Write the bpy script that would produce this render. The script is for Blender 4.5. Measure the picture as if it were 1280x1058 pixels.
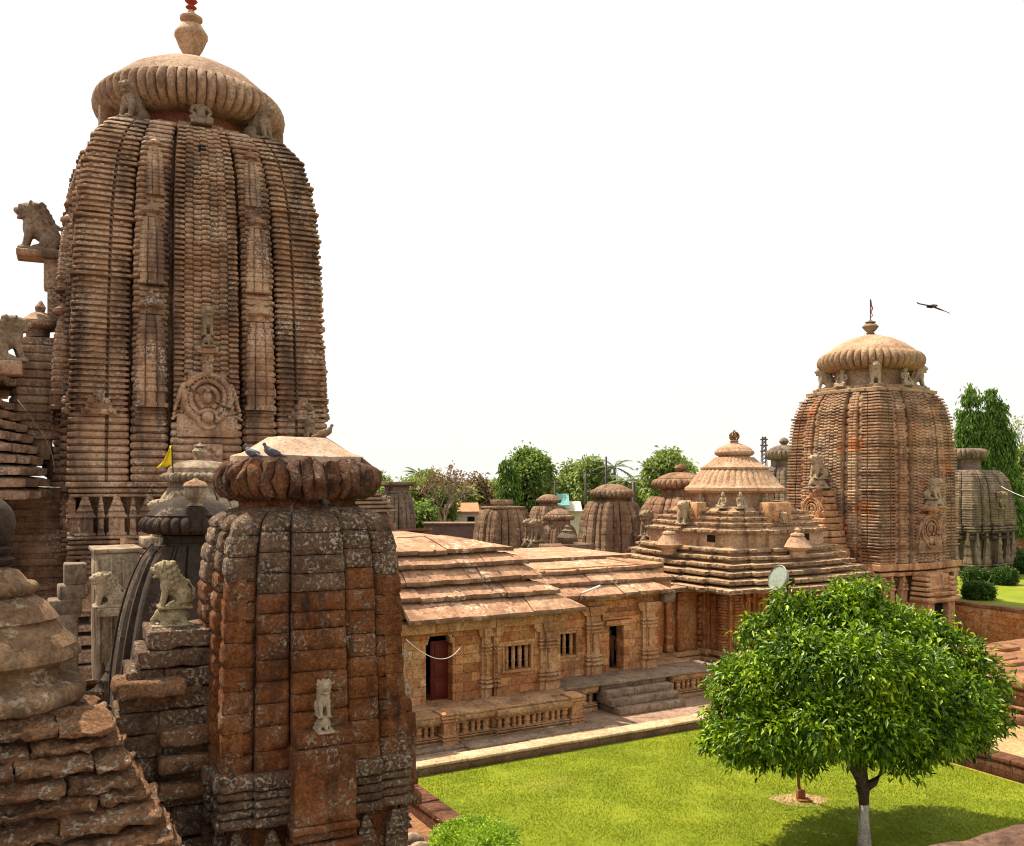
import bpy, bmesh, math, random
import numpy as np
from mathutils import Vector, Matrix, noise
R = math.radians
PI = math.pi
scene = bpy.context.scene
for o in list(bpy.data.objects):
    bpy.data.objects.remove(o)

# ------------------------------------------------------------------ camera, sky, sun, exposure
CAM_H = 9.2
cam_d = bpy.data.cameras.new('camera')
cam = bpy.data.objects.new('camera', cam_d)
scene.collection.objects.link(cam)
cam.location = (0, 0, CAM_H)
cam.rotation_euler = (R(90), 0, 0)
cam_d.sensor_width = 36
cam_d.lens = 36 * 1150 / 1280
cam_d.shift_y = 71 / 1280
cam_d.clip_start = 0.1
cam_d.clip_end = 2000
scene.camera = cam

SUN_EL, SUN_TO = 61, (-0.85, 0.52)          # elevation, horizontal direction towards the sun
world = bpy.data.worlds.new('World')
scene.world = world
world.use_nodes = True
wn = world.node_tree
wn.nodes.clear()
sky = wn.nodes.new('ShaderNodeTexSky')
sky.sky_type = 'NISHITA'
sky.sun_disc = False
sky.sun_elevation = R(SUN_EL)
sky.sun_rotation = math.atan2(SUN_TO[0], SUN_TO[1])
sky.air_density = 1.0
sky.dust_density = 6.0
sky.ozone_density = 0.3
# the bright white haze of the hot season laid over the blue
hz = wn.nodes.new('ShaderNodeMixRGB')
hz.inputs[0].default_value = 0.82
hz.inputs[2].default_value = (9.9, 9.65, 9.25, 1)
bgn = wn.nodes.new('ShaderNodeBackground')
bgn.inputs[1].default_value = 0.079
wo = wn.nodes.new('ShaderNodeOutputWorld')
wn.links.new(sky.outputs[0], hz.inputs[1])
wn.links.new(hz.outputs[0], bgn.inputs[0])
wn.links.new(bgn.outputs[0], wo.inputs[0])

sun_d = bpy.data.lights.new('sun', 'SUN')
sun_d.energy = 4.8
sun_d.angle = R(0.6)
sun_d.color = (1.0, 0.87, 0.70)
sun = bpy.data.objects.new('sun', sun_d)
scene.collection.objects.link(sun)
ce = math.cos(R(SUN_EL))
to_sun = Vector((SUN_TO[0] * ce, SUN_TO[1] * ce, math.sin(R(SUN_EL))))
sun.rotation_euler = to_sun.to_track_quat('Z', 'Y').to_euler()
sun.location = (-20, 10, 60)
scene.view_settings.view_transform = 'Standard'
scene.view_settings.look = 'None'
scene.view_settings.exposure = 0.66
scene.view_settings.gamma = 1
scene.cycles.filter_width = 1.1
scene.cycles.max_bounces = 6
scene.cycles.diffuse_bounces = 3
scene.cycles.transparent_max_bounces = 6

# ------------------------------------------------------------------ frames
AX = R(29.5)                                  # the temple compound is turned by this
CA, SA = math.cos(AX), math.sin(AX)
def uv(u, v, z=0.0):
    return (u * CA - v * SA, u * SA + v * CA, z)
def at(x, Y, z=0.0):                          # photo column and distance -> world
    return ((x - 640) / 1150 * Y, Y, z)

# ------------------------------------------------------------------ mesh builder
class MB:
    def __init__(s):
        s.v = []; s.f = []
    def add(s, vs, fs):
        n = len(s.v)
        s.v.extend(vs)
        s.f.extend([tuple(i + n for i in f) for f in fs])
    def box(s, c, size, rz=0.0, taper=1.0, ch=0.0):
        hx, hy, hz = size[0] / 2, size[1] / 2, size[2] / 2
        cr, sr = math.cos(rz), math.sin(rz)
        if ch > 0:
            lv = [(-hz, 1 - 0), (-hz + ch, 1), (hz - ch, 1), (hz, 1)]
            rows = []
            for k, (z, _) in enumerate(lv):
                e = ch if k in (0, 3) else 0
                t = taper if k > 1 else 1
                ax, ay = hx * t - e, hy * t - e
                c2 = ch
                rows.append([(p[0], p[1], z) for p in
                             [(-ax + c2, -ay), (ax - c2, -ay), (ax, -ay + c2), (ax, ay - c2), (ax - c2, ay), (-ax + c2, ay), (-ax, ay - c2), (-ax, -ay + c2)]])
            rows = [[(c[0] + x * cr - y * sr, c[1] + x * sr + y * cr, c[2] + z) for x, y, z in r] for r in rows]
            s.loft(rows)
            return
        vs = []
        for z, t in ((-hz, 1), (hz, taper)):
            for x, y in ((-hx, -hy), (hx, -hy), (hx, hy), (-hx, hy)):
                x *= t; y *= t
                vs.append((c[0] + x * cr - y * sr, c[1] + x * sr + y * cr, c[2] + z))
        s.add(vs, [(3, 2, 1, 0), (4, 5, 6, 7), (0, 1, 5, 4), (1, 2, 6, 5), (2, 3, 7, 6), (3, 0, 4, 7)])
    def loft(s, rings, cap=True, closed=True):
        n = len(rings[0]); m = len(rings)
        vs = [p for r in rings for p in r]
        fs = []
        for k in range(m - 1):
            for i in range(n if closed else n - 1):
                j = (i + 1) % n
                fs.append((k * n + i, k * n + j, (k + 1) * n + j, (k + 1) * n + i))
        if cap:
            fs.append(tuple(range(n - 1, -1, -1)))
            fs.append(tuple((m - 1) * n + i for i in range(n)))
        s.add(vs, fs)
    def lathe(s, prof, n=32, c=(0, 0, 0), ribs=0, depth=0.0, rib_z=None, sharp=0.6):
        rings = []
        for r, z in prof:
            ring = []
            k = 1.0
            if ribs and rib_z and not (rib_z[0] <= z <= rib_z[1]):
                k = 0.0
            for i in range(n):
                a = 2 * PI * i / n
                rr = r
                if ribs and k:
                    rr = r * (1 - depth + depth * abs(math.cos(a * ribs / 2)) ** sharp)
                ring.append((c[0] + rr * math.cos(a), c[1] + rr * math.sin(a), c[2] + z))
            rings.append(ring)
        s.loft(rings)
    def tube(s, pts, r, n=6, r2=None):
        pts = [Vector(p) for p in pts]
        rings = []
        for i, p in enumerate(pts):
            d = (pts[min(i + 1, len(pts) - 1)] - pts[max(i - 1, 0)]).normalized()
            a = d.cross(Vector((0.13, 0.2, 1)) if abs(d.z) < 0.9 else Vector((1, 0.1, 0))).normalized()
            b = d.cross(a)
            t = i / max(1, len(pts) - 1)
            rr = r if r2 is None else (r + (r2 - r) * t)
            if isinstance(rr, (list, tuple)): rr = rr[i]
            rings.append([tuple(p + (a * math.cos(2 * PI * k / n) + b * math.sin(2 * PI * k / n)) * rr) for k in range(n)])
        s.loft(rings)
    def xf(s, M):
        M = Matrix(M)
        s.v = [tuple(M @ Vector(p)) for p in s.v]
        return s
    def join(s, o, M=None):
        vs = o.v if M is None else [tuple(M @ Vector(p)) for p in o.v]
        s.add(vs, o.f)
    def rough(s, amp, freq, amp2=0, freq2=1, seed=0):
        out = []
        o = Vector((seed * 7.3, seed * 3.1, seed * 5.7))
        for p in s.v:
            q = Vector(p)
            d = noise.noise_vector(q * freq + o) * amp
            if amp2:
                d = d + noise.noise_vector(q * freq2 + o) * amp2
            out.append(tuple(q + d))
        s.v = out
        return s
    def build(s, name, mat, parent=None, smooth=None, loc=None, rz=None):
        me = bpy.data.meshes.new(name)
        me.from_pydata(s.v, [], s.f)
        me.materials.append(mat)
        bm = bmesh.new(); bm.from_mesh(me)
        bmesh.ops.recalc_face_normals(bm, faces=bm.faces)
        bm.to_mesh(me); bm.free()
        if smooth is not None:
            me.polygons.foreach_set('use_smooth', [True] * len(me.polygons))
            if smooth < 180:
                me.set_sharp_from_angle(angle=R(smooth))
        o = bpy.data.objects.new(name, me)
        scene.collection.objects.link(o)
        if parent: o.parent = parent
        if loc is not None: o.location = loc
        if rz is not None: o.rotation_euler = (0, 0, rz)
        return o

def tag(o, label=None, cat=None, group=None, kind=None):
    if label: o['label'] = label
    if cat: o['category'] = cat
    if group: o['group'] = group
    if kind: o['kind'] = kind
    return o
def thing(name, label, cat, loc=(0, 0, 0), rz=0.0, group=None):
    o = bpy.data.objects.new(name, None)
    scene.collection.objects.link(o)
    o.empty_display_size = 0.3
    o.location = loc
    o.rotation_euler = (0, 0, rz)
    return tag(o, label, cat, group)
def copy_tree(o, parent=None):
    c = o.copy(); scene.collection.objects.link(c); c.parent = parent
    for ch in list(o.children):
        copy_tree(ch, c)
    return c

def rbox(c, size, seg=0.25, rnd=0.04, amp=0.0, freq=3, rz=0, seed=0, mat3=None):
    """subdivided box with rounded edges and rough faces -> MB"""
    n = [max(1, min(14, int(round(size[i] / seg)))) for i in range(3)]
    n = [max(3, k) for k in n]
    mb = MB()
    idx = {}
    def coord(i, k):
        e = min(rnd, size[i] * 0.3)
        if k == 0: return -size[i] / 2
        if k == n[i]: return size[i] / 2
        if k == 1: return -size[i] / 2 + e
        if k == n[i] - 1: return size[i] / 2 - e
        return -size[i] / 2 + e + (size[i] - 2 * e) * (k - 1) / (n[i] - 2)
    def vert(a, b, d):
        key = (a, b, d)
        if key in idx: return idx[key]
        p = [coord(0, a), coord(1, b), coord(2, d)]
        ex = [k in (0, n[i]) for i, k in enumerate(key)]
        if sum(ex) >= 2:
            for i in range(3):
                if ex[i]:
                    e = min(rnd, size[i] * 0.3) * (0.35 if sum(ex) == 2 else 0.5)
                    p[i] -= math.copysign(e, p[i])
        idx[key] = len(mb.v)
        mb.v.append(tuple(p))
        return idx[key]
    for ax in range(3):
        o1, o2 = [(1, 2), (2, 0), (0, 1)][ax]
        for side in (0, n[ax]):
            for i in range(n[o1]):
                for j in range(n[o2]):
                    q = []
                    for (di, dj) in ((0, 0), (1, 0), (1, 1), (0, 1)):
                        key = [0, 0, 0]
                        key[ax] = side; key[o1] = i + di; key[o2] = j + dj
                        q.append(vert(*key))
                    mb.f.append(tuple(q if side else q[::-1]))
    M = Matrix.Translation(c) @ (mat3.to_4x4() if mat3 else Matrix.Rotation(rz, 4, 'Z'))
    mb.xf(M)
    if amp: mb.rough(amp, freq, amp * 0.45, freq * 3.1, seed)
    return mb

def interp(pts):
    """Catmull-Rom through (z, value) pairs"""
    zs = [p[0] for p in pts]; vs = [p[1] for p in pts]
    def f(z):
        if z <= zs[0]: return vs[0]
        if z >= zs[-1]: return vs[-1]
        i = 0
        while z > zs[i + 1]: i += 1
        t = (z - zs[i]) / (zs[i + 1] - zs[i])
        h = zs[i + 1] - zs[i]
        def m(k):
            if k <= 0: return (vs[1] - vs[0]) / (zs[1] - zs[0])
            if k >= len(zs) - 1: return (vs[-1] - vs[-2]) / (zs[-1] - zs[-2])
            return (vs[k + 1] - vs[k - 1]) / (zs[k + 1] - zs[k - 1])
        t2, t3 = t * t, t * t * t
        return (2*t3-3*t2+1)*vs[i] + (t3-2*t2+t)*h*m(i) + (-2*t3+3*t2)*vs[i+1] + (t3-t2)*h*m(i+1)
    return f

def fr(face, t, w, z):          # point on a tower: lateral t, outward w
    if face == 0: return (t, -w, z)
    if face == 1: return (-w, -t, z)
    if face == 2: return (-t, w, z)
    return (w, t, z)

ROLL = [(0, 0), (.12, .7), (.32, 1), (.68, 1), (.88, .7)]
SLAB = [(0, .2), (.05, .9), (.45, 1), (.56, .75), (.62, -.25), (.97, -.25)]
KNIFE = [(0, 0), (.25, .8), (.5, 1), (.75, .8)]
def courses(z0, z1, n, off, pat=ROLL, big=0, jit=0.0, rnd=None, bigo=1.6, gap=0.0):
    rows = []
    h = (z1 - z0) / n
    for i in range(n):
        k = bigo if (big and i % big == big - 1) else 1.0
        if rnd: k *= 1 + rnd.uniform(-jit, jit)
        for f, o in pat:
            rows.append((z0 + (i + f) * h, gap + o * off * k))
    rows.append((z1, gap))
    return rows

def strip(mb, face, hwf, t0, t1, d, rows, c=0.14, back=0.82, lat=0.7, round_=0):
    rings = []
    for z, off in rows:
        h = hwf(z)
        x0, x1 = t0 * h - off * lat, t1 * h + off * lat
        w = d * h + off
        b = d * h * back
        cc = min(c * (x1 - x0), (w - b) * .8)
        if round_:
            pts = [(x0, b)]
            for k in range(round_ + 1):
                a = PI * k / round_
                xm, rx = (x0 + x1) / 2, (x1 - x0) / 2
                pts.append((xm - rx * math.cos(a), w - cc * 2.2 * (1 - math.sin(a) ** .7)))
            pts.append((x1, b))
        else:
            pts = [(x0, b), (x0, w - cc), (x0 + cc, w), (x1 - cc, w), (x1, w - cc), (x1, b)]
        rings.append([fr(face, p[0], p[1], z) for p in pts])
    mb.loft(rings)

def corner(mb, k, hwf, t0, d, rows, c=0.12, lat=0.7, groove=0.0):
    """corner rib number k (0..3): between face k and face k+1 on the -t side of face k"""
    rings = []
    for z, off in rows:
        h = hwf(z)
        i = t0 * h - off * lat
        o = d * h + off
        cc = c * (o - i)
        g1, g2, gd = i + (o - i) * .34, i + (o - i) * .40, (o - i) * groove
        pts = [(-i, i * .9), (-i, o - cc * .3), (-i - cc * .3, o)]
        if groove: pts += [(-g1, o), (-g1, o - gd), (-g2, o - gd), (-g2, o)]
        pts += [(-o + cc, o), (-o, o - cc)]
        if groove: pts += [(-o, g2), (-o + gd, g2), (-o + gd, g1), (-o, g1)]
        pts += [(-o, i + cc * .3), (-o + cc * .3, i), (-i * .9, i)]
        rings.append([fr(k, p[0], p[1], z) for p in pts])
    mb.loft(rings)

def square_ring(h, z, ch=0.0):
    if ch:
        return [(-h + ch, -h, z), (h - ch, -h, z), (h, -h + ch, z), (h, h - ch, z), (h - ch, h, z), (-h + ch, h, z), (-h, h - ch, z), (-h, -h + ch, z)]
    return [(-h, -h, z), (h, -h, z), (h, h, z), (-h, h, z)]

def ratha_outline(h, steps=((1.0, .9), (.62, .95), (.3, 1.0))):
    """stepped plan outline, steps=(lateral limit, distance) from corner inwards"""
    half = []
    pts = []
    c = steps[0][1] * h
    for f in range(4):
        loc = []
        loc.append((-c, c))
        for i in range(1, len(steps)):
            t = steps[i][0] * h
            loc.append((-t, steps[i - 1][1] * h)); loc.append((-t, steps[i][1] * h))
        m = [(-x, w) for x, w in reversed(loc[1:])]
        loc = loc + m
        for x, w in loc:
            p = fr(f, x, w, 0)
            pts.append((p[0], p[1]))
    # faces run 0,1,2,3 with -t first: reorder so the outline is continuous
    n = len(pts) // 4
    seg = [pts[i * n:(i + 1) * n] for i in range(4)]
    return seg[0] + seg[3] + seg[2] + seg[1]

def amalaka_profile(Rr, hh, zc, inner=0.55, n=12):
    prof = [(Rr * inner, zc - hh * .96)]
    for i in range(n + 1):
        a = -PI / 2 + PI * i / n
        prof.append((Rr * (0.72 + .28 * math.cos(a) ** .8) if abs(math.cos(a)) > 1e-6 else Rr * .72, zc + hh * math.sin(a)))
    prof.append((Rr * inner, zc + hh * .97))
    return prof
# ------------------------------------------------------------------ materials
def _nt(name):
    m = bpy.data.materials.new(name)
    m.use_nodes = True
    t = m.node_tree
    t.nodes.clear()
    out = t.nodes.new('ShaderNodeOutputMaterial')
    b = t.nodes.new('ShaderNodeBsdfPrincipled')
    t.links.new(b.outputs[0], out.inputs[0])
    b.inputs['Specular IOR Level'].default_value = 0.25
    return m, t, b
def _noise(t, vec, scale, detail=6, rough=.6, dist=0):
    n = t.nodes.new('ShaderNodeTexNoise')
    n.inputs['Scale'].default_value = scale
    n.inputs['Detail'].default_value = detail
    n.inputs['Roughness'].default_value = rough
    n.inputs['Distortion'].default_value = dist
    t.links.new(vec, n.inputs['Vector'])
    return n.outputs['Fac']
def _ramp(t, fac, stops):
    r = t.nodes.new('ShaderNodeValToRGB')
    e = r.color_ramp.elements
    while len(e) > 1: e.remove(e[-1])
    e[0].position = stops[0][0]
    c = stops[0][1]
    e[0].color = (c, c, c, 1) if not isinstance(c, (tuple, list)) else (*c, 1)
    for p, c in stops[1:]:
        x = e.new(p)
        x.color = (c, c, c, 1) if not isinstance(c, (tuple, list)) else (*c, 1)
    t.links.new(fac, r.inputs[0])
    return r.outputs[0]
def _mix(t, fac, a, b, mode='MIX'):
    m = t.nodes.new('ShaderNodeMixRGB')
    m.blend_type = mode
    for s, v in ((0, fac), (1, a), (2, b)):
        if isinstance(v, (int, float)): m.inputs[s].default_value = v if s == 0 else (v, v, v, 1)
        elif isinstance(v, tuple): m.inputs[s].default_value = (*v, 1)
        else: t.links.new(v, m.inputs[s])
    return m.outputs[0]
def _math(t, op, a, b):
    m = t.nodes.new('ShaderNodeMath'); m.operation = op
    for s, v in ((0, a), (1, b)):
        if isinstance(v, (int, float)): m.inputs[s].default_value = v
        else: t.links.new(v, m.inputs[s])
    return m.outputs[0]
def _vec(t, sx=1, sy=1, sz=1):
    tc = t.nodes.new('ShaderNodeTexCoord')
    mp = t.nodes.new('ShaderNodeMapping')
    mp.inputs['Scale'].default_value = (sx, sy, sz)
    t.links.new(tc.outputs['Object'], mp.inputs[0])
    return mp.outputs[0]

def stone(name, cols, scale=.6, stain=None, lichen=None, bump=.5, bscale=14, brick=None, rough=.88, streak=True, patch=None, bumpd=.04, courses_=None, pits=.7, edge=None):
    m, t, b = _nt(name)
    v = _vec(t)
    base = _ramp(t, _noise(t, v, scale, 8, .62), [(.3, cols[0]), (.5, cols[1]), (.7, cols[2])])
    base = _mix(t, .75, base, _ramp(t, _noise(t, v, scale * 9, 6, .72), [(.3, .28), (.47, .85), (.72, 1.45)]), 'MULTIPLY')
    hgt = _noise(t, v, bscale, 8, .7)
    base = _mix(t, pits, base, _ramp(t, hgt, [(.36, .25), (.46, .85), (.58, 1.0)]), 'MULTIPLY')  # hollows of the bump coloured dark: dirt plus painted cavity shade
    if edge:     # black weathering and some painted shade on the upright faces, broken up by streaks
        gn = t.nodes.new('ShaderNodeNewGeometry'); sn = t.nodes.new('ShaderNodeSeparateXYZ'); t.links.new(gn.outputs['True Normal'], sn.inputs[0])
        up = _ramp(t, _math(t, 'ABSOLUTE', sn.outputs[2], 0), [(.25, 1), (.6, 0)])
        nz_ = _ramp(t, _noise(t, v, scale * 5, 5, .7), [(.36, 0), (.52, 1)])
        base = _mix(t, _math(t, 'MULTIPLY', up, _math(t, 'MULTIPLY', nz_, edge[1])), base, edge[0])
    if patch:   # (colour, scale, threshold)
        f = _ramp(t, _noise(t, v, patch[1], 3, .5), [(patch[2], 0), (patch[2] + .08, 1)])
        base = _mix(t, f, base, patch[0])
    if courses_:   # tint changes course by course
        vz = _vec(t, .12, .12, 1 / courses_[0])
        f = _ramp(t, _noise(t, vz, 1.0, 2, .5), [(.35, 0), (.65, 1)])
        base = _mix(t, _math(t, 'MULTIPLY', f, courses_[2]), base, courses_[1], 'MULTIPLY')
    if brick:    # (length, height, tint a, tint b)
        tc = t.nodes.new('ShaderNodeTexCoord')
        sp = t.nodes.new('ShaderNodeSeparateXYZ'); t.links.new(tc.outputs['Object'], sp.inputs[0])
        cb = t.nodes.new('ShaderNodeCombineXYZ')
        t.links.new(_math(t, 'ADD', sp.outputs[0], sp.outputs[1]), cb.inputs[0])
        t.links.new(sp.outputs[2], cb.inputs[1])
        br = t.nodes.new('ShaderNodeTexBrick')
        br.inputs['Scale'].default_value = 1
        br.inputs['Brick Width'].default_value = brick[0]
        br.inputs['Row Height'].default_value = brick[1]
        br.inputs['Mortar Size'].default_value = .012
        br.inputs['Mortar Smooth'].default_value = .3
        br.inputs['Color1'].default_value = (*brick[2], 1)
        br.inputs['Color2'].default_value = (*brick[3], 1)
        br.inputs['Mortar'].default_value = (.35, .33, .3, 1)
        dv = t.nodes.new('ShaderNodeVectorMath'); dv.operation = 'ADD'
        nz = t.nodes.new('ShaderNodeTexNoise'); nz.inputs['Scale'].default_value = 2.5
        t.links.new(cb.outputs[0], nz.inputs['Vector'])
        sc = t.nodes.new('ShaderNodeVectorMath'); sc.operation = 'SCALE'; sc.inputs['Scale'].default_value = .05
        t.links.new(nz.outputs['Color'], sc.inputs[0])
        t.links.new(cb.outputs[0], dv.inputs[0]); t.links.new(sc.outputs[0], dv.inputs[1])
        t.links.new(dv.outputs[0], br.inputs['Vector'])
        base = _mix(t, .85, base, br.outputs['Color'], 'MULTIPLY')
        hgt = _math(t, 'SUBTRACT', hgt, _math(t, 'MULTIPLY', br.outputs['Fac'], .9))
    if stain:    # (colour, amount 0..1)
        vs = _vec(t, 1, 1, .22 if streak else 1)
        f = _ramp(t, _noise(t, vs, scale * 2.1, 9, .68), [(.62 - stain[1] * .3, 0), (.72 - stain[1] * .22, 1)])
        base = _mix(t, _math(t, 'MULTIPLY', f, .8), base, stain[0])
    if lichen:   # (colour, amount, size)
        g = _ramp(t, _noise(t, v, scale * 1.6, 3, .5), [(.6 - lichen[1] * .35, 0), (.72 - lichen[1] * .2, 1)])
        f = _ramp(t, _noise(t, v, lichen[2], 7, .75), [(.5, 0), (.56, 1)])
        base = _mix(t, _math(t, 'MULTIPLY', f, g), base, lichen[0])
        hgt = _math(t, 'ADD', hgt, _math(t, 'MULTIPLY', f, .3))
    t.links.new(base, b.inputs['Base Color'])
    b.inputs['Roughness'].default_value = rough
    bp = t.nodes.new('ShaderNodeBump')
    bp.inputs['Strength'].default_value = bump
    bp.inputs['Distance'].default_value = bumpd
    t.links.new(hgt, bp.inputs['Height'])
    t.links.new(bp.outputs[0], b.inputs['Normal'])
    return m

def plain(name, col, rough=.6, metal=0, nscale=20, var=.25):
    m, t, b = _nt(name)
    v = _vec(t)
    c0 = tuple(x * (1 - var) for x in col); c1 = tuple(min(1, x * (1 + var)) for x in col)
    t.links.new(_ramp(t, _noise(t, v, nscale, 4), [(.3, c0), (.7, c1)]), b.inputs['Base Color'])
    b.inputs['Roughness'].default_value = rough
    b.inputs['Metallic'].default_value = metal
    return m

def leafmat(name, dark, mid, light, trans=.3, rough=.5, nscale=.8):
    m, t, b = _nt(name)
    v = _vec(t)
    gi = t.nodes.new('ShaderNodeNewGeometry')
    f = _math(t, 'ADD', _math(t, 'MULTIPLY', _noise(t, v, nscale, 3), .8), _math(t, 'MULTIPLY', gi.outputs['Random Per Island'], .5))
    col = _ramp(t, f, [(.35, dark), (.65, mid), (.95, light)])
    t.links.new(col, b.inputs['Base Color'])
    b.inputs['Roughness'].default_value = rough
    b.inputs['Specular IOR Level'].default_value = .35
    tr = t.nodes.new('ShaderNodeBsdfTranslucent')
    t.links.new(_mix(t, 1, col, (1.1, 1.15, .6), 'MULTIPLY'), tr.inputs[0])
    mx = t.nodes.new('ShaderNodeMixShader'); mx.inputs[0].default_value = trans
    out = [n for n in t.nodes if n.type == 'OUTPUT_MATERIAL'][0]
    t.links.new(b.outputs[0], mx.inputs[1]); t.links.new(tr.outputs[0], mx.inputs[2])
    t.links.new(mx.outputs[0], out.inputs[0])
    return m

M = {}
M['bigtower'] = stone('weathered_sandstone', [(.28, .165, .10), (.49, .31, .19), (.65, .455, .3)], .35, stain=((.085, .055, .042), .5), lichen=((.56, .46, .35), .3, 9), bump=.6, bscale=9, courses_=(.8, (.62, .5, .42), .6))
M['bigcrown'] = stone('crown_stone', [(.24, .15, .09), (.4, .255, .16), (.5, .345, .22)], .5, stain=((.13, .07, .035), .35), bump=.4, bscale=8)
M['redstone'] = stone('red_stone', [(.2, .07, .035), (.29, .10, .05), (.36, .15, .08)], .8, bump=.4)
M['later'] = stone('lichened_laterite', [(.15, .05, .015), (.27, .092, .026), (.38, .15, .048)], 1.1, stain=((.035, .02, .014), .35), lichen=((.46, .37, .27), .36, 17), bump=1.0, bscale=22, bumpd=.07)
M['later_top'] = stone('grey_lichened_laterite', [(.11, .06, .034), (.2, .11, .06), (.31, .18, .1)], 1.3, stain=((.035, .024, .018), .4), lichen=((.52, .43, .32), .75, 16), bump=1.0, bscale=20, bumpd=.07, streak=False)
M['later_rim'] = stone('rust_laterite', [(.10, .045, .025), (.20, .085, .04), (.36, .13, .045)], 1.5, stain=((.05, .03, .02), .5), lichen=((.42, .33, .24), .4, 15), bump=1.0, bscale=24, bumpd=.05)
M['slab'] = stone('crumbling_laterite', [(.15, .07, .032), (.28, .135, .06), (.4, .21, .1)], 1.2, stain=((.04, .022, .014), .35), lichen=((.5, .4, .29), .45, 11), bump=1.0, bscale=14, bumpd=.07, streak=False, patch=((.36, .13, .04), .8, .62))
M['plaster'] = stone('limewashed_stone', [(.27, .2, .13), (.42, .32, .22), (.54, .45, .34)], .9, stain=((.10, .065, .04), .62), bump=.5, bscale=12)
M['bell'] = stone('bell_plaster', [(.13, .075, .04), (.25, .15, .08), (.38, .25, .145)], 1.2, stain=((.10, .065, .04), .4), lichen=((.52, .44, .32), .2, 7), bump=.5, bscale=14)
M['dome'] = stone('smooth_plaster_cap', [(.36, .24, .16), (.47, .33, .23), (.55, .41, .3)], 1.5, stain=((.24, .16, .10), .3), pits=.3, bump=.25, bscale=20)
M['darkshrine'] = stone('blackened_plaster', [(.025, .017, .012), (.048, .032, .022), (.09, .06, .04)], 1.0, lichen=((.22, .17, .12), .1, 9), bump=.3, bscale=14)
M['greyshrine'] = stone('grey_weathered_stone', [(.13, .09, .065), (.22, .16, .11), (.33, .25, .18)], .7, stain=((.06, .042, .032), .4), bump=.5)
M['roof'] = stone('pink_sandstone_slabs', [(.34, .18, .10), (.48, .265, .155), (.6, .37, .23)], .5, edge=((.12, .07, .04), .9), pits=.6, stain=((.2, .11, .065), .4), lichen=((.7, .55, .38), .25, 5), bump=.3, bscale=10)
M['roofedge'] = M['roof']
M['wall'] = stone('ochre_sandstone_blocks', [(.44, .19, .08), (.6, .3, .135), (.72, .47, .27)], .8, stain=((.22, .13, .07), .2), bump=.5, bscale=12, brick=(.66, .33, (.62, .45, .33), (1.2, 1.14, 1.05)))
M['carved'] = stone('carved_sandstone', [(.4, .185, .085), (.56, .3, .145), (.68, .44, .25)], 1.0, stain=((.17, .10, .06), .3), bump=.7, bscale=16)
M['plinth'] = stone('plinth_sandstone', [(.28, .15, .075), (.46, .26, .13), (.6, .38, .21)], .8, stain=((.12, .08, .05), .38), bump=.6, bscale=12, streak=False)
M['step'] = stone('worn_step_stone', [(.2, .14, .095), (.30, .21, .14), (.40, .29, .2)], 1.0, stain=((.12, .085, .06), .35), bump=.5, streak=False)
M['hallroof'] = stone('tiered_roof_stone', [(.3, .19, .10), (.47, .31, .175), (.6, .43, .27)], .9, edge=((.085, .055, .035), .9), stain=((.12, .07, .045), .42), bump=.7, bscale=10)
M['halldome'] = stone('ochre_dome_stone', [(.36, .21, .12), (.51, .325, .2), (.63, .44, .29)], .8, stain=((.25, .14, .07), .25), bump=.3)
M['hallwall'] = stone('red_carved_wall', [(.3, .10, .03), (.45, .17, .055), (.56, .29, .13)], .9, stain=((.10, .045, .022), .35), bump=.8, bscale=14, lichen=((.48, .32, .18), .35, 5))
M['rtower'] = stone('banded_sandstone', [(.36, .19, .1), (.5, .32, .19), (.62, .46, .3)], .4, stain=((.09, .06, .045), .3), bump=.6, bscale=9, courses_=(.35, (.45, .4, .38), .75), patch=((.5, .19, .07), .5, .6), streak=False)
M['rcrown'] = stone('pale_crown_stone', [(.27, .17, .095), (.40, .26, .15), (.5, .36, .22)], .8, stain=((.2, .13, .08), .25), bump=.4)
M['bgshrine'] = stone('brown_shrine_stone', [(.15, .085, .05), (.26, .155, .09), (.38, .25, .155)], .7, stain=((.07, .045, .03), .42), bump=.6, lichen=((.42, .32, .22), .2, 6))
M['bgred'] = stone('reddish_shrine_stone', [(.2, .10, .055), (.31, .17, .095), (.42, .27, .16)], .7, stain=((.09, .05, .035), .4), bump=.6)
M['statue'] = stone('pale_carving', [(.32, .24, .15), (.45, .35, .23), (.56, .46, .33)], 2.5, stain=((.13, .09, .05), .3), bump=.6, bscale=24, streak=False)
M['statue_green'] = stone('mossy_carving', [(.27, .22, .12), (.42, .34, .2), (.55, .46, .32)], 2.5, stain=((.12, .10, .035), .35), bump=.6, bscale=24, streak=False)
M['statue_dark'] = stone('brown_carving', [(.17, .12, .075), (.28, .20, .13), (.40, .30, .2)], 1.5, stain=((.08, .055, .035), .35), bump=.6, bscale=16, streak=False)
M['paving'] = stone('worn_paving', [(.26, .165, .11), (.34, .22, .15), (.42, .29, .2)], .5, stain=((.2, .12, .08), .25), bump=.3, bscale=14, streak=False)
M['kerb'] = stone('kerb_slabs', [(.46, .3, .17), (.58, .4, .24), (.66, .5, .33)], .8, stain=((.3, .19, .11), .22), bump=.4, streak=False)
M['kerbside'] = stone('kerb_laterite', [(.12, .065, .035), (.2, .11, .06), (.3, .18, .1)], 1.2, bump=.7, streak=False)
M['rwall'] = stone('orange_laterite_wall', [(.52, .19, .05), (.68, .3, .09), (.76, .43, .18)], .8, stain=((.2, .10, .05), .25), bump=.7, bscale=8, brick=(.9, .4, (.85, .8, .75), (1.05, 1.05, 1.0)), lichen=((.6, .42, .26), .25, 4))
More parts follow.
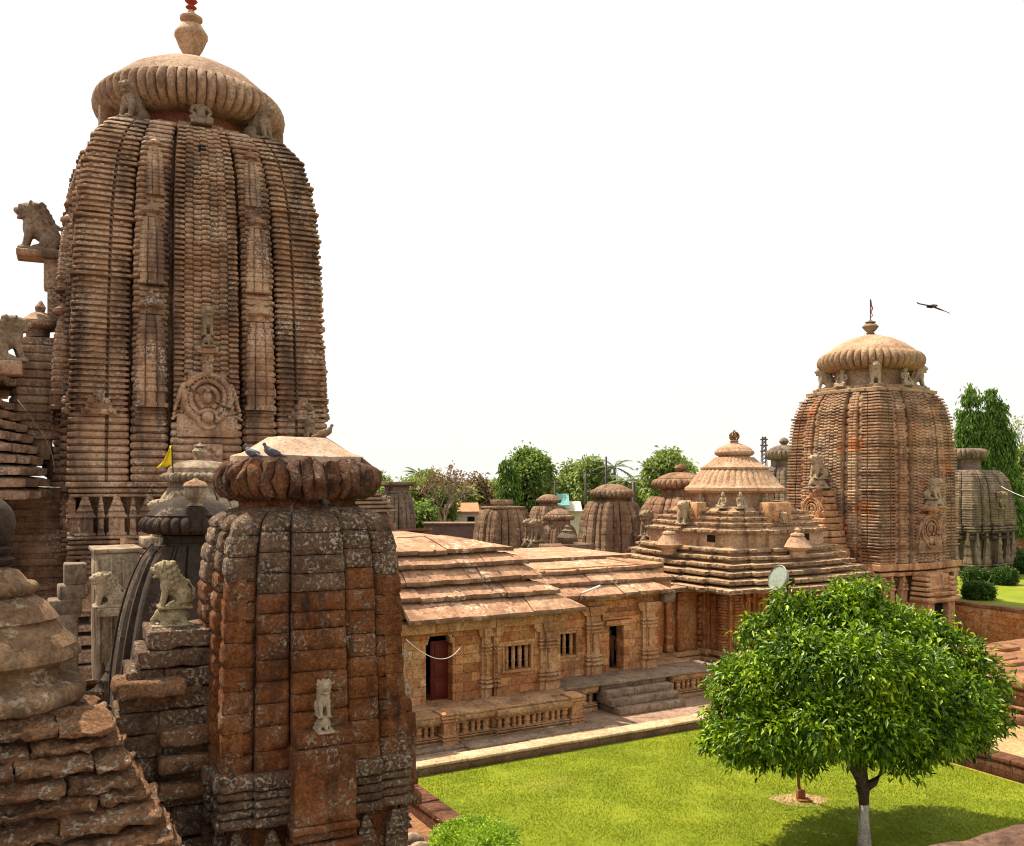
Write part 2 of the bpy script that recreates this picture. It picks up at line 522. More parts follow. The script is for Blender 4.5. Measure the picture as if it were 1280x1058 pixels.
M['lowwall'] = stone('dark_laterite_wall', [(.09, .035, .018), (.15, .06, .03), (.22, .10, .055)], 1.2, stain=((.05, .028, .018), .3), bump=.9, bscale=14, brick=(.45, .25, (.8, .75, .7), (1.15, 1.1, 1.0)))
M['terrace'] = stone('terrace_stone', [(.19, .085, .04), (.31, .145, .065), (.42, .225, .11)], .9, stain=((.08, .045, .03), .35), bump=.8, streak=False)
M['parapet'] = stone('parapet_laterite', [(.13, .07, .045), (.2, .11, .07), (.28, .17, .11)], 2.2, stain=((.07, .04, .028), .3), bump=1.0, bscale=22, streak=False, bumpd=.05)
M['dirt'] = stone('bare_earth', [(.36, .22, .10), (.46, .31, .15), (.55, .4, .22)], .7, bump=.3, streak=False, patch=((.17, .2, .03), 1.1, .56))
M['soil'] = stone('trodden_earth', [(.09, .055, .03), (.14, .085, .05), (.2, .125, .075)], .6, bump=.4, streak=False)
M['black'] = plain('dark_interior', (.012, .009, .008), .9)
M['maroon'] = plain('maroon_painted_wood', (.13, .018, .012), .55)
M['iron'] = plain('dark_iron', (.05, .04, .035), .5, .6)
M['pole'] = plain('rusty_pole', (.16, .1, .06), .6, .3)
M['lampmetal'] = plain('lamp_reflector', (.3, .3, .24), .4, .4)
M['lampglass'] = plain('lamp_glass', (.3, .34, .28), .2, .1)
M['white'] = plain('white_paint', (.78, .76, .72), .6)
M['yellow'] = plain('yellow_cloth', (.85, .62, .02), .7, var=.08)
M['redcloth'] = plain('red_cloth', (.35, .05, .025), .7)
M['feather'] = plain('dark_feathers', (.028, .016, .015), .7)
M['pigeon'] = plain('grey_feathers', (.10, .105, .13), .6, nscale=30, var=.5)
M['brass'] = plain('old_brass', (.2, .12, .06), .5, .3)
M['block_orange'] = plain('orange_block', (.26, .09, .035), .8)
M['bldg_white'] = plain('white_wall', (.62, .55, .46), .8, nscale=1, var=.1)
M['bldg_orange'] = plain('orange_wall', (.5, .25, .14), .8, nscale=1, var=.1)
M['bldg_tile'] = plain('tiled_roof', (.42, .2, .1), .8, nscale=2)
M['bldg_dark'] = plain('dark_roof', (.13, .085, .07), .8, nscale=1)
M['teal'] = plain('teal_awning', (.16, .4, .36), .6)
M['bark'] = stone('bark', [(.05, .03, .018), (.09, .055, .035), (.14, .095, .065)], 3, bump=.8, bscale=20)
M['limewash'] = stone('limewashed_bark', [(.42, .38, .31), (.55, .5, .42), (.66, .62, .54)], 3, stain=((.15, .11, .08), .4), bump=.6, bscale=20)
M['bare'] = plain('pale_branches', (.24, .18, .13), .8)
M['leaf'] = leafmat('glossy_leaves', (.014, .042, .003), (.085, .185, .006), (.4, .54, .02), .24, .38, .9)
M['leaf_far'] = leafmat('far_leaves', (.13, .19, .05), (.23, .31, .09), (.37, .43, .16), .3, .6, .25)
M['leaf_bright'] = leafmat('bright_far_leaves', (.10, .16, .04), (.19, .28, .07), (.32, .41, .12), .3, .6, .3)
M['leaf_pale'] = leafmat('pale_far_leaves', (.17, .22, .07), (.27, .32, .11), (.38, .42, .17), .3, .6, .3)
M['leaf_dry'] = leafmat('dry_leaves', (.16, .10, .06), (.26, .17, .1), (.34, .24, .15), .2, .7, .5)
M['leaf_ash'] = leafmat('drooping_leaves', (.05, .10, .014), (.11, .21, .03), (.22, .34, .05), .25, .5, .4)
M['leaf_hedge'] = leafmat('hedge_leaves', (.12, .22, .01), (.25, .4, .02), (.5, .62, .05), .3, .5, 2)
M['leaf_shrub'] = leafmat('shrub_leaves', (.02, .05, .008), (.05, .11, .014), (.11, .2, .03), .2, .5, 2)
M['leaf_palm'] = leafmat('palm_leaves', (.08, .11, .04), (.14, .19, .07), (.22, .27, .11), .2, .6, .5)

def grassmat():
    m, t, b = _nt('lawn_grass')
    v = _vec(t)
    a = _ramp(t, _noise(t, v, .45, 5, .6), [(.3, (.135, .18, .003)), (.52, (.175, .22, .004)), (.72, (.235, .26, .008))])
    a = _mix(t, .35, a, _ramp(t, _noise(t, v, 13, 8, .8), [(.3, .6), (.5, 1.0), (.7, 1.35)]), 'MULTIPLY')
    f = _ramp(t, _noise(t, v, .28, 3, .5), [(.62, 0), (.75, .5)])
    a = _mix(t, f, a, (.33, .26, .06))
    t.links.new(a, b.inputs['Base Color'])
    b.inputs['Roughness'].default_value = .8
    bp = t.nodes.new('ShaderNodeBump'); bp.inputs['Strength'].default_value = .12; bp.inputs['Distance'].default_value = .02
    t.links.new(_noise(t, v, 60, 6, .8), bp.inputs['Height'])
    t.links.new(bp.outputs[0], b.inputs['Normal'])
    return m
M['grass'] = grassmat()
M['blade'] = leafmat('grass_blades', (.14, .19, .003), (.185, .235, .004), (.265, .295, .015), .3, .6, .6)
# ------------------------------------------------------------------ carved figures (one fused surface each)
_ico = {}
def ico(sub=2):
    if sub not in _ico:
        bm = bmesh.new(); bmesh.ops.create_icosphere(bm, subdivisions=sub, radius=1)
        _ico[sub] = ([tuple(v.co) for v in bm.verts], [tuple(v.index for v in f.verts) for f in bm.faces]); bm.free()
    return _ico[sub]
def ell(mb, c, r, rot=(0, 0, 0), sub=2):
    v, f = ico(sub)
    from mathutils import Euler
    E = Euler(rot).to_matrix()
    mb.add([tuple(E @ Vector((p[0] * r[0], p[1] * r[1], p[2] * r[2])) + Vector(c)) for p in v], f)
def cap(mb, a, b, ra, rb, n=8):
    a, b = Vector(a), Vector(b)
    pts = []; rs = []
    d = (b - a).normalized()
    for k in (-1, -.7): pts.append(a + d * ra * k); rs.append(ra * math.sqrt(max(.02, 1 - k * k)))
    for t in (0, .5, 1): pts.append(a.lerp(b, t)); rs.append(ra + (rb - ra) * t)
    for k in (.7, 1): pts.append(b + d * rb * k); rs.append(rb * math.sqrt(max(.02, 1 - k * k)))
    mb.tube(pts, rs, n)
def fuse(mb, voxel, amp=0.01, freq=9, sm=3):
    me = bpy.data.meshes.new('tmp'); me.from_pydata(mb.v, [], mb.f)
    o = bpy.data.objects.new('tmp', me); scene.collection.objects.link(o)
    bm = bmesh.new(); bm.from_mesh(me); bmesh.ops.recalc_face_normals(bm, faces=bm.faces); bm.to_mesh(me); bm.free()
    r = o.modifiers.new('r', 'REMESH'); r.mode = 'VOXEL'; r.voxel_size = voxel; r.use_smooth_shade = True
    s = o.modifiers.new('s', 'SMOOTH'); s.factor = .5; s.iterations = sm
    dg = bpy.context.evaluated_depsgraph_get(); dg.update()
    em = bpy.data.meshes.new_from_object(o.evaluated_get(dg))
    out = MB()
    out.v = [tuple(v.co) for v in em.vertices]; out.f = [tuple(p.vertices) for p in em.polygons]
    bpy.data.objects.remove(o); bpy.data.meshes.remove(me); bpy.data.meshes.remove(em)
    if amp: out.rough(amp, freq, amp * .5, freq * 2.5)
    return out

def lion_mb(elephant=False, lean=0.0):
    """seated lion facing +x, about 1 high; with elephant: 1.45 high"""
    m = MB()
    ell(m, (-.24, .17, .27), (.25, .13, .22)); ell(m, (-.24, -.17, .27), (.25, .13, .22))
    ell(m, (-.3, 0, .3), (.2, .22, .24))
    cap(m, (-.25, 0, .36), (.12 + lean * .3, 0, .62), .24, .23)
    ell(m, (.16 + lean * .3, 0, .56), (.19, .24, .26))
    for s in (-1, 1):
        cap(m, (-.1, .2 * s, .12), (.12, .2 * s, .06), .09, .07)
        cap(m, (.18 + lean * .25, .15 * s, .52), (.28 + lean * .3, .15 * s, .12), .1, .075)
        ell(m, (.34 + lean * .3, .15 * s, .06), (.12, .085, .06))
        ell(m, (.16 + lean, .2 * s, 1.1), (.05, .045, .07))          # ears
        ell(m, (.38 + lean, .1 * s, 1.03), (.06, .055, .055))         # bulging eyes
        for k in range(5):                                              # curls of the mane
            ell(m, (.08 + lean * .9 - .04 * k, (.25 - .01 * k) * s, 1.02 - .13 * k), (.09, .07, .085), sub=1)
            ell(m, (-.06 + lean * .9 - .04 * k, (.2 - .01 * k) * s, 1.08 - .13 * k), (.08, .07, .08), sub=1)
    ell(m, (.1 + lean, 0, .9), (.26, .25, .27)); ell(m, (.24 + lean, 0, .95), (.2, .2, .19))
    ell(m, (.38 + lean, 0, .92), (.15, .145, .085)); ell(m, (.36 + lean, 0, .79), (.12, .12, .045), (0, .3, 0))
    ell(m, (.48 + lean, 0, .96), (.06, .08, .05))
    for k in range(5): ell(m, (-.08 + lean * .8 - .06 * k, 0, 1.08 - .11 * k), (.1, .08, .09), sub=1)
    m.tube([(-.42, 0, .12), (-.56, 0, .25), (-.55, .02, .45), (-.42, .02, .62), (-.3, 0, .68)], .045, 8)
    ell(m, (-.26, 0, .68), (.08, .06, .07))
    m.box((-.03, 0, .03), (.95, .56, .06))
    if elephant:
        m.v = [(x - .05, y, z + .42) for x, y, z in m.v]
        ell(m, (-.1, 0, .24), (.42, .24, .22)); ell(m, (.33, 0, .27), (.18, .17, .18))
        for s in (-1, 1):
            ell(m, (.27, .17 * s, .24), (.11, .05, .14)); cap(m, (.05, .17 * s, .12), (.3, .19 * s, .08), .09, .07)
            cap(m, (-.3, .18 * s, .14), (-.42, .2 * s, .06), .11, .07)
        m.tube([(.46, 0, .24), (.56, 0, .14), (.56, .02, .07), (.46, .06, .06)], [.08, .065, .05, .04], 8)
        m.box((0, 0, .02), (1.15, .66, .08))
    return m
def seated_mb():
    """small seated guardian figure facing +x, about 1 high"""
    m = MB()
    m.box((0, 0, .04), (.62, .6, .08))
    for s in (-1, 1):
        cap(m, (-.02, .12 * s, .18), (.2, .26 * s, .17), .1, .085); cap(m, (.2, .25 * s, .16), (.24, .02 * s, .13), .075, .055)
        cap(m, (-.04, .2 * s, .6), (.02, .27 * s, .4), .065, .055); cap(m, (.02, .27 * s, .4), (.16, .2 * s, .3), .052, .045)
        ell(m, (.2, .18 * s, .26), (.05, .045, .04)); ell(m, (-.02, .115 * s, .78), (.04, .03, .06))
        ell(m, (.1, .045 * s, .81), (.025, .025, .02), sub=1)
    ell(m, (-.05, 0, .28), (.17, .2, .15)); cap(m, (-.04, 0, .32), (-.03, 0, .56), .14, .15); ell(m, (-.02, 0, .57), (.12, .2, .09))
    cap(m, (-.02, 0, .62), (0, 0, .7), .06, .06); ell(m, (.0, 0, .78), (.115, .1, .125)); ell(m, (.11, 0, .77), (.03, .02, .03), sub=1)
    ell(m, (-.01, 0, .9), (.1, .1, .06)); ell(m, (-.01, 0, .97), (.06, .06, .05))
    return m
LION = fuse(lion_mb(), .03, .008)
LION_FINE = fuse(lion_mb(True, .12), .022, .006, 12, 2)
GAJA = fuse(lion_mb(True, .05), .03, .008)
SEATED = fuse(seated_mb(), .025, .006)
# two shared statue meshes are enough for the small ones
def statue(name, src, h, loc, face_deg, mat, parent=None, tilt=0.0, smooth=180, w=1.0):
    mb = MB(); mb.v = list(src.v); mb.f = list(src.f)
    top = max(p[2] for p in src.v)
    k = h / top
    o = mb.build(name, mat, parent, smooth)
    o.scale = (k * w, k * w, k)
    o.rotation_euler = (0, tilt, R(face_deg))
    o.location = loc
    return o

# ------------------------------------------------------------------ reusable temple parts
def crown_parts(t, zn, rn, zam, Ram, ham, ribs, dome, mat_neck, mat_am, mat_dome, fin=None, mat_fin=None, nseg=6, depth=.12, rough=0.0, n_dome=48, name='ribbed_crown'):
    """neck, ribbed crown, dome cap and finial of a tower"""
    m = MB(); m.lathe([(rn * 1.06, zn - .05), (rn * 1.06, zn + .06), (rn, zn + .1), (rn, zam - ham * .85), (rn * 1.12, zam - ham * .8), (rn * 1.12, zam - ham * .7)], 40)
    if rough: m.rough(rough, 3)
    m.build('neck', mat_neck, t, 40)
    m = MB(); m.lathe(amalaka_profile(Ram, ham, zam, max(.5, rn / Ram * .9)), ribs * nseg, ribs=ribs, depth=depth, rib_z=(zam - ham * .97, zam + ham * .97), sharp=.55)
    if rough: m.rough(rough * 1.3, 4, rough * .5, 11)
    m.build(name, mat_am, t, 60)
    m = MB(); m.lathe(dome, n_dome)
    if rough: m.rough(rough * .3, 2)
    m.build('dome_cap', mat_dome, t, 35)
    if fin:
        m = MB(); m.lathe(fin, 24)
        m.build('finial', mat_fin or mat_dome, t, 40)
def pot(r, z, h):   # kalasha profile
    return [(r * .45, z), (r * .6, z + h * .06), (r * .4, z + h * .12), (r * .75, z + h * .28), (r, z + h * .45), (r * 1.06, z + h * .47), (r * 1.06, z + h * .53), (r * .98, z + h * .56), (r * .7, z + h * .68), (r * .42, z + h * .72), (r * .72, z + h * .78), (r * .72, z + h * .82), (r * .35, z + h * .88), (r * .2, z + h * .93), (r * .1, z + h)]

def mini_spire(t, face, tc, wdt, zb, zt, wout, mat, dtop, name='miniature_spire'):
    """small tower carved in relief: ribs, its own little crown. tc lateral centre, wout outward distance of its axis, dtop lean-in at top"""
    m = MB()
    H = zt - zb
    sp = interp([(0, 1.0), (.35, .98), (.6, .88), (.72, .72), (.76, .6)])
    hb = .18
    n = 11
    zl = []
    for f, o in ((0, 1.1), (.03, 1.12), (.04, .95), (.12, .95), (.13, 1.1), (.16, 1.1), (.17, .98)): zl.append((f, o))
    for i in range(n):
        f0 = .18 + (.76 - .18) * i / n; f1 = .18 + (.76 - .18) * (i + 1) / n; s = sp((f0 + f1) / 2)
        zl += [(f0 + .002, s * .94), (f0 + (f1 - f0) * .2, s * 1.02), (f0 + (f1 - f0) * .75, s * 1.02), (f1 - .001, s * .94)]
    zl += [(.77, .42), (.815, .42), (.82, .7), (.835, .85), (.865, .85), (.88, .6), (.92, .3), (.93, .16), (.96, .2), (1, .04)]
    r = wdt / 2
    for (a, b, dd) in ((-1, -.36, .86), (-.34, .34, 1.0), (.36, 1, .86)):
        rings = []
        for f, s in zl:
            if f > .765: continue
            z = zb + f * H
            lean = dtop * f
            cc = .12 * r
            x0, x1 = tc + a * r * s, tc + b * r * s
            w = wout - lean + dd * r * s * .8
            rings.append([fr(face, *p, z) for p in ((x0, wout - lean - r * .8), (x0, w - cc), (x0 + cc, w), (x1 - cc, w), (x1, w - cc), (x1, wout - lean - r * .8))])
        m.loft(rings)
    rings = []
    for f, s in zl:
        if f < .765: continue
        z = zb + f * H; lean = dtop * f
        rings.append([fr(face, tc + r * s * 1.1 * math.cos(2 * PI * k / 14), wout - lean + r * s * 1.0 * math.sin(2 * PI * k / 14), z) for k in range(14)])
    m.loft(rings)
    m.build(name, mat, t, 35)

def pidha_stack(m, c, w, d, zb, h, n=3, face=0):
    """relief of a little tiered roof on a wall niche: tiers shrinking upward, on face plane"""
    tc, wo = c
    for i in range(n):
        k = 1 - .24 * i
        z0 = zb + h * i / (n + .6); hh = h / (n + .6)
        rings = []
        for f, s, q in ((0, k, .9), (.12, k * 1.0, 1.0), (.3, k * 1.0, 1.0), (.62, k * .8, .75), (.98, k * .72, .7)):
            x = w / 2 * s; y = d * q
            rings.append([fr(face, tc - x, wo - .08, z0 + f * hh), fr(face, tc - x, wo + y, z0 + f * hh), fr(face, tc + x, wo + y, z0 + f * hh), fr(face, tc + x, wo - .08, z0 + f * hh)])
        m.loft(rings)
    z0 = zb + h * n / (n + .6)
    x = w * .16
    m.loft([[fr(face, tc - x * s, wo - .05, z), fr(face, tc - x * s, wo + d * .6, z), fr(face, tc + x * s, wo + d * .6, z), fr(face, tc + x * s, wo - .05, z)] for s, z in ((.8, z0), (1.1, z0 + h * .06), (.9, z0 + h * .12), (.2, z0 + h * .17))])
def fbox(m, face, tc, w, wo, d, z0, z1, ch=.01):
    """box on a face: lateral centre, width, outward base, depth"""
    rings = []
    for z, e in ((z0, ch), (z0 + ch, 0), (z1 - ch, 0), (z1, ch)):
        rings.append([fr(face, tc - w / 2 + e, wo - .05, z), fr(face, tc - w / 2 + e, wo + d - e, z), fr(face, tc + w / 2 - e, wo + d - e, z), fr(face, tc + w / 2 - e, wo - .05, z)])
    m.loft(rings)

def rekha(name, label, loc, hw, z0, zg, zt, prof, ncourse, mat, neck, am, dome=None, fin=None, ribs=28, cap_mat=None, off=.03, pat=ROLL, group='small shrines', faces4=True, rib_t=((-.24, .24, 1.03), (.3, .56, .97)), corner_t=(.6, .92), rz=AX, flat=False, base=True, rough=0.0, neck_mat=None, am_mat=None, seed=1, cat='shrine tower'):
    """plain curved shrine tower. z0 ground, zg start of the spire, zt shoulder; neck=(r,top) am=(R,halfheight,z)"""
    t = thing(name, label, cat, loc, rz, group)
    rnd = random.Random(seed)
    pf = interp([(0, 1.0)] + list(prof))
    hf = lambda z: hw * pf((z - zg) / (zt - zg)) if z > zg else hw
    m = MB()
    H = [zg + (zt - zg) * k / 14 for k in range(15)]
    m.loft([square_ring(hf(z) * .86, z, .1) for z in [z0] + H])
    m.build('inner_wall', mat, t, 30)
    rows = courses(zg, zt, ncourse, off, pat, big=5, jit=.5, rnd=rnd)
    m = MB()
    for f in range(4):
        strip(m, f, hf, rib_t[0][0], rib_t[0][1], rib_t[0][2], rows)
    if rough: m.rough(rough, 2.5, rough * .6, 8, seed)
    m.build('central_rib', mat, t, 35)
    m = MB()
    for f in range(4):
        for s in (-1, 1):
            for rt in rib_t[1:]:
                a, b = (rt[0], rt[1]) if s > 0 else (-rt[1], -rt[0])
                strip(m, f, hf, a, b, rt[2], courses(zg, zt, ncourse, off * .9, pat, jit=.4, rnd=rnd))
    if rough: m.rough(rough, 2.5, rough * .6, 8, seed)
    m.build('side_rib', mat, t, 35)
    m = MB()
    for k in range(4): corner(m, k, hf, corner_t[0], corner_t[1], courses(zg, zt, ncourse, off, pat, big=4, jit=.4, rnd=rnd))
    if rough: m.rough(rough, 2.5, rough * .6, 8, seed)
    m.build('corner_rib', mat, t, 35)
    if base:
        m = MB()
        for zz, e in ((zg - .12, .08), (zg - .3, .05), ((z0 + zg) / 2 + .2, .08), (z0 + .55, .1), (z0 + .3, .16), (z0 + .1, .24)):
            ol = ratha_outline(hw + e, ((1, .92), (.6, .97), (.27, 1.03)))
            m.loft([[(x * s, y * s, z) for x, y in ol] for z, s in ((zz - .07, .985), (zz - .03, 1), (zz + .03, 1), (zz + .07, .985))])
        for f in range(4):
            for tcx in (-.76, -.43, 0, .43, .76):
                d = .92 if abs(tcx) > .6 else (.97 if tcx else 1.03)
                fbox(m, f, tcx * hw, hw * .2, hw * (d - .04), hw * .04, z0 + .6, (z0 + zg) / 2 + .1)
                pidha_stack(m, (tcx * hw, hw * (d - .03)), hw * .26, hw * .06, (z0 + zg) / 2 + .3, max(.2, (zg - z0) / 2 - .7), 3, f)
        m.build('base_mouldings', mat, t, 35)
    if neck:
        m = MB(); m.lathe([(neck[0] * 1.1, zt - .03), (neck[0] * 1.1, zt + .05), (neck[0], zt + .08), (neck[0], neck[1]), (neck[0] * .6, neck[1] + .02)], 28)
        m.build('neck', neck_mat or mat, t, 40)
    if flat:
        m = MB(); m.loft([square_ring(hf(zt) * .98, zt - .02, .1), square_ring(hf(zt) * 1.02, zt + .05, .1), square_ring(hf(zt) * 1.0, zt + .14, .1)])
        if rough: m.rough(rough, 3)
        m.build('top_slab', mat, t, 30)
    if am:
        m = MB(); m.lathe(amalaka_profile(am[0], am[1], am[2], .55, 8), ribs * 6, ribs=ribs, depth=.1, rib_z=(am[2] - am[1] * .97, am[2] + am[1] * .97), sharp=.6)
        m.build('ribbed_crown', am_mat or mat, t, 60)
    if dome:
        m = MB(); m.lathe(dome, 32); m.build('dome_cap', cap_mat or mat, t, 35)
    if fin:
        m = MB(); m.lathe(fin, 16); m.build('finial', cap_mat or mat, t, 40)
    return t
# ------------------------------------------------------------------ ground
def sheet(name, pts, z, mat, sub=0, kind='structure'):
    m = MB(); m.add([(x, y, z) for x, y in pts], [tuple(range(len(pts)))])
    return tag(m.build(name, mat), kind=kind)
sheet('ground', [(-500, -120), (500, -120), (500, 700), (-500, 700)], 0.0, M['soil'])
def uvbox(name, u0, u1, v0, v1, z0, z1, mat, ch=.03, amp=0.0, seg=.5):
    m = rbox(((u0 + u1) / 2, (v0 + v1) / 2, (z0 + z1) / 2), (u1 - u0, v1 - v0, z1 - z0), seg, ch, amp, 2)
    o = m.build(name, mat, None, 50, rz=AX)
    return o
q = [uv(10.35, 3), uv(27.1, 3), uv(27.1, 26.15), uv(10.35, 26.15)]
sheet('lawn', [(p[0], p[1]) for p in q], .012, M['grass'])
q = [uv(27.1, 3), uv(60, 3), uv(60, 33), uv(27.1, 33)]
sheet('dirt_yard', [(p[0], p[1]) for p in q], .008, M['dirt'])
# paved path along the halls, and its kerb of long pale slabs
m = MB(); m.box((28, 34, .14), (64, 14.2, .28)); m.xf(Matrix.Rotation(AX, 4, 'Z'))
tag(m.build('paved_path', M['paving']), kind='structure')
rnd = random.Random(3)
m = MB(); u = 6.0
k = 0
while u < 60:
    L = rnd.uniform(1.4, 2.9)
    w = .72 + (.25 if 14 < u < 19 else 0) + rnd.uniform(-.06, .06)
    m.join(rbox((u + L / 2, 26.18 + w / 2, .285 + rnd.uniform(-.008, .012)), (L - .012, w, .1), .3, .03, .012, 1.5, seed=k))
    u += L; k += 1
m.xf(Matrix.Rotation(AX, 4, 'Z'))
tag(m.build('path_kerb', M['kerb'], None, 50), kind='structure')
m = rbox((33, 26.47, .11), (54, .5, .25), .5, .02, .03, 2)
m.xf(Matrix.Rotation(AX, 4, 'Z'))
tag(m.build('kerb_footing', M['kerbside'], None, 50), kind='structure')
# upper lawn beyond the retaining wall
m = MB(); m.box((46.9 + 60, 40, 1.15), (120, 170, 2.4)); m.xf(Matrix.Rotation(AX, 4, 'Z'))
tag(m.build('upper_lawn', M['grass']), kind='structure')
# grass blades, uncountable
def blades(name, n, u0, u1, v0, v1, z, h, seed, w=.012):
    rr = np.random.default_rng(seed)
    U = rr.uniform(u0, u1, n); V = rr.uniform(v0, v1, n)
    dens = np.array([noise.noise(Vector((a * .9, b * .9, 2))) + .5 * noise.noise(Vector((a * 4, b * 4, 5))) for a, b in zip(U, V)])
    keep = dens > rr.uniform(-1.1, .25, n)
    U, V = U[keep], V[keep]; n = len(U)
    X = U * CA - V * SA; Y = U * SA + V * CA
    a = rr.uniform(0, 2 * PI, n); hh = rr.uniform(.5, 1.2, n) * h; ln = rr.uniform(.2, 1.0, n) * h
    b = rr.uniform(0, 2 * PI, n)
    ww = w * rr.uniform(.7, 1.4, n)
    P = np.zeros((n, 3, 3))
    P[:, 0] = np.stack([X - np.cos(a) * ww, Y - np.sin(a) * ww, np.full(n, z)], 1)
    P[:, 1] = np.stack([X + np.cos(a) * ww, Y + np.sin(a) * ww, np.full(n, z)], 1)
    P[:, 2] = np.stack([X + np.cos(b) * ln, Y + np.sin(b) * ln, z + hh], 1)
    me = bpy.data.meshes.new(name)
    me.vertices.add(3 * n); me.vertices.foreach_set('co', P.reshape(-1))
    me.loops.add(3 * n); me.loops.foreach_set('vertex_index', np.arange(3 * n, dtype=np.int32))
    me.polygons.add(n); me.polygons.foreach_set('loop_start', np.arange(0, 3 * n, 3, dtype=np.int32))
    me.update(calc_edges=True); me.materials.append(M['blade'])
    o = bpy.data.objects.new(name, me); scene.collection.objects.link(o)
    tag(o, kind='stuff'); return o
blades('grass', 330000, 10.4, 27.0, 10, 26.15, .012, .036, 5, .009)

# low laterite walls round the lawn
def wall(name, label, u0, u1, v0, v1, z0, z1, mat, cap_=.0, amp=.02, cat='low wall', group=None, capmat=None):
    t = thing(name, label, cat, (0, 0, 0), AX, group)
    m = rbox(((u0 + u1) / 2, (v0 + v1) / 2, (z0 + z1 - cap_) / 2), (u1 - u0, v1 - v0, z1 - cap_ - z0), .4, .03, amp, 2.2)
    m.build('masonry', mat, t, 50)
    if cap_:
        m = MB()
        alongu = (u1 - u0) > (v1 - v0)
        a0, a1 = (u0, u1) if alongu else (v0, v1)
        a = a0; k = 0
        while a < a1 - .05:
            L = min(rnd.uniform(.7, 1.3), a1 - a)
            cc = (a + L / 2, (v0 + v1) / 2) if alongu else ((u0 + u1) / 2, a + L / 2)
            sz = (L - .015, v1 - v0 + .06) if alongu else (u1 - u0 + .06, L - .015)
            m.join(rbox((cc[0], cc[1], z1 - cap_ / 2 + rnd.uniform(-.012, .012)), (sz[0], sz[1], cap_), .2, .03, amp * .8, 3, seed=k))
            a += L; k += 1
        m.build('coping', capmat or mat, t, 50)
    return t
wall('low_wall', 'dark laterite low wall with flat coping at the lower left corner of the lawn', 9.75, 10.3, 14, 26.1, 0, .75, M['lowwall'], .14)
wall('low_wall', 'long low laterite wall along the right side of the lawn', 27.15, 27.75, 8, 20.3, 0, .62, M['lowwall'], .16)
wall('low_wall', 'short dark low wall running back from the right side of the lawn into the bare yard', 27.76, 30.2, 19.75, 20.25, 0, .75, M['lowwall'], .0)
wall('retaining_wall', 'orange retaining wall with long coping slabs below the upper lawn', 46.3, 46.85, 2, 33.2, .2, 2.5, M['rwall'], .2, .012, 'wall', capmat=M['terrace'])
# stepped stone terrace at the right edge
t = thing('stone_terrace', 'moulded reddish stone terrace at the right edge behind the round leafy tree', 'terrace', (0, 0, 0), AX)
for k, (z0, z1, e) in enumerate(((0, .35, .55), (.35, .5, .12), (.5, .62, .28), (.62, 1.05, 0), (1.05, 1.2, .22), (1.2, 1.34, .1), (1.34, 1.6, .34))):
    m = rbox((41 - e / 2, 22.5 , (z0 + z1) / 2), (14 + e, 7 + 2 * e, z1 - z0 - .004), .5, .03, .025, 1.6, seed=k)
    m.build('moulding', M['terrace'], t, 50)
for k in range(9):
    m = MB(); m.join(rbox((35.3 + rnd.uniform(0, 6), 19.6 + rnd.uniform(0, 5.8), 1.66), (rnd.uniform(.5, 1.2), rnd.uniform(.4, .8), .2), .2, .04, .03, 2, seed=k)); m.build('loose_slab', M['terrace'], t, 50)
# the parapet of the viewing platform, lower right
t = rbox((1.1 + 3, 5.3 - 1.2, 6.6), (12, 2.4, 1.0), .16, .06, .03, 3)
m = MB()
rd = random.Random(8)
ang = R(24)
D = Vector((math.cos(ang), math.sin(ang), 0)); N = Vector((math.sin(ang), -math.cos(ang), 0))
P0 = Vector((2.15, 5.42, 0))
g = MB(); nx, ny = 150, 36
for j in range(ny):
    for i in range(nx):
        p = P0 + D * (-2.2 + i * .055) + N * (j * .055)
        edge = noise.noise(Vector((i * .13, 3, 0))) * .05 if j == 0 else 0
        z = 7.0 + noise.fractal(Vector((p.x * 3, p.y * 3, 0)), 1, 2, 4) * .028 - (.03 if j == 0 else 0)
        q = p - N * edge
        g.v.append((q.x, q.y, z))
for j in range(ny - 1):
    for i in range(nx - 1):
        g.f.append((j * nx + i, j * nx + i + 1, (j + 1) * nx + i + 1, (j + 1) * nx + i))
b0 = len(g.v)
for i in range(nx): g.v.append((g.v[i][0], g.v[i][1], 6.4))
for i in range(nx - 1): g.f.append((i, b0 + i, b0 + i + 1, i + 1))
l0 = len(g.v)
for j in range(ny): g.v.append((g.v[j * nx][0], g.v[j * nx][1], 6.4))
for j in range(ny - 1): g.f.append((j * nx, (j + 1) * nx, l0 + j + 1, l0 + j))
tag(g.build('parapet', M['parapet'], None, 180), 'rough brown laterite parapet top in the lower right foreground corner', 'parapet')
# rounded stones beside the low wall, bottom
for k, (x, y, r_) in enumerate(((517, 1040, .2), (527, 1052, .22), (512, 1056, .18))):
    Y = CAM_H * 1150 / (y - 600) * .93
    m = MB(); ell(m, (0, 0, 0), (r_ * 1.3, r_, r_ * .8), sub=3); m.rough(.04, 4, .01, 14, k)
    lab = ['pale rounded stone nearest the grass at the bottom beside the big red tower', 'larger pale rounded stone between two others at the bottom edge', 'pale rounded stone lowest and nearest the big red tower base'][k]
    tag(m.build('boulder', M['plaster'], None, 180, loc=at(x, Y, .45)), lab, 'stone', 'rounded stones by the low wall')
m = rbox((8.6, 20.5, .15), (2.3, 7, .36), .3, .05, .05, 1.6); m.xf(Matrix.Rotation(AX, 4, 'Z'))
tag(m.build('rubble_ledge', M['terrace'], None, 50), kind='structure')
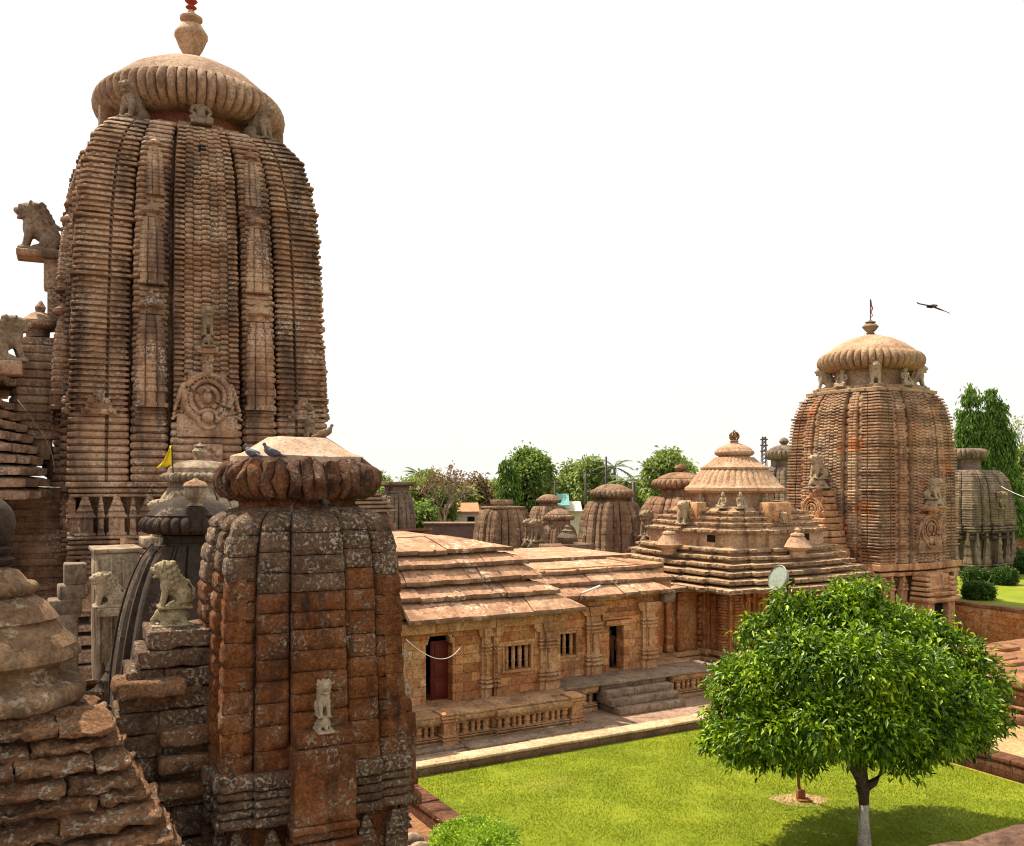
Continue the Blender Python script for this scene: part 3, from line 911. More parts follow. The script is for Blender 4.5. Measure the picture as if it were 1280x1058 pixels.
# ------------------------------------------------------------------ flat roofed halls (u,v frame; front = -v)
def slab_roof(m, u0, u1, v0, v1, zb, run, rise, th=.2, lip=.02, seed=0, nub=1.35, pieces=None, ends=True):
    """one sloping tier of big slabs round three sides: front (-v), right (+u), back; zb = underside at the eave"""
    rd = random.Random(seed)
    # front slope in separate slabs with slight steps
    a = u0; k = 0
    while a < u1 - .01:
        L = rd.uniform(1.0, 2.0)
        if u1 - a - L < .9: L = u1 - a
        b = a + L
        dz = rd.uniform(-.03, .03); dy = rd.uniform(-.05, .03)
        nseg = max(2, int(L / .4))
        rings = []
        for i in range(nseg + 1):
            x = a + .01 + (L - .02) * i / nseg
            last = (b >= u1 - .01)
            # mitre at the right end
            xi = x
            wob = noise.noise(Vector((x * 1.3, zb, seed))) * .03
            z0 = zb + dz + wob; y0 = v0 + dy + wob * .5
            def mt(y):   # clip by the hip
                return min(x, u1 - (y - v0)) if last else x
            rings.append([(mt(y0 + run), y0 + run, z0 + rise + .0), (mt(y0 + run), y0 + run, z0 + rise - .1), (mt(y0 + .1), y0 + .08, z0 - .0), (x, y0 + .0, z0), (x, y0 - .012, z0 + th * .5), (x, y0 + .01, z0 + th), (mt(y0 + run * .5), y0 + run * .5, z0 + th + (rise - th) * .55)])
        m.loft(rings)
        a = b; k += 1
    # right slope
    if ends:
        rings = []
        n = 8
        for i in range(n + 1):
            y = v0 + (v1 - v0) * i / n
            w = min(run, (y - v0), (v1 - y))
            w = max(w, .02)
            rings.append([(u1 - w, y, zb + (rise - .1) * w / run), (u1 - .1, y, zb), (u1, y, zb), (u1 + .012, y, zb + th * .5), (u1 - .01, y, zb + th - .004), (u1 - w, y, zb + th + (rise - th) * w / run - .006)])
        m.loft(rings)
    rings = []
    for x, w in ((u0, 0), (u1, 0)):
        rings.append([(x, v1 - run, zb + rise), (x, v1 - run, zb + rise - .1), (x, v1, zb), (x, v1, zb + th)])
    m.loft(rings)
    # little projecting blocks along the eave
    x = u0 + rd.uniform(.3, 1)
    while x < u1 - .1:
        m.join(rbox((x, v0 - .02, zb + th * .62), (.1, .1, th * 1.15), .05, .03))
        x += nub * rd.uniform(.8, 1.2)

def pilaster(t, u, v, z0, z1, w, name='pilaster', d=.16):
    m = MB()
    def ring(z, s, q):
        x = w / 2 * s
        return [(u - x, v + .05, z), (u - x, v - d * q, z), (u - x * .45, v - d * q, z), (u - x * .45, v - d * q * 1.35, z), (u + x * .45, v - d * q * 1.35, z), (u + x * .45, v - d * q, z), (u + x, v - d * q, z), (u + x, v + .05, z)]
    H = z1 - z0
    prof = [(0, .95, 1.0), (.12, .95, 1.0), (.125, 1.0, 1.2), (.15, 1.08, 1.6), (.18, 1.08, 1.6), (.19, .86, .8), (.205, .86, .8), (.215, 1.05, 1.5), (.235, 1.05, 1.5), (.245, .86, .8), (.258, .86, .8), (.265, 1, 1.25), (.285, 1, 1.25), (.29, .8, .65)]
    prof += [(.62, .8, .65), (.625, .98, 1.2), (.645, .98, 1.2), (.65, .84, .8), (.675, .84, .8), (.68, 1.0, 1.3), (.70, 1.0, 1.3), (.705, .84, .8), (.73, .84, .8), (.735, 1.03, 1.4), (.755, 1.03, 1.4), (.76, .86, .8), (.86, .86, .8), (.87, 1.15, 1.1), (.93, 1.5, 1.25), (1, 1.55, 1.25)]
    m.loft([ring(z0 + f * H, s, q) for f, s, q in prof])
    # small shaft relief in the middle
    m.join(rbox((u, v - d * 1.1, z0 + H * .45), (w * .2, .12, H * .24), .06, .03))
    m.lathe([(.001, 0), (w * .1, .01), (w * .07, .06), (w * .11, .1), (w * .05, .15), (.001, .18)], 10, (u, v - d * 1.05, z0 + H * .57))
    m.build(name, M['carved'], t, 35)

def baluster_panel(t, u0, u1, v, z0, z1, name='baluster_relief', seed=0):
    """moulded plinth front with rows of little carved posts in a recessed band"""
    rd = random.Random(seed)
    m = MB()
    H = z1 - z0
    # stacked mouldings, front at v
    for f0, f1, e in ((0, .17, .10), (.17, .24, .03), (.24, .275, .13), (.275, .30, .02), (.30, .335, .09), (.335, .72, -.24), (.72, .755, .08), (.755, .775, .0), (.775, .83, .12), (.83, 1.0, .16)):
        m.join(rbox(((u0 + u1) / 2, v + .45 - e / 2, z0 + H * (f0 + f1) / 2), (u1 - u0, .9 + e, H * (f1 - f0) - .002), .5, .012, .006, 1.5, seed=seed))
    m.build('plinth_moulding', M['plinth'], t, 50)
    m = MB()
    x = u0 + .12; za, zb = z0 + H * .335, z0 + H * .72
    k = 0
    while x < u1 - .1:
        big = (k % 3 == 1)
        w = .27 if big else .17
        hh = zb - za
        m.lathe([(w * .5, 0), (w * .5, hh * .12), (w * .36, hh * .16), (w * .42, hh * .4), (w * .52, hh * .48), (w * .42, hh * .56), (w * .40, hh * .78), (w * .52, hh * .85), (w * .52, hh)], 8, (x + w / 2, v + .1, za))
        x += w + rd.uniform(.05, .08); k += 1
    m.build(name, M['carved'], t, 40)

def facade(t, u0, u1, v, z0, z1, holes, mat, thick=.5, name='front_wall'):
    """wall with rectangular openings [(ua,ub,za,zb)]"""
    m = MB()
    us = sorted(set([u0, u1] + [h[0] for h in holes] + [h[1] for h in holes]))
    for a, b in zip(us[:-1], us[1:]):
        hs = [h for h in holes if h[0] <= a + 1e-6 and h[1] >= b - 1e-6]
        z = z0
        for h in sorted(hs, key=lambda q: q[2]):
            if h[2] > z + .01: m.box(((a + b) / 2, v + thick / 2, (z + h[2]) / 2), (b - a, thick, h[2] - z))
            z = h[3]
        if z < z1: m.box(((a + b) / 2, v + thick / 2, (z + z1) / 2), (b - a, thick, z1 - z))
    m.build(name, mat, t)

FZ = 1.35
def window_grille(t, u0, u1, z0, z1, v, n):
    w = u1 - u0
    m = MB()
    for s in (0, 1): m.join(rbox((u0 - .05 if s == 0 else u1 + .05, v - .0, (z0 + z1) / 2), (.1, .12, z1 - z0 + .2), .2, .015))
    m.join(rbox(((u0 + u1) / 2, v, z1 + .06), (w, .13, .1), .2, .015)); m.join(rbox(((u0 + u1) / 2, v, z0 - .06), (w, .13, .1), .2, .015))
    fr_ = m.build('window_frame', M['carved'], t, 50)
    m = MB()
    for i in range(n):
        x = u0 + w * (i + .5) / n + .02
        m.lathe([(.055, 0), (.075, .05), (.075, (z1 - z0) * .3), (.095, (z1 - z0) * .36), (.07, (z1 - z0) * .42), (.085, (z1 - z0) * .8), (.06, z1 - z0)], 8, (x, v + .12, z0))
    m.build('window_bars', M['carved'], fr_, 40)

# ---- G: hall at the left
G = thing('flat_roofed_hall', 'larger flat roofed sandstone hall with five overlapping slab eaves and a dark red door', 'hall', (0, 0, 0), AX)
gu0, gu1, gv = 8.6, 18.8, 29.5
door = (13.23, 14.27, FZ, FZ + 2.35)
win = (16.37, 17.49, FZ + .85, FZ + 1.72)
facade(G, gu0, gu1, gv, FZ - .2, 4.25, [door, win], M['wall'])
m = MB()
m.box((gu1 - .25, gv + 6.25, (FZ + 4) / 2 + .55), (.5, 11.5, 3.1)); m.box((gu0 + .25, gv + 6.25, 2.8), (.5, 11.5, 3.1)); m.box(((gu0 + gu1) / 2, gv + 12.2, 2.8), (gu1 - gu0, .5, 3.1))
m.build('side_wall', M['wall'], G)
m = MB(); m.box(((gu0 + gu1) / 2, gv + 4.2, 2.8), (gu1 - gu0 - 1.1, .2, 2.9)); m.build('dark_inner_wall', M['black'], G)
# beam under the eave
m = MB()
x = gu0
kk = 0
while x < gu1:
    L = min(rnd.uniform(1.6, 2.6), gu1 + .1 - x)
    m.join(rbox((x + L / 2, gv - .02, 4.02), (L - .012, .42, .36), .3, .02, .01, 2, seed=kk)); x += L; kk += 1
m.build('lintel_beam', M['carved'], G, 50)
# door: jambs, arched corners, two leaves one ajar
m = MB()
for s, uu in ((-1, door[0]), (1, door[1])):
    for k in range(3):
        m.join(rbox((uu + s * -.0 - s * .03 * k - s * .02, gv + .2, door[3] - .04 - .1 * (2 - k) * 1.0), (.12, .42, .1), .1, .02))
m.build('door_corbel', M['carved'], G, 50)
d = rbox(((door[0] + door[1]) / 2 + .2, gv + .42, FZ + 1.05), (.62, .07, 2.1), .4, .01)
dd = d.build('door', M['maroon'], G, 50)
m = MB()
for k in range(3): m.join(rbox(((door[0] + door[1]) / 2 + .2, gv + .37, FZ + .38 + .68 * k), (.44, .03, .5), .3, .008))
m.join(rbox((door[0] + .36, gv + .37, FZ + 1.05), (.05, .04, 2.1), .4, .01))
m.build('door_panel', M['maroon'], dd, 50)
window_grille(G, win[0], win[1], win[2], win[3], gv + .02, 4)
for u_, w_ in ((15.55, .42), (16.0, .3), (18.22, .9)):
    pilaster(G, u_, gv, FZ, 3.86, w_)
# plinth
m = MB(); m.box(((gu0 + 18.4) / 2, 32.3, .8), (18.4 - gu0, 8.0, 1.08)); m.build('platform', M['plinth'], G)
# projecting and recessed runs of the balustrade
m = rbox(((gu0 + 18.55) / 2, 28.75, FZ - .04), (18.55 - gu0, 1.9, .09), .5, .02, .012, 1.4)
m.build('platform_paving', M['plinth'], G, 50)
baluster_panel(G, gu0, 13.07, 27.97, .28, FZ - .085, seed=1)
baluster_panel(G, 13.53, 15.1, 27.97, .28, FZ - .085, seed=2)
baluster_panel(G, 15.1, 18.15, 27.82, .28, FZ - .085, seed=3)
for u_ in (13.3, 18.38):
    m = MB()
    def sq(z, h): return [(u_ - h, 27.92 - h, z), (u_ + h, 27.92 - h, z), (u_ + h, 27.92 + h + .2, z), (u_ - h, 27.92 + h + .2, z)]
    m.loft([sq(z, h) for z, h in ((.28, .28), (.45, .28), (.46, .24), (.52, .24), (.53, .29), (.58, .29), (.6, .23), (.63, .28), (.68, .28), (.7, .22), (1.12, .22), (1.14, .27), (1.2, .27), (1.22, .23), (1.25, .29), (1.31, .29), (1.33, .25), (1.36, .3), (1.42, .3), (1.45, .2))])
    m.build('corner_post', M['carved'], G, 35)
m = rbox((16.4, 27.45, .3), (5.4, .9, .2), .4, .03, .015, 2); m.build('ground_course', M['step'], G, 50)
m = rbox((11.2, 27.62, .3), (5.0, .5, .16), .4, .03, .015, 2); m.build('ground_course', M['step'], G, 50)
# five tiers: offset from the eave line, underside height
GT = [(0.0, 4.24, 19.55, 28.85), (.72, 4.92, 19.55, 28.85), (1.2, 5.42, 19.55, 28.85), (1.58, 5.98, 19.55, 28.85), (2.02, 6.46, 19.55, 28.85)]
for i, (k, zb, uu, vv) in enumerate(GT):
    m = MB()
    last = i == 4
    if not last:
        dk = GT[i + 1][0] - k; run = dk + .22; rise = .15 + (GT[i + 1][1] - .15 - zb - .15) * run / dk
    else: run, rise = 2.1, .54
    slab_roof(m, (12.35 if i == 0 else gu0 - .6), uu - k, vv + k, 42.5 - k, zb, run, rise, th=.15, seed=i)
    if last: m.box(((gu0 + uu - k - run) / 2, 35.675, zb + rise - .15), (uu - k - run - gu0, 13.65 - 2 * k - 2 * run, .28))
    m.rough(.012, 1.3, .004, 6)
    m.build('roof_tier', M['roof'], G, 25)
m = MB()
for k, zb in ((.45, 4.3), (1.05, 4.95), (1.5, 5.5), (1.9, 6.0)):
    m.box(((gu0 + 19.55 - k - .6) / 2, 35.7, zb + .3), (19.55 - k - .6 - gu0, 2 * (35.7 - 28.85 - k - .6), .6))
m.build('roof_core', M['carved'], G)
m = MB(); m.join(rbox((13.0, 37.5, 7.1), (4.6, .5, .42), .4, .03, .01, 2)); m.join(rbox((15.1, 37.5 + 1, 7.1), (.4, 2.4, .42), .4, .03, .01, 2)); m.build('roof_upstand', M['bgred'], G, 50)
# broken stub of eave at the left
m = rbox((11.0, 29.1, 4.15), (1.9, .8, .42), .25, .06, .04, 2); m.join(rbox((11.2, 29.2, 4.62), (1.6, .8, .34), .25, .08, .06, 2)); m.build('broken_eave', M['greyshrine'], G, 50)
st = statue('guardian_statue', SEATED, 1.15, (11.05, 28.85, 2.35), -90, M['statue_green'], G)
m = rbox((11.05, 29.1, 1.9), (.55, .6, 1.0), .2, .05, .03, 3); m.build('statue_pedestal', M['step'], G, 50)

# ---- H: recessed hall in the middle
Hh = thing('flat_roofed_hall', 'smaller recessed sandstone hall with three slab eaves and an open dark doorway above steps', 'hall', (0, 0, 0), AX)
hv = 30.8
hd = (22.0, 22.72, FZ, FZ + 1.85); hw_ = (19.05, 20.35, FZ + .85, FZ + 1.72)
facade(Hh, 18.85, 24.5, hv, FZ - .2, 4.6, [hd, hw_], M['wall'])
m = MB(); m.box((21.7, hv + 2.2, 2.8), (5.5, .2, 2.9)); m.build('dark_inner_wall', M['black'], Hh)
m = MB(); m.box((21.7, 39.9, 2.8), (5.5, .4, 3.0)); m.build('back_wall', M['wall'], Hh)
m = MB(); m.box((24.25, 35.5, 2.9), (.5, 8.3, 3.2)); m.build('side_wall', M['wall'], Hh)
window_grille(Hh, hw_[0], hw_[1], hw_[2], hw_[3], hv + .02, 4)
for u_ in (21.15, 23.95): pilaster(Hh, u_, hv, FZ, 4.1, .78)
m = rbox((22.36, hv - .06, FZ + 2.3), (1.6, .25, .3), .3, .02, .01, 2); m.join(rbox((22.36, hv - .04, FZ + 1.98), (1.2, .2, .22), .3, .02, .01, 2)); m.build('door_lintel', M['wall'], Hh, 50)
m = MB(); m.box((22.5, 33.6, .8), (7.8, 6.2, 1.08)); m.build('platform', M['plinth'], Hh)
m = rbox((22.6, 30.0, FZ - .04), (8.4, 1.8, .09), .5, .02, .012, 1.4); m.build('platform_paving', M['step'], Hh, 50)
baluster_panel(Hh, 18.5, 20.35, 29.35, .28, FZ - .085, seed=5)
baluster_panel(Hh, 23.95, 26.4, 29.35, .28, FZ - .085, seed=6)
HT = [(0.0, 4.48), (.62, 4.96), (1.1, 5.42)]
for i, (k, zb) in enumerate(HT):
    m = MB()
    slab_roof(m, 18.4, (24.75, 25.3, 25.1)[i], 30.1 + k, 41 - k, zb, (.8, .7, 2.2)[i], (.5, .48, .45)[i], th=.15, seed=20 + i, ends=True)
    if i == 2: m.box((21.6, 35.5, zb + .4), (5.9, 5.4, .18))
    m.rough(.012, 1.3, .004, 6)
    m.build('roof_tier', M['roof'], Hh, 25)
m = MB()
for k, zb in ((.5, 4.6), (1.0, 5.1)): m.box((22, 35.6, zb + .25), (6.6, 2 * (35.6 - 30.1 - k - .3), .55))
m.build('roof_core', M['carved'], Hh)
m = rbox((24.75, 30.5, 4.3), (.6, .5, .5), .2, .06, .04, 2); m.build('corner_block', M['greyshrine'], Hh, 50)
# steps
t = thing('stone_steps', 'flight of four worn grey stone steps up to the open doorway', 'steps', (0, 0, 0), AX)
for k in range(4):
    z1 = .28 + (FZ - .28) * (k + 1) / 4
    m = MB(); a = 20.55; 
    v0 = 28.15 + k * .36; u0_, u1_ = 20.5 + (.0 if k else .12), 23.8 - .04 * k
    a = u0_
    while a < u1_ - .02:
        L = min(rnd.uniform(.9, 1.7), u1_ - a)
        if u1_ - a - L < .3: L = u1_ - a
        m.join(rbox((a + L / 2, (v0 + 29.6) / 2, z1 - .135), (L - .008, 29.6 - v0, .27), .2, .025, .012, 2.5, seed=k)); a += L
    m.build('step', M['step'], t, 50)

# ---- I: tiered roof hall
I = thing('tiered_roof_hall', 'hall with stacked stone eaves and a fluted ochre dome crowned by a small ball', 'hall', (0, 0, 0), AX)
I.location = uv(33.2, 35.5, 0); I.scale = (1, 1, .958)
ST = ((1.0, .89), (.62, .945), (.3, 1.0))
def tier_ring(h, z, st=ST): return [(x, y, z) for x, y in ratha_outline(h, st)]
def eave(m, h, zb, th, rise, inn, nubs=True, st=ST):
    m.loft([tier_ring(h - .5, zb + .03, st), tier_ring(h - .03, zb, st), tier_ring(h + .015, zb + th * .45, st), tier_ring(h - .015, zb + th, st), tier_ring(h - inn * .5, zb + th + rise * .62, st), tier_ring(h - inn, zb + th + rise, st)])
    if nubs:
        for f in range(4):
            n = max(3, int(2 * h / .55))
            for i in range(n):
                tt = -h * .86 + 1.72 * h * (i + .5) / n
                d = h * (st[2][1] if abs(tt) < st[2][0] * h else st[1][1] if abs(tt) < st[1][0] * h else st[0][1])
                p = fr(f, tt, d - .02, zb + th * .65)
                m.join(rbox(p, (.09, .09, th * 1.0), .05, .025))
TI = [(5.75, 4.32, .19), (5.38, 4.68, .18), (5.0, 5.03, .17), (4.66, 5.37, .16), (4.33, 5.72, .15), (4.06, 6.06, .15)]
for i, (h, zb, th) in enumerate(TI):
    m = MB(); eave(m, h, zb, th, .06, .75); m.rough(.04, 1.3, .012, 5, i)
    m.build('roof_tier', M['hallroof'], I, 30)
m = MB(); m.loft([tier_ring(4.9, 4.3), tier_ring(3.6, 6.2), tier_ring(3.45, 6.22), tier_ring(3.45, 7.0), tier_ring(2.6, 8.0)]); 
m.build('attic_wall', M['halldome'], I)
for f, tt in ((1, 1.9), (0, 1.6)):
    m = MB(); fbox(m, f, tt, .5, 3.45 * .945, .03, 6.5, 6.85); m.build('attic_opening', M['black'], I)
for i, (h, zb, th) in enumerate([(3.65, 6.93, .17), (3.35, 7.27, .15), (3.1, 7.57, .14), (2.86, 7.86, .14)]):
    m = MB(); eave(m, h, zb, th, .05, .6); m.rough(.035, 1.3, .01, 6, i + 9)
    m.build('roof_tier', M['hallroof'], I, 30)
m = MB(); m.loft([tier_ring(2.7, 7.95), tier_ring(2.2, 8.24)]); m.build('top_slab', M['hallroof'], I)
m = MB(); m.lathe([(1.95, 8.15), (1.95, 8.9), (2.1, 8.95)], 48); m.build('neck', M['halldome'], I, 40)
m = MB(); m.lathe([(1.9, 8.86), (2.35, 8.93), (2.52, 9.05), (2.5, 9.2), (2.38, 9.26), (2.3, 9.34), (2.12, 9.62), (1.85, 9.98), (1.62, 10.22)], 160, ribs=40, depth=.045, rib_z=(9.3, 10.3))
m.build('fluted_dome', M['halldome'], I, 50)
m = MB(); m.lathe([(1.7, 10.16), (1.72, 10.26), (1.6, 10.32), (1.45, 10.4), (1.2, 10.6), (1.0, 10.8)], 160, ribs=40, depth=.04, rib_z=(10.3, 10.85))
m.build('upper_dome', M['halldome'], I, 50)
m = MB(); m.lathe([(.8, 10.72), (.8, 10.88), (.9, 10.9), (1.0, 11.0), (1.0, 11.1), (.9, 11.2), (.6, 11.24), (.9, 11.2), (.82, 11.3), (.5, 11.46), (.2, 11.58), (.2, 11.66), (.3, 11.68), (.1, 11.72)], 120, ribs=24, depth=.07, rib_z=(10.9, 11.21))
m.build('ribbed_crown', M['halldome'], I, 50)
m = MB()
for k in range(3):
    m.tube([(.24 * math.cos(a) * math.cos(k * PI / 3), .24 * math.cos(a) * math.sin(k * PI / 3), 11.93 + .24 * math.sin(a)) for a in [2 * PI * i / 14 for i in range(15)]], .045, 6)
ell(m, (0, 0, 11.93), (.14, .14, .16)); ell(m, (0, 0, 12.2), (.06, .06, .09))
m.build('finial', M['brass'], I, 180)
for f, tt in ((0, 0), (1, 0), (3, 0), (2, 0), (0, -2.0), (1, 1.9)):
    p = fr(f, tt * .85, 2.25, 8.15)
    statue('guardian_statue', SEATED, .85, p, (-90, 180, 90, 0)[f], M['statue'], I)
# small bell pinnacles on the slopes
def bell_pinnacle(t, f, tt, w, z, s=1.0, mat=None):
    p = fr(f, tt, w, z)
    m = MB(); m.lathe([(.38 * s, 0), (.38 * s, .28 * s), (.62 * s, .42 * s), (.66 * s, .5 * s), (.6 * s, .56 * s), (.42 * s, .86 * s), (.3 * s, 1.02 * s), (.34 * s, 1.06 * s), (.3 * s, 1.14 * s), (.12 * s, 1.2 * s), (.1 * s, 1.26 * s), (.15 * s, 1.34 * s), (.04 * s, 1.45 * s)], 96, p, ribs=24, depth=.07, rib_z=(z * 0 + .57 * s, 1.05 * s))
    m.build('bell_pinnacle', mat or M['halldome'], t, 45)
bell_pinnacle(I, 0, 0, 4.25, 5.8, 1.0); bell_pinnacle(I, 1, 0, 4.25, 5.8, 1.0); bell_pinnacle(I, 2, 0, 4.25, 5.8, 1.0)
# carved gable blocks on the upper roof
for f in (0, 1, 2, 3):
    m = MB(); fbox(m, f, 0, 1.5, 2.6, .55, 7.35, 8.45, .04)
    fbox(m, f, 0, .9, 3.1, .12, 7.5, 8.2, .03)
    for k in range(7):
        a = PI * k / 6; ell(m, fr(f, .5 * math.cos(a), 3.2, 7.65 + .45 * math.sin(a)), (.09, .09, .09), sub=1)
    m.rough(.02, 5, .01, 14)
    m.build('carved_gable', M['carved'], I, 60)
    statue('lion_statue', LION, .55, fr(f, 0, 3.35, 7.45), (-90, 180, 90, 0)[f], M['statue'], I)
statue('lion_statue', LION, 1.25, fr(1, 0, 3.3, 7.3), 200, M['statue'], I)
# carved walls
m = MB(); m.box((-6.4, -1.9 + 1.5, 2.3), (4.2, 3.6, 4.2)); m.build('vestibule_wall', M['hallwall'], I)
for q, (uu_, w_) in enumerate(((-8.15, .42), (-7.5, .3), (-6.9, .34), (-6.2, .3), (-5.5, .36))):
    m = rbox((uu_, -2.28, 2.75), (w_, .26, 2.8), .3, .03, .01, 3); m.join(rbox((uu_, -2.34, 1.55), (w_ * 1.35, .34, .36), .2, .05, .01, 3)); m.join(rbox((uu_, -2.34, 3.9), (w_ * 1.3, .34, .22), .2, .04, .01, 3)); m.build('carved_pilaster', M['hallwall'], I, 50)
m = MB()
for zz0, zz1, e in ((.28, .6, .5), (.62, .82, .3), (.86, 1.08, .4), (1.12, 1.34, .25)): m.join(rbox((-6.4, -2.2 - e / 2, (zz0 + zz1) / 2), (4.3, .4 + e, zz1 - zz0), .4, .04, .015, 2))
m.build('vestibule_base', M['plinth'], I, 50)
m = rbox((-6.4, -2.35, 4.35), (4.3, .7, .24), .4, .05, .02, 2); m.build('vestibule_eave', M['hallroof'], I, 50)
m = MB(); m.loft([[(x, y, z) for x, y, z in tier_ring(4.45, zz)] for zz in (.3, 4.5) for z in (0,)] if False else [tier_ring(4.45, .3), tier_ring(4.45, 4.5)])
m.build('wall', M['hallwall'], I)
m = MB()
for zz0, zz1, e in ((.28, .5, .75), (.5, .62, .55), (.62, .8, .68), (.8, .9, .4), (.9, 1.08, .55), (1.08, 1.2, .25), (1.2, 1.42, .42)):
    m.loft([tier_ring(4.45 + e - .03, zz0), tier_ring(4.45 + e, zz0 + .03), tier_ring(4.45 + e, zz1 - .04), tier_ring(4.45 + e - .03, zz1 - .002)])
m.rough(.015, 1.5, .006, 6)
m.build('base_mouldings', M['plinth'], I, 35)
rd = random.Random(44)
for f in range(4):
    for tt, w, kind in ((-3.55, .5, 1), (-2.95, .3, 0), (-2.35, .42, 2), (-1.65, .5, 1), (-.95, .3, 0), (0, 1.1, 3), (.95, .3, 0), (1.65, .5, 1), (2.35, .42, 2), (2.95, .3, 0), (3.55, .5, 1)):
        d = 4.45 * (1.0 if abs(tt) < 1.33 else .945 if abs(tt) < 2.76 else .89)
        m = MB()
        if kind == 1:    # stacked figure-of-rolls column
            rings = []
            z = 1.42
            while z < 4.15:
                hh = rd.uniform(.11, .17)
                for q, s in ((0, .72), (.25, 1), (.7, 1), (.95, .72)):
                    rings.append((z + q * hh, s * rd.uniform(.94, 1.04)))
                z += hh
            m.loft([[fr(f, tt - w / 2 * s, d - .1, zz), fr(f, tt - w / 2 * s, d + .12 * s, zz), fr(f, tt - w / 4 * s, d + .22 * s, zz), fr(f, tt + w / 4 * s, d + .22 * s, zz), fr(f, tt + w / 2 * s, d + .12 * s, zz), fr(f, tt + w / 2 * s, d - .1, zz)] for zz, s in rings])
        elif kind == 0:
            fbox(m, f, tt, w, d, .12, 1.42, 4.2, .02); fbox(m, f, tt, w * 1.25, d, .18, 1.42, 1.75, .03); fbox(m, f, tt, w * 1.25, d, .2, 3.75, 4.0, .03); fbox(m, f, tt, w * .4, d + .1, .08, 1.8, 3.7, .02)
        elif kind == 2:
            fbox(m, f, tt, w, d, .1, 1.42, 4.2, .02)
            for k in range(9): ell(m, fr(f, tt + rd.uniform(-.06, .06), d + .14, 1.6 + .28 * k), (.13, .13, .15), sub=1)
        else:
            fbox(m, f, tt, w, d, .16, 1.42, 4.1, .03); fbox(m, f, tt, w * .75, d + .12, .1, 1.6, 3.3, .02); pidha_stack(m, (tt, d + .14), w * .9, .14, 3.35, .7, 3, f)
            for k in range(6): fbox(m, f, tt - w * .32 + w * .128 * k, .05, d + .2, .04, 1.7, 3.2, .01)
        m.rough(.008, 6)
        m.build('carved_pilaster' if kind < 3 else 'carved_niche', M['hallwall'], I, 40)
# ------------------------------------------------------------------ the great tower (A)
A = thing('great_temple_tower', 'tallest brown stone tower with curved banded sides and a huge ribbed disc crown', 'temple tower', at(239, 50), R(25.5))
aH = 6.38
apf = interp([(0, 1.0), (.12, .995), (.3, .985), (.5, .97), (.66, .95), (.78, .92), (.88, .865), (.94, .8), (1, .68)])
AZ0, AZ1 = 9.1, 26.9
ahf = lambda z: aH * (apf((z - AZ0) / (AZ1 - AZ0)) if z > AZ0 else 1.0)
rd = random.Random(2)
m = MB(); m.loft([square_ring(ahf(z) * .8, z, .3) for z in [0, 4, 8.9] + [AZ0 + (AZ1 - AZ0) * k / 24 for k in range(25)]])
m.build('inner_wall', M['bigtower'], A, 30)
N = 66
lowz = AZ0 + (AZ1 - AZ0) * .17
for k in range(4):
    m = MB()
    rows = courses(AZ0, lowz, 9, .2, ROLL, rnd=rd, jit=.1)[:-1] + courses(lowz, AZ1, N - 12, .15, SLAB, big=5, jit=.3, rnd=rd, bigo=1.6)
    corner(m, k, ahf, .56, .92, rows, c=.1, groove=.1)
    hh = (AZ1 - lowz) / (N - 12)
    for i in range(N - 13):
        z = lowz + hh * (i + .45); q = ahf(z)
        for a_, b_ in ((.62, .92), (.80, .92)):
            for ff, tt in ((k, -a_ * q), (k, -b_ * q * .96 + .0), ((k + 1) % 4, a_ * q), ((k + 1) % 4, b_ * q * .96)):
                if (i + int(a_ * 10)) % 2: fbox(m, ff, tt, .16, .92 * q + .06, .13, z - hh * .3, z + hh * .2, .01)
    m.rough(.02, .9, .012, 4, k)
    m.build('corner_rib', M['bigtower'], A, 35)
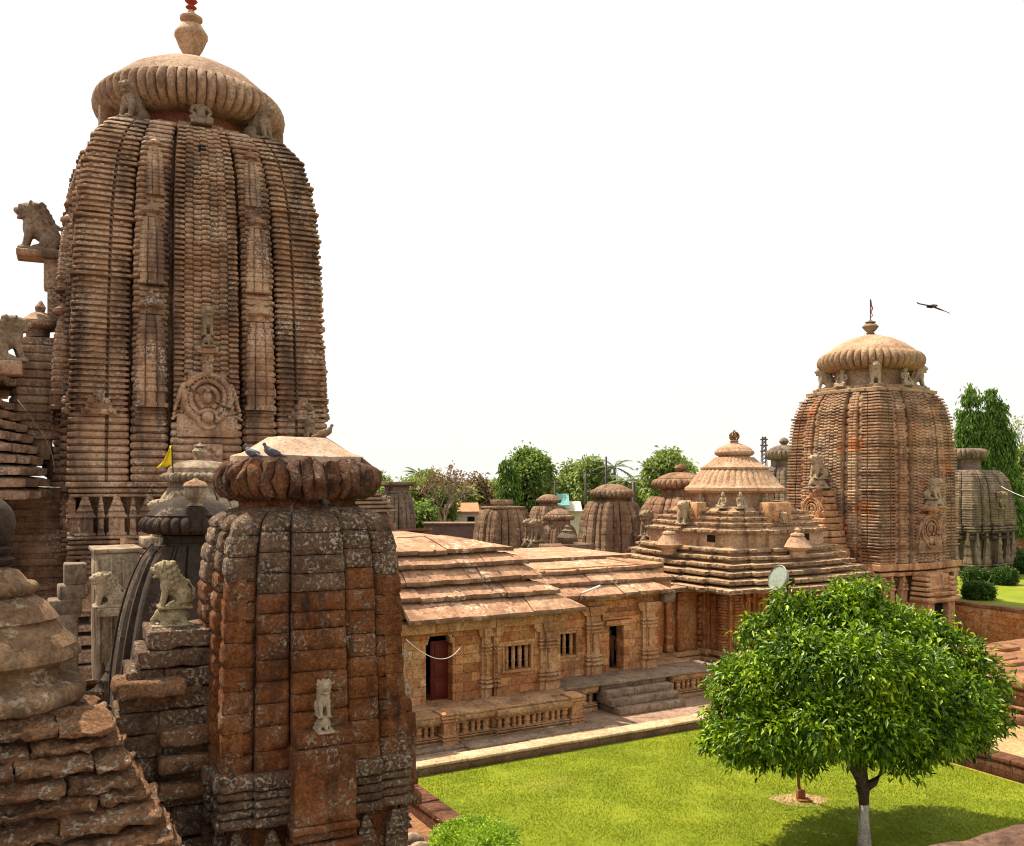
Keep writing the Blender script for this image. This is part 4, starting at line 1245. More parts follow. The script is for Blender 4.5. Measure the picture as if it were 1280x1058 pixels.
for f in range(4):
    for s in (-1, 1):
        a, b = (.295, .505) if s > 0 else (-.505, -.295)
        m = MB()
        rows = courses(AZ0, lowz, 8, .22, ROLL, rnd=rd, jit=.1)[:-1] + courses(lowz, AZ1, N - 12, .18, ROLL, jit=.35, rnd=rd)
        strip(m, f, ahf, a, b, .965, rows, c=.1)
        m.rough(.018, .9, .012, 4, f)
        m.build('side_rib', M['bigtower'], A, 35)
        tc = (a + b) / 2 * aH
        # miniature towers climbing the side rib
        for zb_, zt_, wd in ((12.6, 18.3, 1.35), (18.4, 22.6, 1.1), (22.7, 25.9, .8)):
            tm = (a + b) / 2 * ahf((zb_ + zt_) / 2)
            w0 = .965 * ahf(zb_); w1 = .965 * ahf(zt_)
            mini_spire(A, f, tm, wd, zb_, zt_, w0 + .16, M['bigtower'], w0 - w1)
            mm = MB()
            n = 5
            for i in range(n):
                z = zb_ - .2 - .28 * i
                wq = .965 * ahf(z)
                mm.loft([[fr(f, tm - wd * .5 * q, wq - .2, zz), fr(f, tm - wd * .5 * q, wq + .28 * q, zz), fr(f, tm + wd * .5 * q, wq + .28 * q, zz), fr(f, tm + wd * .5 * q, wq - .2, zz)] for zz, q in ((z - .1, .8), (z - .06, 1), (z + .04, 1), (z + .09, .8))])
            mm.build('moulding', M['bigtower'], A, 35)
    # central rib: brick-like columns of little lintels
    m = MB()
    rows = courses(AZ0, lowz * .985, 8, .15, ROLL, rnd=rd, jit=.1)
    strip(m, f, ahf, -.24, .24, 1.03, rows, c=.05)
    cols = [(-.235, -.165, 0, .2), (-.16, -.098, .5, .14), (-.093, -.036, 0, .18), (-.031, .031, .5, .18), (.036, .093, 0, .18), (.098, .16, .5, .14), (.165, .235, 0, .2)]
    for ci, (a, b, ph, o) in enumerate(cols):
        n = N - 8
        h = (AZ1 - lowz) / n
        rows = [(z + ph * h * .5, q) for z, q in courses(lowz, AZ1 - h * .5, n, o, SLAB if ci in (0, 6) else KNIFE, jit=.35, rnd=rd)]
        strip(m, f, ahf, a, b, 1.015, rows, c=.12, lat=.1)
    m.rough(.025, .9, .015, 4, f)
    m.build('central_rib', M['bigtower'], A, 35)
    for tcx in (-.74, .74):
        m = MB()
        zc = lowz + .1
        w = .92 * ahf(zc) + .22
        for k in range(4):
            fbox(m, f, tcx * aH, 1.5 - .34 * k, w - .1, .2 - .02 * k, zc + .26 * k, zc + .26 * (k + 1), .02)
        for k in range(5): ell(m, fr(f, tcx * aH + .5 * math.cos(PI * k / 4), w + .12, zc + .2 + .55 * math.sin(PI * k / 4)), (.16, .12, .16), sub=1)
        m.rough(.03, 4, .01, 12)
        m.build('carved_gable', M['bigtower'], A, 60)
# horseshoe medallion and its lion on the two visible faces
def medallion(t, f, tc, w, zc, r, mat, scale=1.0):
    m = MB()
    # backing slab with stepped shoulders
    for k, (hw2, z0, z1, d) in enumerate(((r * 2.1, zc - r * 1.75, zc - r * .75, .18), (r * 1.85, zc - r * .75, zc + r * .35, .14), (r * 1.35, zc + r * .35, zc + r * 1.15, .1))):
        fbox(m, f, tc, hw2 * 2 * .62, w - .1, d + .1, z0, z1, .03)
    for rr, th, b in ((r, .12, 28), (r * .74, .09, 0), (r * .45, .09, 0)):
        n = 30
        pts = []
        for i in range(n + 1):
            a = -PI * .36 + (PI * 1.72) * i / n
            pts.append(Vector(fr(f, tc + rr * math.cos(a), w + .2, zc + rr * math.sin(a) * 1.05)))
        m.tube(pts, th * scale, 6)
        if b:
            for i in range(b + 1):
                a = -PI * .36 + (PI * 1.72) * i / b
                ell(m, fr(f, tc + rr * .87 * math.cos(a), w + .22, zc + rr * .87 * math.sin(a) * 1.05), (.055 * scale,) * 3, sub=1)
    ell(m, fr(f, tc, w + .2, zc + r * 1.3), (r * .26, r * .22, r * .4), sub=2)
    ell(m, fr(f, tc, w + .15, zc + .02), (r * .22, r * .2, r * .3), sub=2); ell(m, fr(f, tc, w + .22, zc + r * .32), (r * .12,) * 3, sub=2)
    ell(m, fr(f, tc, w + .2, zc - r * .85), (r * .28, r * .22, r * .3), sub=2)
    n = 18
    pts = [Vector(fr(f, tc + r * .42 * math.cos(a), w + .24, zc - r * .95 + r * .42 * math.sin(a))) for a in [2 * PI * i / n for i in range(n + 1)]]
    m.tube(pts, .075 * scale, 6)
    for s in (-1, 1):   # attendant figures leaning on the ring and scroll work
        cap(m, fr(f, tc + s * r * 1.25, w + .16, zc - r * .1), fr(f, tc + s * r * 1.02, w + .2, zc + r * .55), r * .11, r * .13)
        ell(m, fr(f, tc + s * r * .98, w + .22, zc + r * .8), (r * .1,) * 3, sub=1)
        cap(m, fr(f, tc + s * r * 1.25, w + .16, zc - r * .1), fr(f, tc + s * r * 1.4, w + .14, zc - r * .55), r * .1, r * .07)
        for k in range(9):
            a = k * 1.7
            ell(m, fr(f, tc + s * (r * 1.15 + r * .32 * math.cos(a)), w + .14, zc - r * .95 + r * .38 * math.sin(a * 1.3)), (r * .1, r * .08, r * .09), sub=1)
        for k in range(4):
            ell(m, fr(f, tc + s * r * (.3 + .1 * k), w + .16, zc - r * (.5 + .09 * k)), (r * .1, r * .08, r * .08), sub=1)
    m.rough(.02 * scale, 4, .015 * scale, 11)
    m.build('medallion', mat, t, 60)
for f in range(4):
    zc = 13.1
    medallion(A, f, 0, 1.02 * ahf(zc) + .16, zc, 1.06, M['bigtower'], 1.3)
    m = MB(); fbox(m, f, 0, .95, 1.02 * ahf(15.5), .75, 15.2, 15.5, .03); fbox(m, f, 0, .5, 1.02 * ahf(15), .55, 14.7, 15.22, .03)
    m.rough(.02, 4, .01, 12); m.build('lion_bracket', M['bigtower'], A, 60); m = MB()
    # niche under the medallion
    fbox(m, f, 0, 1.3, 1.03 * aH, .42, 9.1, 10.9, .04); 
    for k in range(7): ell(m, fr(f, .5 * math.cos(PI * k / 6), 1.03 * aH + .42, 10.1 + .62 * math.sin(PI * k / 6)), (.15, .12, .15), sub=1)
    ell(m, fr(f, 0, 1.03 * aH + .42, 9.8), (.25, .2, .5)); ell(m, fr(f, 0, 1.03 * aH + .45, 10.35), (.15, .15, .16))
    m.rough(.02, 4, .01, 12)
    m.build('arched_niche', M['bigtower'], A, 60)
    ang = (-90, 180, 90, 0)[f]
    if f == 0:
        statue('lion_statue', LION_FINE, 2.0, fr(0, 0, 1.02 * ahf(16) + .35, 15.5), -90, M['statue_dark'], A, w=.8)
# big projecting lion of the left face on its long bracket
m = MB(); fbox(m, 1, 0, 1.6, 1.0 * ahf(21), 2.3, 20.4, 20.75, .05); fbox(m, 1, 0, 1.2, 1.0 * ahf(19.5), 1.0, 18.9, 20.4, .05); fbox(m, 1, 0, 1.0, 1.0 * ahf(18.5), .8, 17.0, 18.9, .05)
m.build('lion_bracket', M['bigtower'], A, 50)
statue('lion_statue', LION, 2.55, fr(1, 0, 1.0 * ahf(21) + 1.3, 20.75), 180, M['statue_dark'], A)
mini_spire(A, 1, 0, 2.6, 10.2, 18.3, 1.03 * aH + 1.3, M['bigtower'], .6)
# small lions jutting on the right
for z, sc_ in ((14.4, 1.3), (11.1, .9)):
    statue('lion_statue', LION, sc_, fr(3, 0, 1.03 * ahf(z) + .45, z), 0, M['statue_dark'], A)
    m = MB(); fbox(m, 3, 0, .8, 1.0 * ahf(z), .95, z - .2, z, .03); m.build('lion_bracket', M['bigtower'], A, 50)
statue('lion_statue', LION, 1.1, fr(0, -.72 * 0, 0, 0), -90, M['statue_dark'], A).location = fr(0, .78 * aH, 1.0 * aH, 11.2)
# dark slot near the top
m = MB(); fbox(m, 0, -.1, .32, 1.0 * ahf(25.3), .22, 25.1, 25.55, .01); m.build('small_opening', M['black'], A)
# base of the tower
m = MB()
for z0, z1, e in ((8.85, 9.1, .27), (8.6, 8.8, .15), (8.4, 8.55, .08), (6.45, 6.6, .22), (6.22, 6.4, .14), (6.0, 6.18, .24), (5.75, 5.95, .16), (5.55, 5.7, .22), (4.95, 5.05, .08), (3.5, 3.6, .08), (2.9, 3.1, .1), (2.2, 2.5, .2), (1.6, 2.0, .35), (.8, 1.4, .5), (0, .7, .75)):
    st = ((1, .92), (.53, .965), (.26, 1.03))
    m.loft([tier_ring(aH + e - .05, z0, st), tier_ring(aH + e, z0 + .05, st), tier_ring(aH + e, z1 - .06, st), tier_ring(aH + e - .05, z1 - .002, st)])
m.rough(.02, 1.2)
m.build('base_mouldings', M['bigtower'], A, 35)
for f in range(4):
    for tcx, w, d in ((-.83, .8, .92), (-.62, .8, .92), (-.4, .9, .965), (0, 1.9, 1.03), (.4, .9, .965), (.62, .8, .92), (.83, .8, .92), (-.725, .3, .92), (.725, .3, .92), (-.51, .3, .94), (.51, .3, .94), (-.29, .34, 1.0), (.29, .34, 1.0)):
        if abs(tcx) > .9: continue
        wo = aH * d
        tc = tcx * aH
        for z0, z1, zr in ((6.6, 7.5, 8.2), (3.1, 4.9, 5.5)):
            m = MB()
            fbox(m, f, tc, w * .85, wo - .3, .38, z0, z1, .03)
            pidha_stack(m, (tc, wo - .1), w * 1.15, .32, z1 - .05, zr - z1 + .3, 3, f)
            fbox(m, f, tc, w * 1.1, wo - .3, .48, z0, z0 + .15, .03)
            ell(m, fr(f, tc, wo + .12, (z0 + z1) / 2 + .1), (.14, .1, .3), sub=2)
            m.rough(.012, 4)
            m.build('carved_niche', M['bigtower'], A, 45)
    m = MB(); fbox(m, f, -.55 * aH, .62, .92 * aH + .2, .12, 5.75, 6.5, .03); m.build('carved_panel', M['carved'], A, 45)
# crown
crown_parts(A, 26.8, 3.1, 28.95, 4.95, .98, 60, [(4.2, 29.55), (4.4, 29.7), (4.2, 29.95), (3.3, 30.75), (2.1, 31.4), (1.0, 31.75), (.8, 31.8)], M['redstone'], M['bigcrown'], M['bigcrown'],
            fin=pot(.82, 31.75, 3.1), mat_fin=M['halldome'], nseg=8, depth=.085)
m = MB(); m.lathe([(.1, 34.7), (.3, 34.85), (.12, 35.0), (.34, 35.2), (.1, 35.4), (.08, 36.6)], 12); m.build('finial_spike', M['redcloth'], A, 40)
m = MB()
for h, z0, z1 in ((4.15, 26.55, 26.85), (3.9, 26.85, 27.1), (3.5, 27.1, 27.3)):
    st = ((1, .9), (.55, .97), (.27, 1.06))
    m.loft([tier_ring(h, z0, st), tier_ring(h + .06, z0 + .05, st), tier_ring(h + .06, z1 - .05, st), tier_ring(h - .1, z1, st)])
m.rough(.05, 1.5, .02, 5)
m.build('shoulder_slab', M['bigcrown'], A, 35)
for (dx, dy, a) in ((-1, -1, -135), (1, -1, -45), (1, 1, 45), (-1, 1, 135)):
    statue('lion_statue', LION, 2.0, (dx * 3.1, dy * 3.1, 27.0), a, M['statue_dark'], A)
for f in range(4):
    statue('guardian_statue', SEATED, 1.75, fr(f, 0, 4.15, 26.95), (-90, 180, 90, 0)[f], M['statue_dark'], A)
for a in (160, 20, -20 , 200):
    m = MB(); m.box((4.75 * math.cos(R(a)), 4.75 * math.sin(R(a)), 27.4), (.28, .28, 1.5), R(a)); m.build('stone_prop', M['bigcrown'], A)

# ------------------------------------------------------------------ tiered hall in front of the great tower, far left (D)
D_ = thing('tiered_roof_hall', 'brown hall of many stacked stone eaves cut by the left edge beside the tallest tower', 'hall', uv(-5.2 - .6, 52.1, 0), AX)
A2 = R(25.5); dl = Vector(A.location) + Vector((-math.cos(A2) * 15.4, -math.sin(A2) * 15.4, 0)); D_.rotation_euler.z = A2; D_.location = dl
z = 8.35; h = 8.75
for i in range(9):
    m = MB(); eave(m, h, z, .3, .22, 1.0, True); m.rough(.03, 1.3, .01, 5, i); m.build('roof_tier', M['bigtower'], D_, 30)
    h -= .14 + .022 * i; z += .53
m = MB(); m.loft([tier_ring(7.4, 8.4), tier_ring(6.2, 12.6), tier_ring(5.9, 12.7), tier_ring(5.7, 16)]); m.build('attic_wall', M['bigtower'], D_)
for i, (h, z) in enumerate(((7.1, 13.75), (6.9, 14.35), (6.6, 14.95), (6.1, 15.5))):
    m = MB(); eave(m, h, z, .3, .25, 1.0); m.rough(.03, 1.3, .01, 5, i); m.build('roof_tier', M['bigtower'], D_, 30)
m = MB(); m.loft([tier_ring(4.6, 15.7), tier_ring(3.2, 16.6)]); m.lathe([(2.6, 16.5), (2.6, 17.5), (4, 17.8), (4.1, 18.2), (2.5, 19.6), (1, 20.2)], 40); m.build('crown', M['bigtower'], D_, 40)
m = MB(); m.box((9, 0, 4.4), (7, 4.4, 8.8))
for k in range(14): m.box((9, -2.25, .4 + .6 * k), (7.1, .3 - .12 * (k % 2), .3))
m.build('vestibule_wall', M['bigtower'], D_)
m = MB(); m.loft([tier_ring(6.6, 0), tier_ring(6.6, 8.6)]); m.build('wall', M['bigtower'], D_)
m = MB()
for k in range(11): m.loft([tier_ring(6.66, .6 + .72 * k), tier_ring(6.85, .66 + .72 * k), tier_ring(6.85, .98 + .72 * k), tier_ring(6.66, 1.05 + .72 * k)])
m.build('wall_mouldings', M['bigtower'], D_, 35)
p = Vector((5.6, -5.6, 15.7))
bpy.context.view_layer.update(); p = D_.matrix_world.inverted() @ Vector(at(10, 39.5, CAM_H + 148 / 1150 * 39.5)); statue('lion_statue', LION, 2.0, p, 10, M['statue_dark'], D_)
m = rbox((p.x - .2, p.y, p.z - .3), (1.5, 1.1, .6), .3, .06, .03, 2); m.build('statue_pedestal', M['bigtower'], D_, 50)

# ------------------------------------------------------------------ banded tower at the right (J)
J = thing('temple_tower', 'orange and grey banded stone tower with fluted crown and red pennant at the right', 'temple tower', at(1088, 52.5), AX)
jH = 3.5
JZ0, JZ1 = 4.75, 14.15
jpf = interp([(0, 1.0), (.25, 1.0), (.5, .99), (.7, .965), (.84, .92), (.93, .85), (1, .72)])
jhf = lambda z: jH * (jpf((z - JZ0) / (JZ1 - JZ0)) if z > JZ0 else 1.0)
m = MB(); m.loft([square_ring(jhf(z) * .8, z, .2) for z in [0, 4] + [JZ0 + (JZ1 - JZ0) * k / 20 for k in range(21)]])
m.build('inner_wall', M['rtower'], J, 30)
for k in range(4):
    m = MB(); corner(m, k, jhf, .6, .92, courses(JZ0, JZ1, 56, .1, SLAB, big=6, jit=.3, rnd=rd, bigo=1.5), c=.1, groove=.12); m.rough(.015, 1.2, .008, 5, k); m.build('corner_rib', M['rtower'], J, 35)
for f in range(4):
    m = MB()
    for s in (-1, 1):
        for a, b, d, n, o, pat in ((.31, .365, .94, 24, .08, ROLL), (.385, .45, .985, 60, .05, KNIFE), (.46, .525, .985, 60, .05, KNIFE), (.545, .59, .93, 26, .08, ROLL)):
            aa, bb = (a, b) if s > 0 else (-b, -a)
            strip(m, f, jhf, aa, bb, d, courses(JZ0, JZ1, n, o, pat, jit=.4, rnd=rd), c=.16)
    m.rough(.015, 1.2, .008, 5, f); m.build('side_rib', M['rtower'], J, 35)
    m = MB()
    for ci, (a, b, ph) in enumerate([(-.28, -.2, 0), (-.195, -.12, .5), (-.115, -.042, 0), (-.037, .037, .5), (.042, .115, 0), (.12, .195, .5), (.2, .28, 0)]):
        h = (JZ1 - JZ0) / 56
        strip(m, f, jhf, a, b, 1.02, [(z + ph * h * .5, q) for z, q in courses(JZ0, JZ1 - h * .5, 56, .075, SLAB if ci in (0, 6) else KNIFE, jit=.35, rnd=rd)], c=.12, lat=.1)
    m.rough(.012, 1.2, .007, 5, f); m.build('central_rib', M['rtower'], J, 35)
# porch, medallion and lion on the two visible faces
for f in (0, 1, 2, 3):
    ang = (-90, 180, 90, 0)[f]
    zc = 6.55
    if f != 1:
        medallion(J, f, 0, 1.03 * jhf(zc) + .08, zc, .72, M['rtower'], .8)
        m = MB(); fbox(m, f, 0, 1.5, 1.02 * jH, .8, 2.75, 4.2, .04)
        for k in range(5): fbox(m, f, 0, 2.5 - .32 * k, 1.02 * jH, 1.15 - .14 * k, 2.75 + .33 * k, 2.95 + .33 * k, .05)
        for s in (-1, 1):
            fbox(m, f, s * .85, .55, 1.02 * jH, .95, .3, 2.8, .04)
            for k in range(5): fbox(m, f, s * 1.0, .75 - .1 * k, 1.02 * jH + .1, 1.0 - .05 * k, 2.85 + .26 * k, 3.02 + .26 * k, .03)
        m.rough(.015, 3, .008, 9)
        pb = m.build('porch', M['rcrown'] if False else M['carved'], J, 45)
        m = MB(); fbox(m, f, 0, 1.1, 1.02 * jH, .62, .3, 2.72, .01); m.build('doorway', M['black'], J)
        statue('lion_statue', LION_FINE, 1.55, fr(f, 0, 1.03 * jhf(8) + .45, 7.75), ang, M['statue'], J)
        m = MB(); fbox(m, f, 0, 1.0, 1.0 * jhf(7.6), 1.0, 7.55, 7.75, .03); m.build('lion_bracket', M['carved'], J, 50)
    else:
        m = MB()
        for k in range(9): fbox(m, f, 0, 2.7 - .2 * k, 1.0 * jH, 2.1 - .17 * k, 5.4 + .36 * k, 5.72 + .36 * k, .06)
        fbox(m, f, 0, 3.0, 1.0 * jH, 2.6, .3, 5.5, .05)
        m.rough(.02, 3, .01, 8)
        m.build('vestibule_roof', M['carved'], J, 45)
        medallion(J, f, 0, 1.03 * jH + .9, 7.6, .6, M['carved'], .7)
        statue('lion_statue', LION_FINE, 1.85, fr(f, 0, 1.0 * jH + .75, 8.75), ang, M['statue'], J)
m = MB()
for z0, z1, e in ((4.4, 4.75, .16), (4.1, 4.3, .1), (2.5, 2.7, .1), (2.25, 2.42, .1), (1.3, 1.5, .12), (.95, 1.15, .22), (.55, .8, .3), (.25, .5, .42)):
    st = ((1, .92), (.58, .97), (.29, 1.02))
    m.loft([tier_ring(jH + e - .03, z0, st), tier_ring(jH + e, z0 + .03, st), tier_ring(jH + e, z1 - .04, st), tier_ring(jH + e - .03, z1 - .002, st)])
m.build('base_mouldings', M['carved'], J, 35)
for f in range(4):
    for tcx, w, d in ((-.82, .42, .92), (-.66, .42, .92), (-.44, .5, .965), (.44, .5, .965), (.66, .42, .92), (.82, .42, .92)):
        wo = jH * d
        for z0, z1, zr in ((2.7, 3.4, 3.95), (1.5, 2.0, 2.25)):
            m = MB(); fbox(m, f, tcx * jH, w * .85, wo - .2, .26, z0, z1, .02); pidha_stack(m, (tcx * jH, wo - .06), w * 1.1, .2, z1 - .04, zr - z1 + .2, 3, f)
            m.build('carved_niche', M['carved'], J, 45)
crown_parts(J, 14.1, 1.95, 15.88, 2.92, .56, 44, [(2.3, 16.25), (2.42, 16.35), (2.35, 16.5), (1.9, 16.85), (1.2, 17.2), (.35, 17.45), (.3, 17.46)], M['rcrown'], M['rcrown'], M['halldome'], fin=pot(.42, 17.5, .85), mat_fin=M['statue_dark'], nseg=8, depth=.09)
m = MB()
for h, z0, z1 in ((2.75, 14.0, 14.2), (2.45, 14.2, 14.4)):
    m.loft([tier_ring(h, z0), tier_ring(h + .04, z0 + .03), tier_ring(h + .04, z1 - .03), tier_ring(h - .2, z1 + .03)])
m.build('shoulder_slab', M['rcrown'], J, 35)
for (dx, dy, a) in ((-1, -1, -135), (1, -1, -45), (1, 1, 45), (-1, 1, 135)):
    statue('lion_statue', LION, 1.35, (dx * 1.72, dy * 1.72, 14.35), a, M['statue'], J)
for f in range(4): statue('guardian_statue', SEATED, 1.15, fr(f, 0, 2.3, 14.35), (-90, 180, 90, 0)[f], M['statue'], J)
m = MB(); m.tube([(0, 0, 18.3), (0, 0, 19.5)], .03, 6); pl = m.build('flag_pole', M['iron'], J)
m = MB()
pts = [(0, 19.45), (.06, 19.2), (.16, 19.0), (.07, 18.8), (.18, 18.6), (.05, 18.45)]
m.loft([[(-.03 + x, -.01, z), (.06 + x * 1.3, -.02 + .02 * i, z), (.06 + x * 1.3, .01 + .02 * i, z), (-.03 + x, .02, z)] for i, (x, z) in enumerate(pts)])
m.build('pennant', M['redcloth'], pl)

# ------------------------------------------------------------------ lichened tower in the foreground (B)
B = thing('laterite_tower', 'squat red laterite tower spotted with pale lichen in the left foreground', 'shrine tower', at(372, 17), R(25.5))
BZ0, BZ1 = 4.35, 8.68
bH = 1.76
bpf = interp([(0, 1.0), (.2, .985), (.45, .955), (.65, .94), (.8, .915), (.9, .87), (.96, .81), (1, .66)])
bhf = lambda z: bH * (bpf((z - BZ0) / (BZ1 - BZ0)) if z > BZ0 else 1.0)
def block_strip(f, t0, t1, d, nb, mat_lo, mat_hi, t, seed, name, zsplit=7.5, back=.78):
    """a rib laid of separate rough blocks following the curve"""
    rd = random.Random(seed)
    lo, hi = MB(), MB()
    z = BZ0; cuts = [BZ0]
    for i in range(nb):
        cuts.append(cuts[-1] + rd.uniform(.85, 1.15))
    sc_ = (BZ1 - BZ0) / (cuts[-1] - BZ0)
    cuts = [BZ0 + (c - BZ0) * sc_ for c in cuts]
    for i in range(nb):
        za, zb = cuts[i] + .007, cuts[i + 1] - .007
        push = rd.uniform(-.022, .022)
        na, nbk = max(4, int((t1 - t0) * bH / .055)), max(4, int((zb - za) / .055))
        m = MB(); idx = {}
        e = .034
        for b in range(nbk + 1):
            fb = b / nbk
            zz = za + (zb - za) * fb
            h = bhf(zz)
            for a in range(na + 1):
                fa = a / na
                x = (t0 + (t1 - t0) * fa) * h
                w = d * h + push
                ed = 0
                dx = min(fa, 1 - fa) * (t1 - t0) * h; dz_ = min(fb, 1 - fb) * (zb - za)
                if dx < .04: ed += (1 - dx / .04) ** 2 * e
                if dz_ < .04: ed += (1 - dz_ / .04) ** 2 * e
                q = Vector(fr(f, x, w, zz))
                nn = noise.fractal(q * 7 + Vector((seed, 0, 0)), .8, 2.2, 4) * .02
                m.v.append(fr(f, x, w - ed + nn, zz))
        W = na + 1
        for b in range(nbk):
            for a in range(na): m.f.append((b * W + a, b * W + a + 1, (b + 1) * W + a + 1, (b + 1) * W + a))
        # sides
        base = len(m.v)
        border = [(a, 0) for a in range(na + 1)] + [(na, b) for b in range(1, nbk + 1)] + [(a, nbk) for a in range(na - 1, -1, -1)] + [(0, b) for b in range(nbk - 1, 0, -1)]
        for a, b in border:
            zz = za + (zb - za) * b / nbk; h = bhf(zz)
            m.v.append(fr(f, (t0 + (t1 - t0) * a / na) * h, d * h * back, zz))
        nbd = len(border)
        for i2 in range(nbd):
            j2 = (i2 + 1) % nbd
            a, b = border[i2]; a2, b2 = border[j2]
            m.f.append((b2 * W + a2, b * W + a, base + i2, base + j2))
        (hi if (za + zb) / 2 > zsplit + rd.uniform(-.25, .25) else lo).join(m)
    if lo.f: lo.build(name, mat_lo, t, 60)
    if hi.f: hi.build(name, mat_hi, t, 60)
m = MB(); m.loft([square_ring(bhf(z) * .84, z, .1) for z in [0, 3] + [BZ0 + (BZ1 - BZ0) * k / 16 for k in range(17)]])
m.build('inner_wall', M['later'], B, 30)
for f in range(4):
    block_strip(f, -.27, .27, 1.03, 13, M['later'], M['later_top'], B, 10 + f, 'central_rib')
    for s in (-1, 1):
        a, b = (.29, .6) if s > 0 else (-.6, -.29)
        block_strip(f, a, b, .965, 12, M['later'], M['later_top'], B, 20 + f * 2 + s, 'side_rib')
        a, b = (.62, .905) if s > 0 else (-.905, -.62)
        block_strip(f, a, b, .91, 12, M['later'], M['later_top'], B, 40 + f * 2 + s, 'corner_rib')
# mouldings under the ribs
for f in range(4):
    m = MB()
    for k, (z0, z1, e) in enumerate(((4.12, 4.4, .10), (3.97, 4.1, .05), (3.83, 3.95, .08), (3.68, 3.81, .05), (3.5, 3.66, .08))):
        for a, b, d in ((-.905, -.62, .91), (-.6, -.29, .965), (.29, .6, .965), (.62, .905, .91)):
            x0, x1 = a * bH, b * bH
            lx = x1 - x0 + .05
            mm = rbox((0, 0, 0), (lx, .5, z1 - z0 - .01), .07, .035, .02, 5, seed=k * 9 + f)
            mm.xf(Matrix.Translation(Vector(fr(f, (x0 + x1) / 2, d * bH + e - .25, (z0 + z1) / 2))) @ Matrix.Rotation((0, -PI / 2, PI, PI / 2)[f], 4, 'Z'))
            m.join(mm)
    m.build('base_mouldings', M['later_top'], B, 60)
for f in range(4):
    for tcx, d in ((-.77, .91), (-.45, .965), (.45, .965), (.77, .91)):
        m = MB(); w = .34 if abs(tcx) > .6 else .32
        fbox(m, f, tcx * bH, w, d * bH - .18, .2, 2.2, 3.05, .02)
        pidha_stack(m, (tcx * bH, d * bH - .04), w * 1.15, .13, 3.02, .42, 3, f)
        m.rough(.012, 6, .006, 16); m.build('carved_niche', M['later_top'], B, 60)
    m = MB()
    for z0, z1, e in ((1.9, 2.15, .12), (1.6, 1.85, .2), (1.2, 1.5, .12), (.7, 1.1, .3), (0, .65, .4)):
        fbox(m, f, 0, 2 * bH * .92 + e, bH * .9 - .05, e + .1, z0, z1, .03)
    m.rough(.02, 3, .01, 9); m.build('plinth_course', M['later_top'], B, 60)
# projecting niche with its lion on the front, and the other faces
for f in (0, 2, 3):
    m = MB(); c0 = 1.03 * bH
    for (w, z0, z1, dd) in ((1.02, 3.55, 4.8, .32), (.94, 4.8, 5.05, .26), (1.1, 3.42, 3.56, .36), (1.05, 3.28, 3.42, .3), (1.14, 3.04, 3.26, .42)):
        mm = rbox((0, 0, 0), (w, .7, z1 - z0 - .008), .07, .03, .018, 5, seed=int(z0 * 10))
        mm.xf(Matrix.Translation(Vector(fr(f, 0, c0 + dd - .35, (z0 + z1) / 2))) @ Matrix.Rotation((0, -PI / 2, PI, PI / 2)[f], 4, 'Z')); m.join(mm)
    m.build('niche_projection', M['later'], B, 60)
    statue('lion_statue', LION_FINE, .86, fr(f, 0, bhf(5) * 1.03 + .14, 5.05), (-90, 180, 90, 0)[f], M['statue'], B, w=.78)
# stepped block on the left face carrying the big lion
m = MB(); m2 = MB()
zz = 6.66
steps_ = [(6.66, .30, 1.12), (6.34, .30, 1.28), (6.02, .32, 1.42), (5.68, .34, 1.5), (5.32, .36, 1.56), (4.95, .38, 1.58), (4.55, .4, 1.58), (4.13, .45, 1.5), (3.66, .5, 1.42), (3.1, 3.0, 1.3)]
for k, (ztop, hh, out) in enumerate(steps_):
    zc = ztop - hh / 2
    parts_ = [(-.62, .62)] if k % 2 == 0 and k < 9 else [(-.62, rd.uniform(-.2, .2))]
    if len(parts_) == 1 and parts_[0][1] < .6: parts_.append((parts_[0][1], .62))
    for a, b in parts_:
        w0 = bhf(zc) * .9
        split = [0, out] if out < 1.3 else [0, out * rd.uniform(.45, .6), out]
        for q in range(len(split) - 1):
            mm = rbox((-(w0 + (split[q] + split[q + 1]) / 2), -(a + b) / 2, zc), (split[q + 1] - split[q] - .01, b - a - .01, hh - .012), .05, .022, .03, 5, seed=k * 3 + q)
            m.join(mm)
m.build('stepped_buttress', M['later_top'], B, 60)
statue('lion_statue', LION_FINE, 1.16, (-(bhf(7) * .95 + .6), .05, 6.64), 180, M['statue_green'], B, w=.82)
crown_parts(B, 8.6, 1.04, 9.2, 1.5, .35, 38, [(1.12, 9.4), (1.2, 9.44), (1.2, 9.62), (1.16, 9.64), (1.0, 9.68), (.62, 9.93), (.55, 9.97), (.3, 9.98)], M['later'], M['later_rim'], M['dome'], nseg=8, depth=.085, rough=.07)
m = MB(); m.loft([square_ring(1.12, 8.5, .4), square_ring(1.08, 8.68, .4), square_ring(.95, 8.72, .3)]); m.rough(.03, 3); m.build('shoulder_slab', M['later_top'], B, 60)

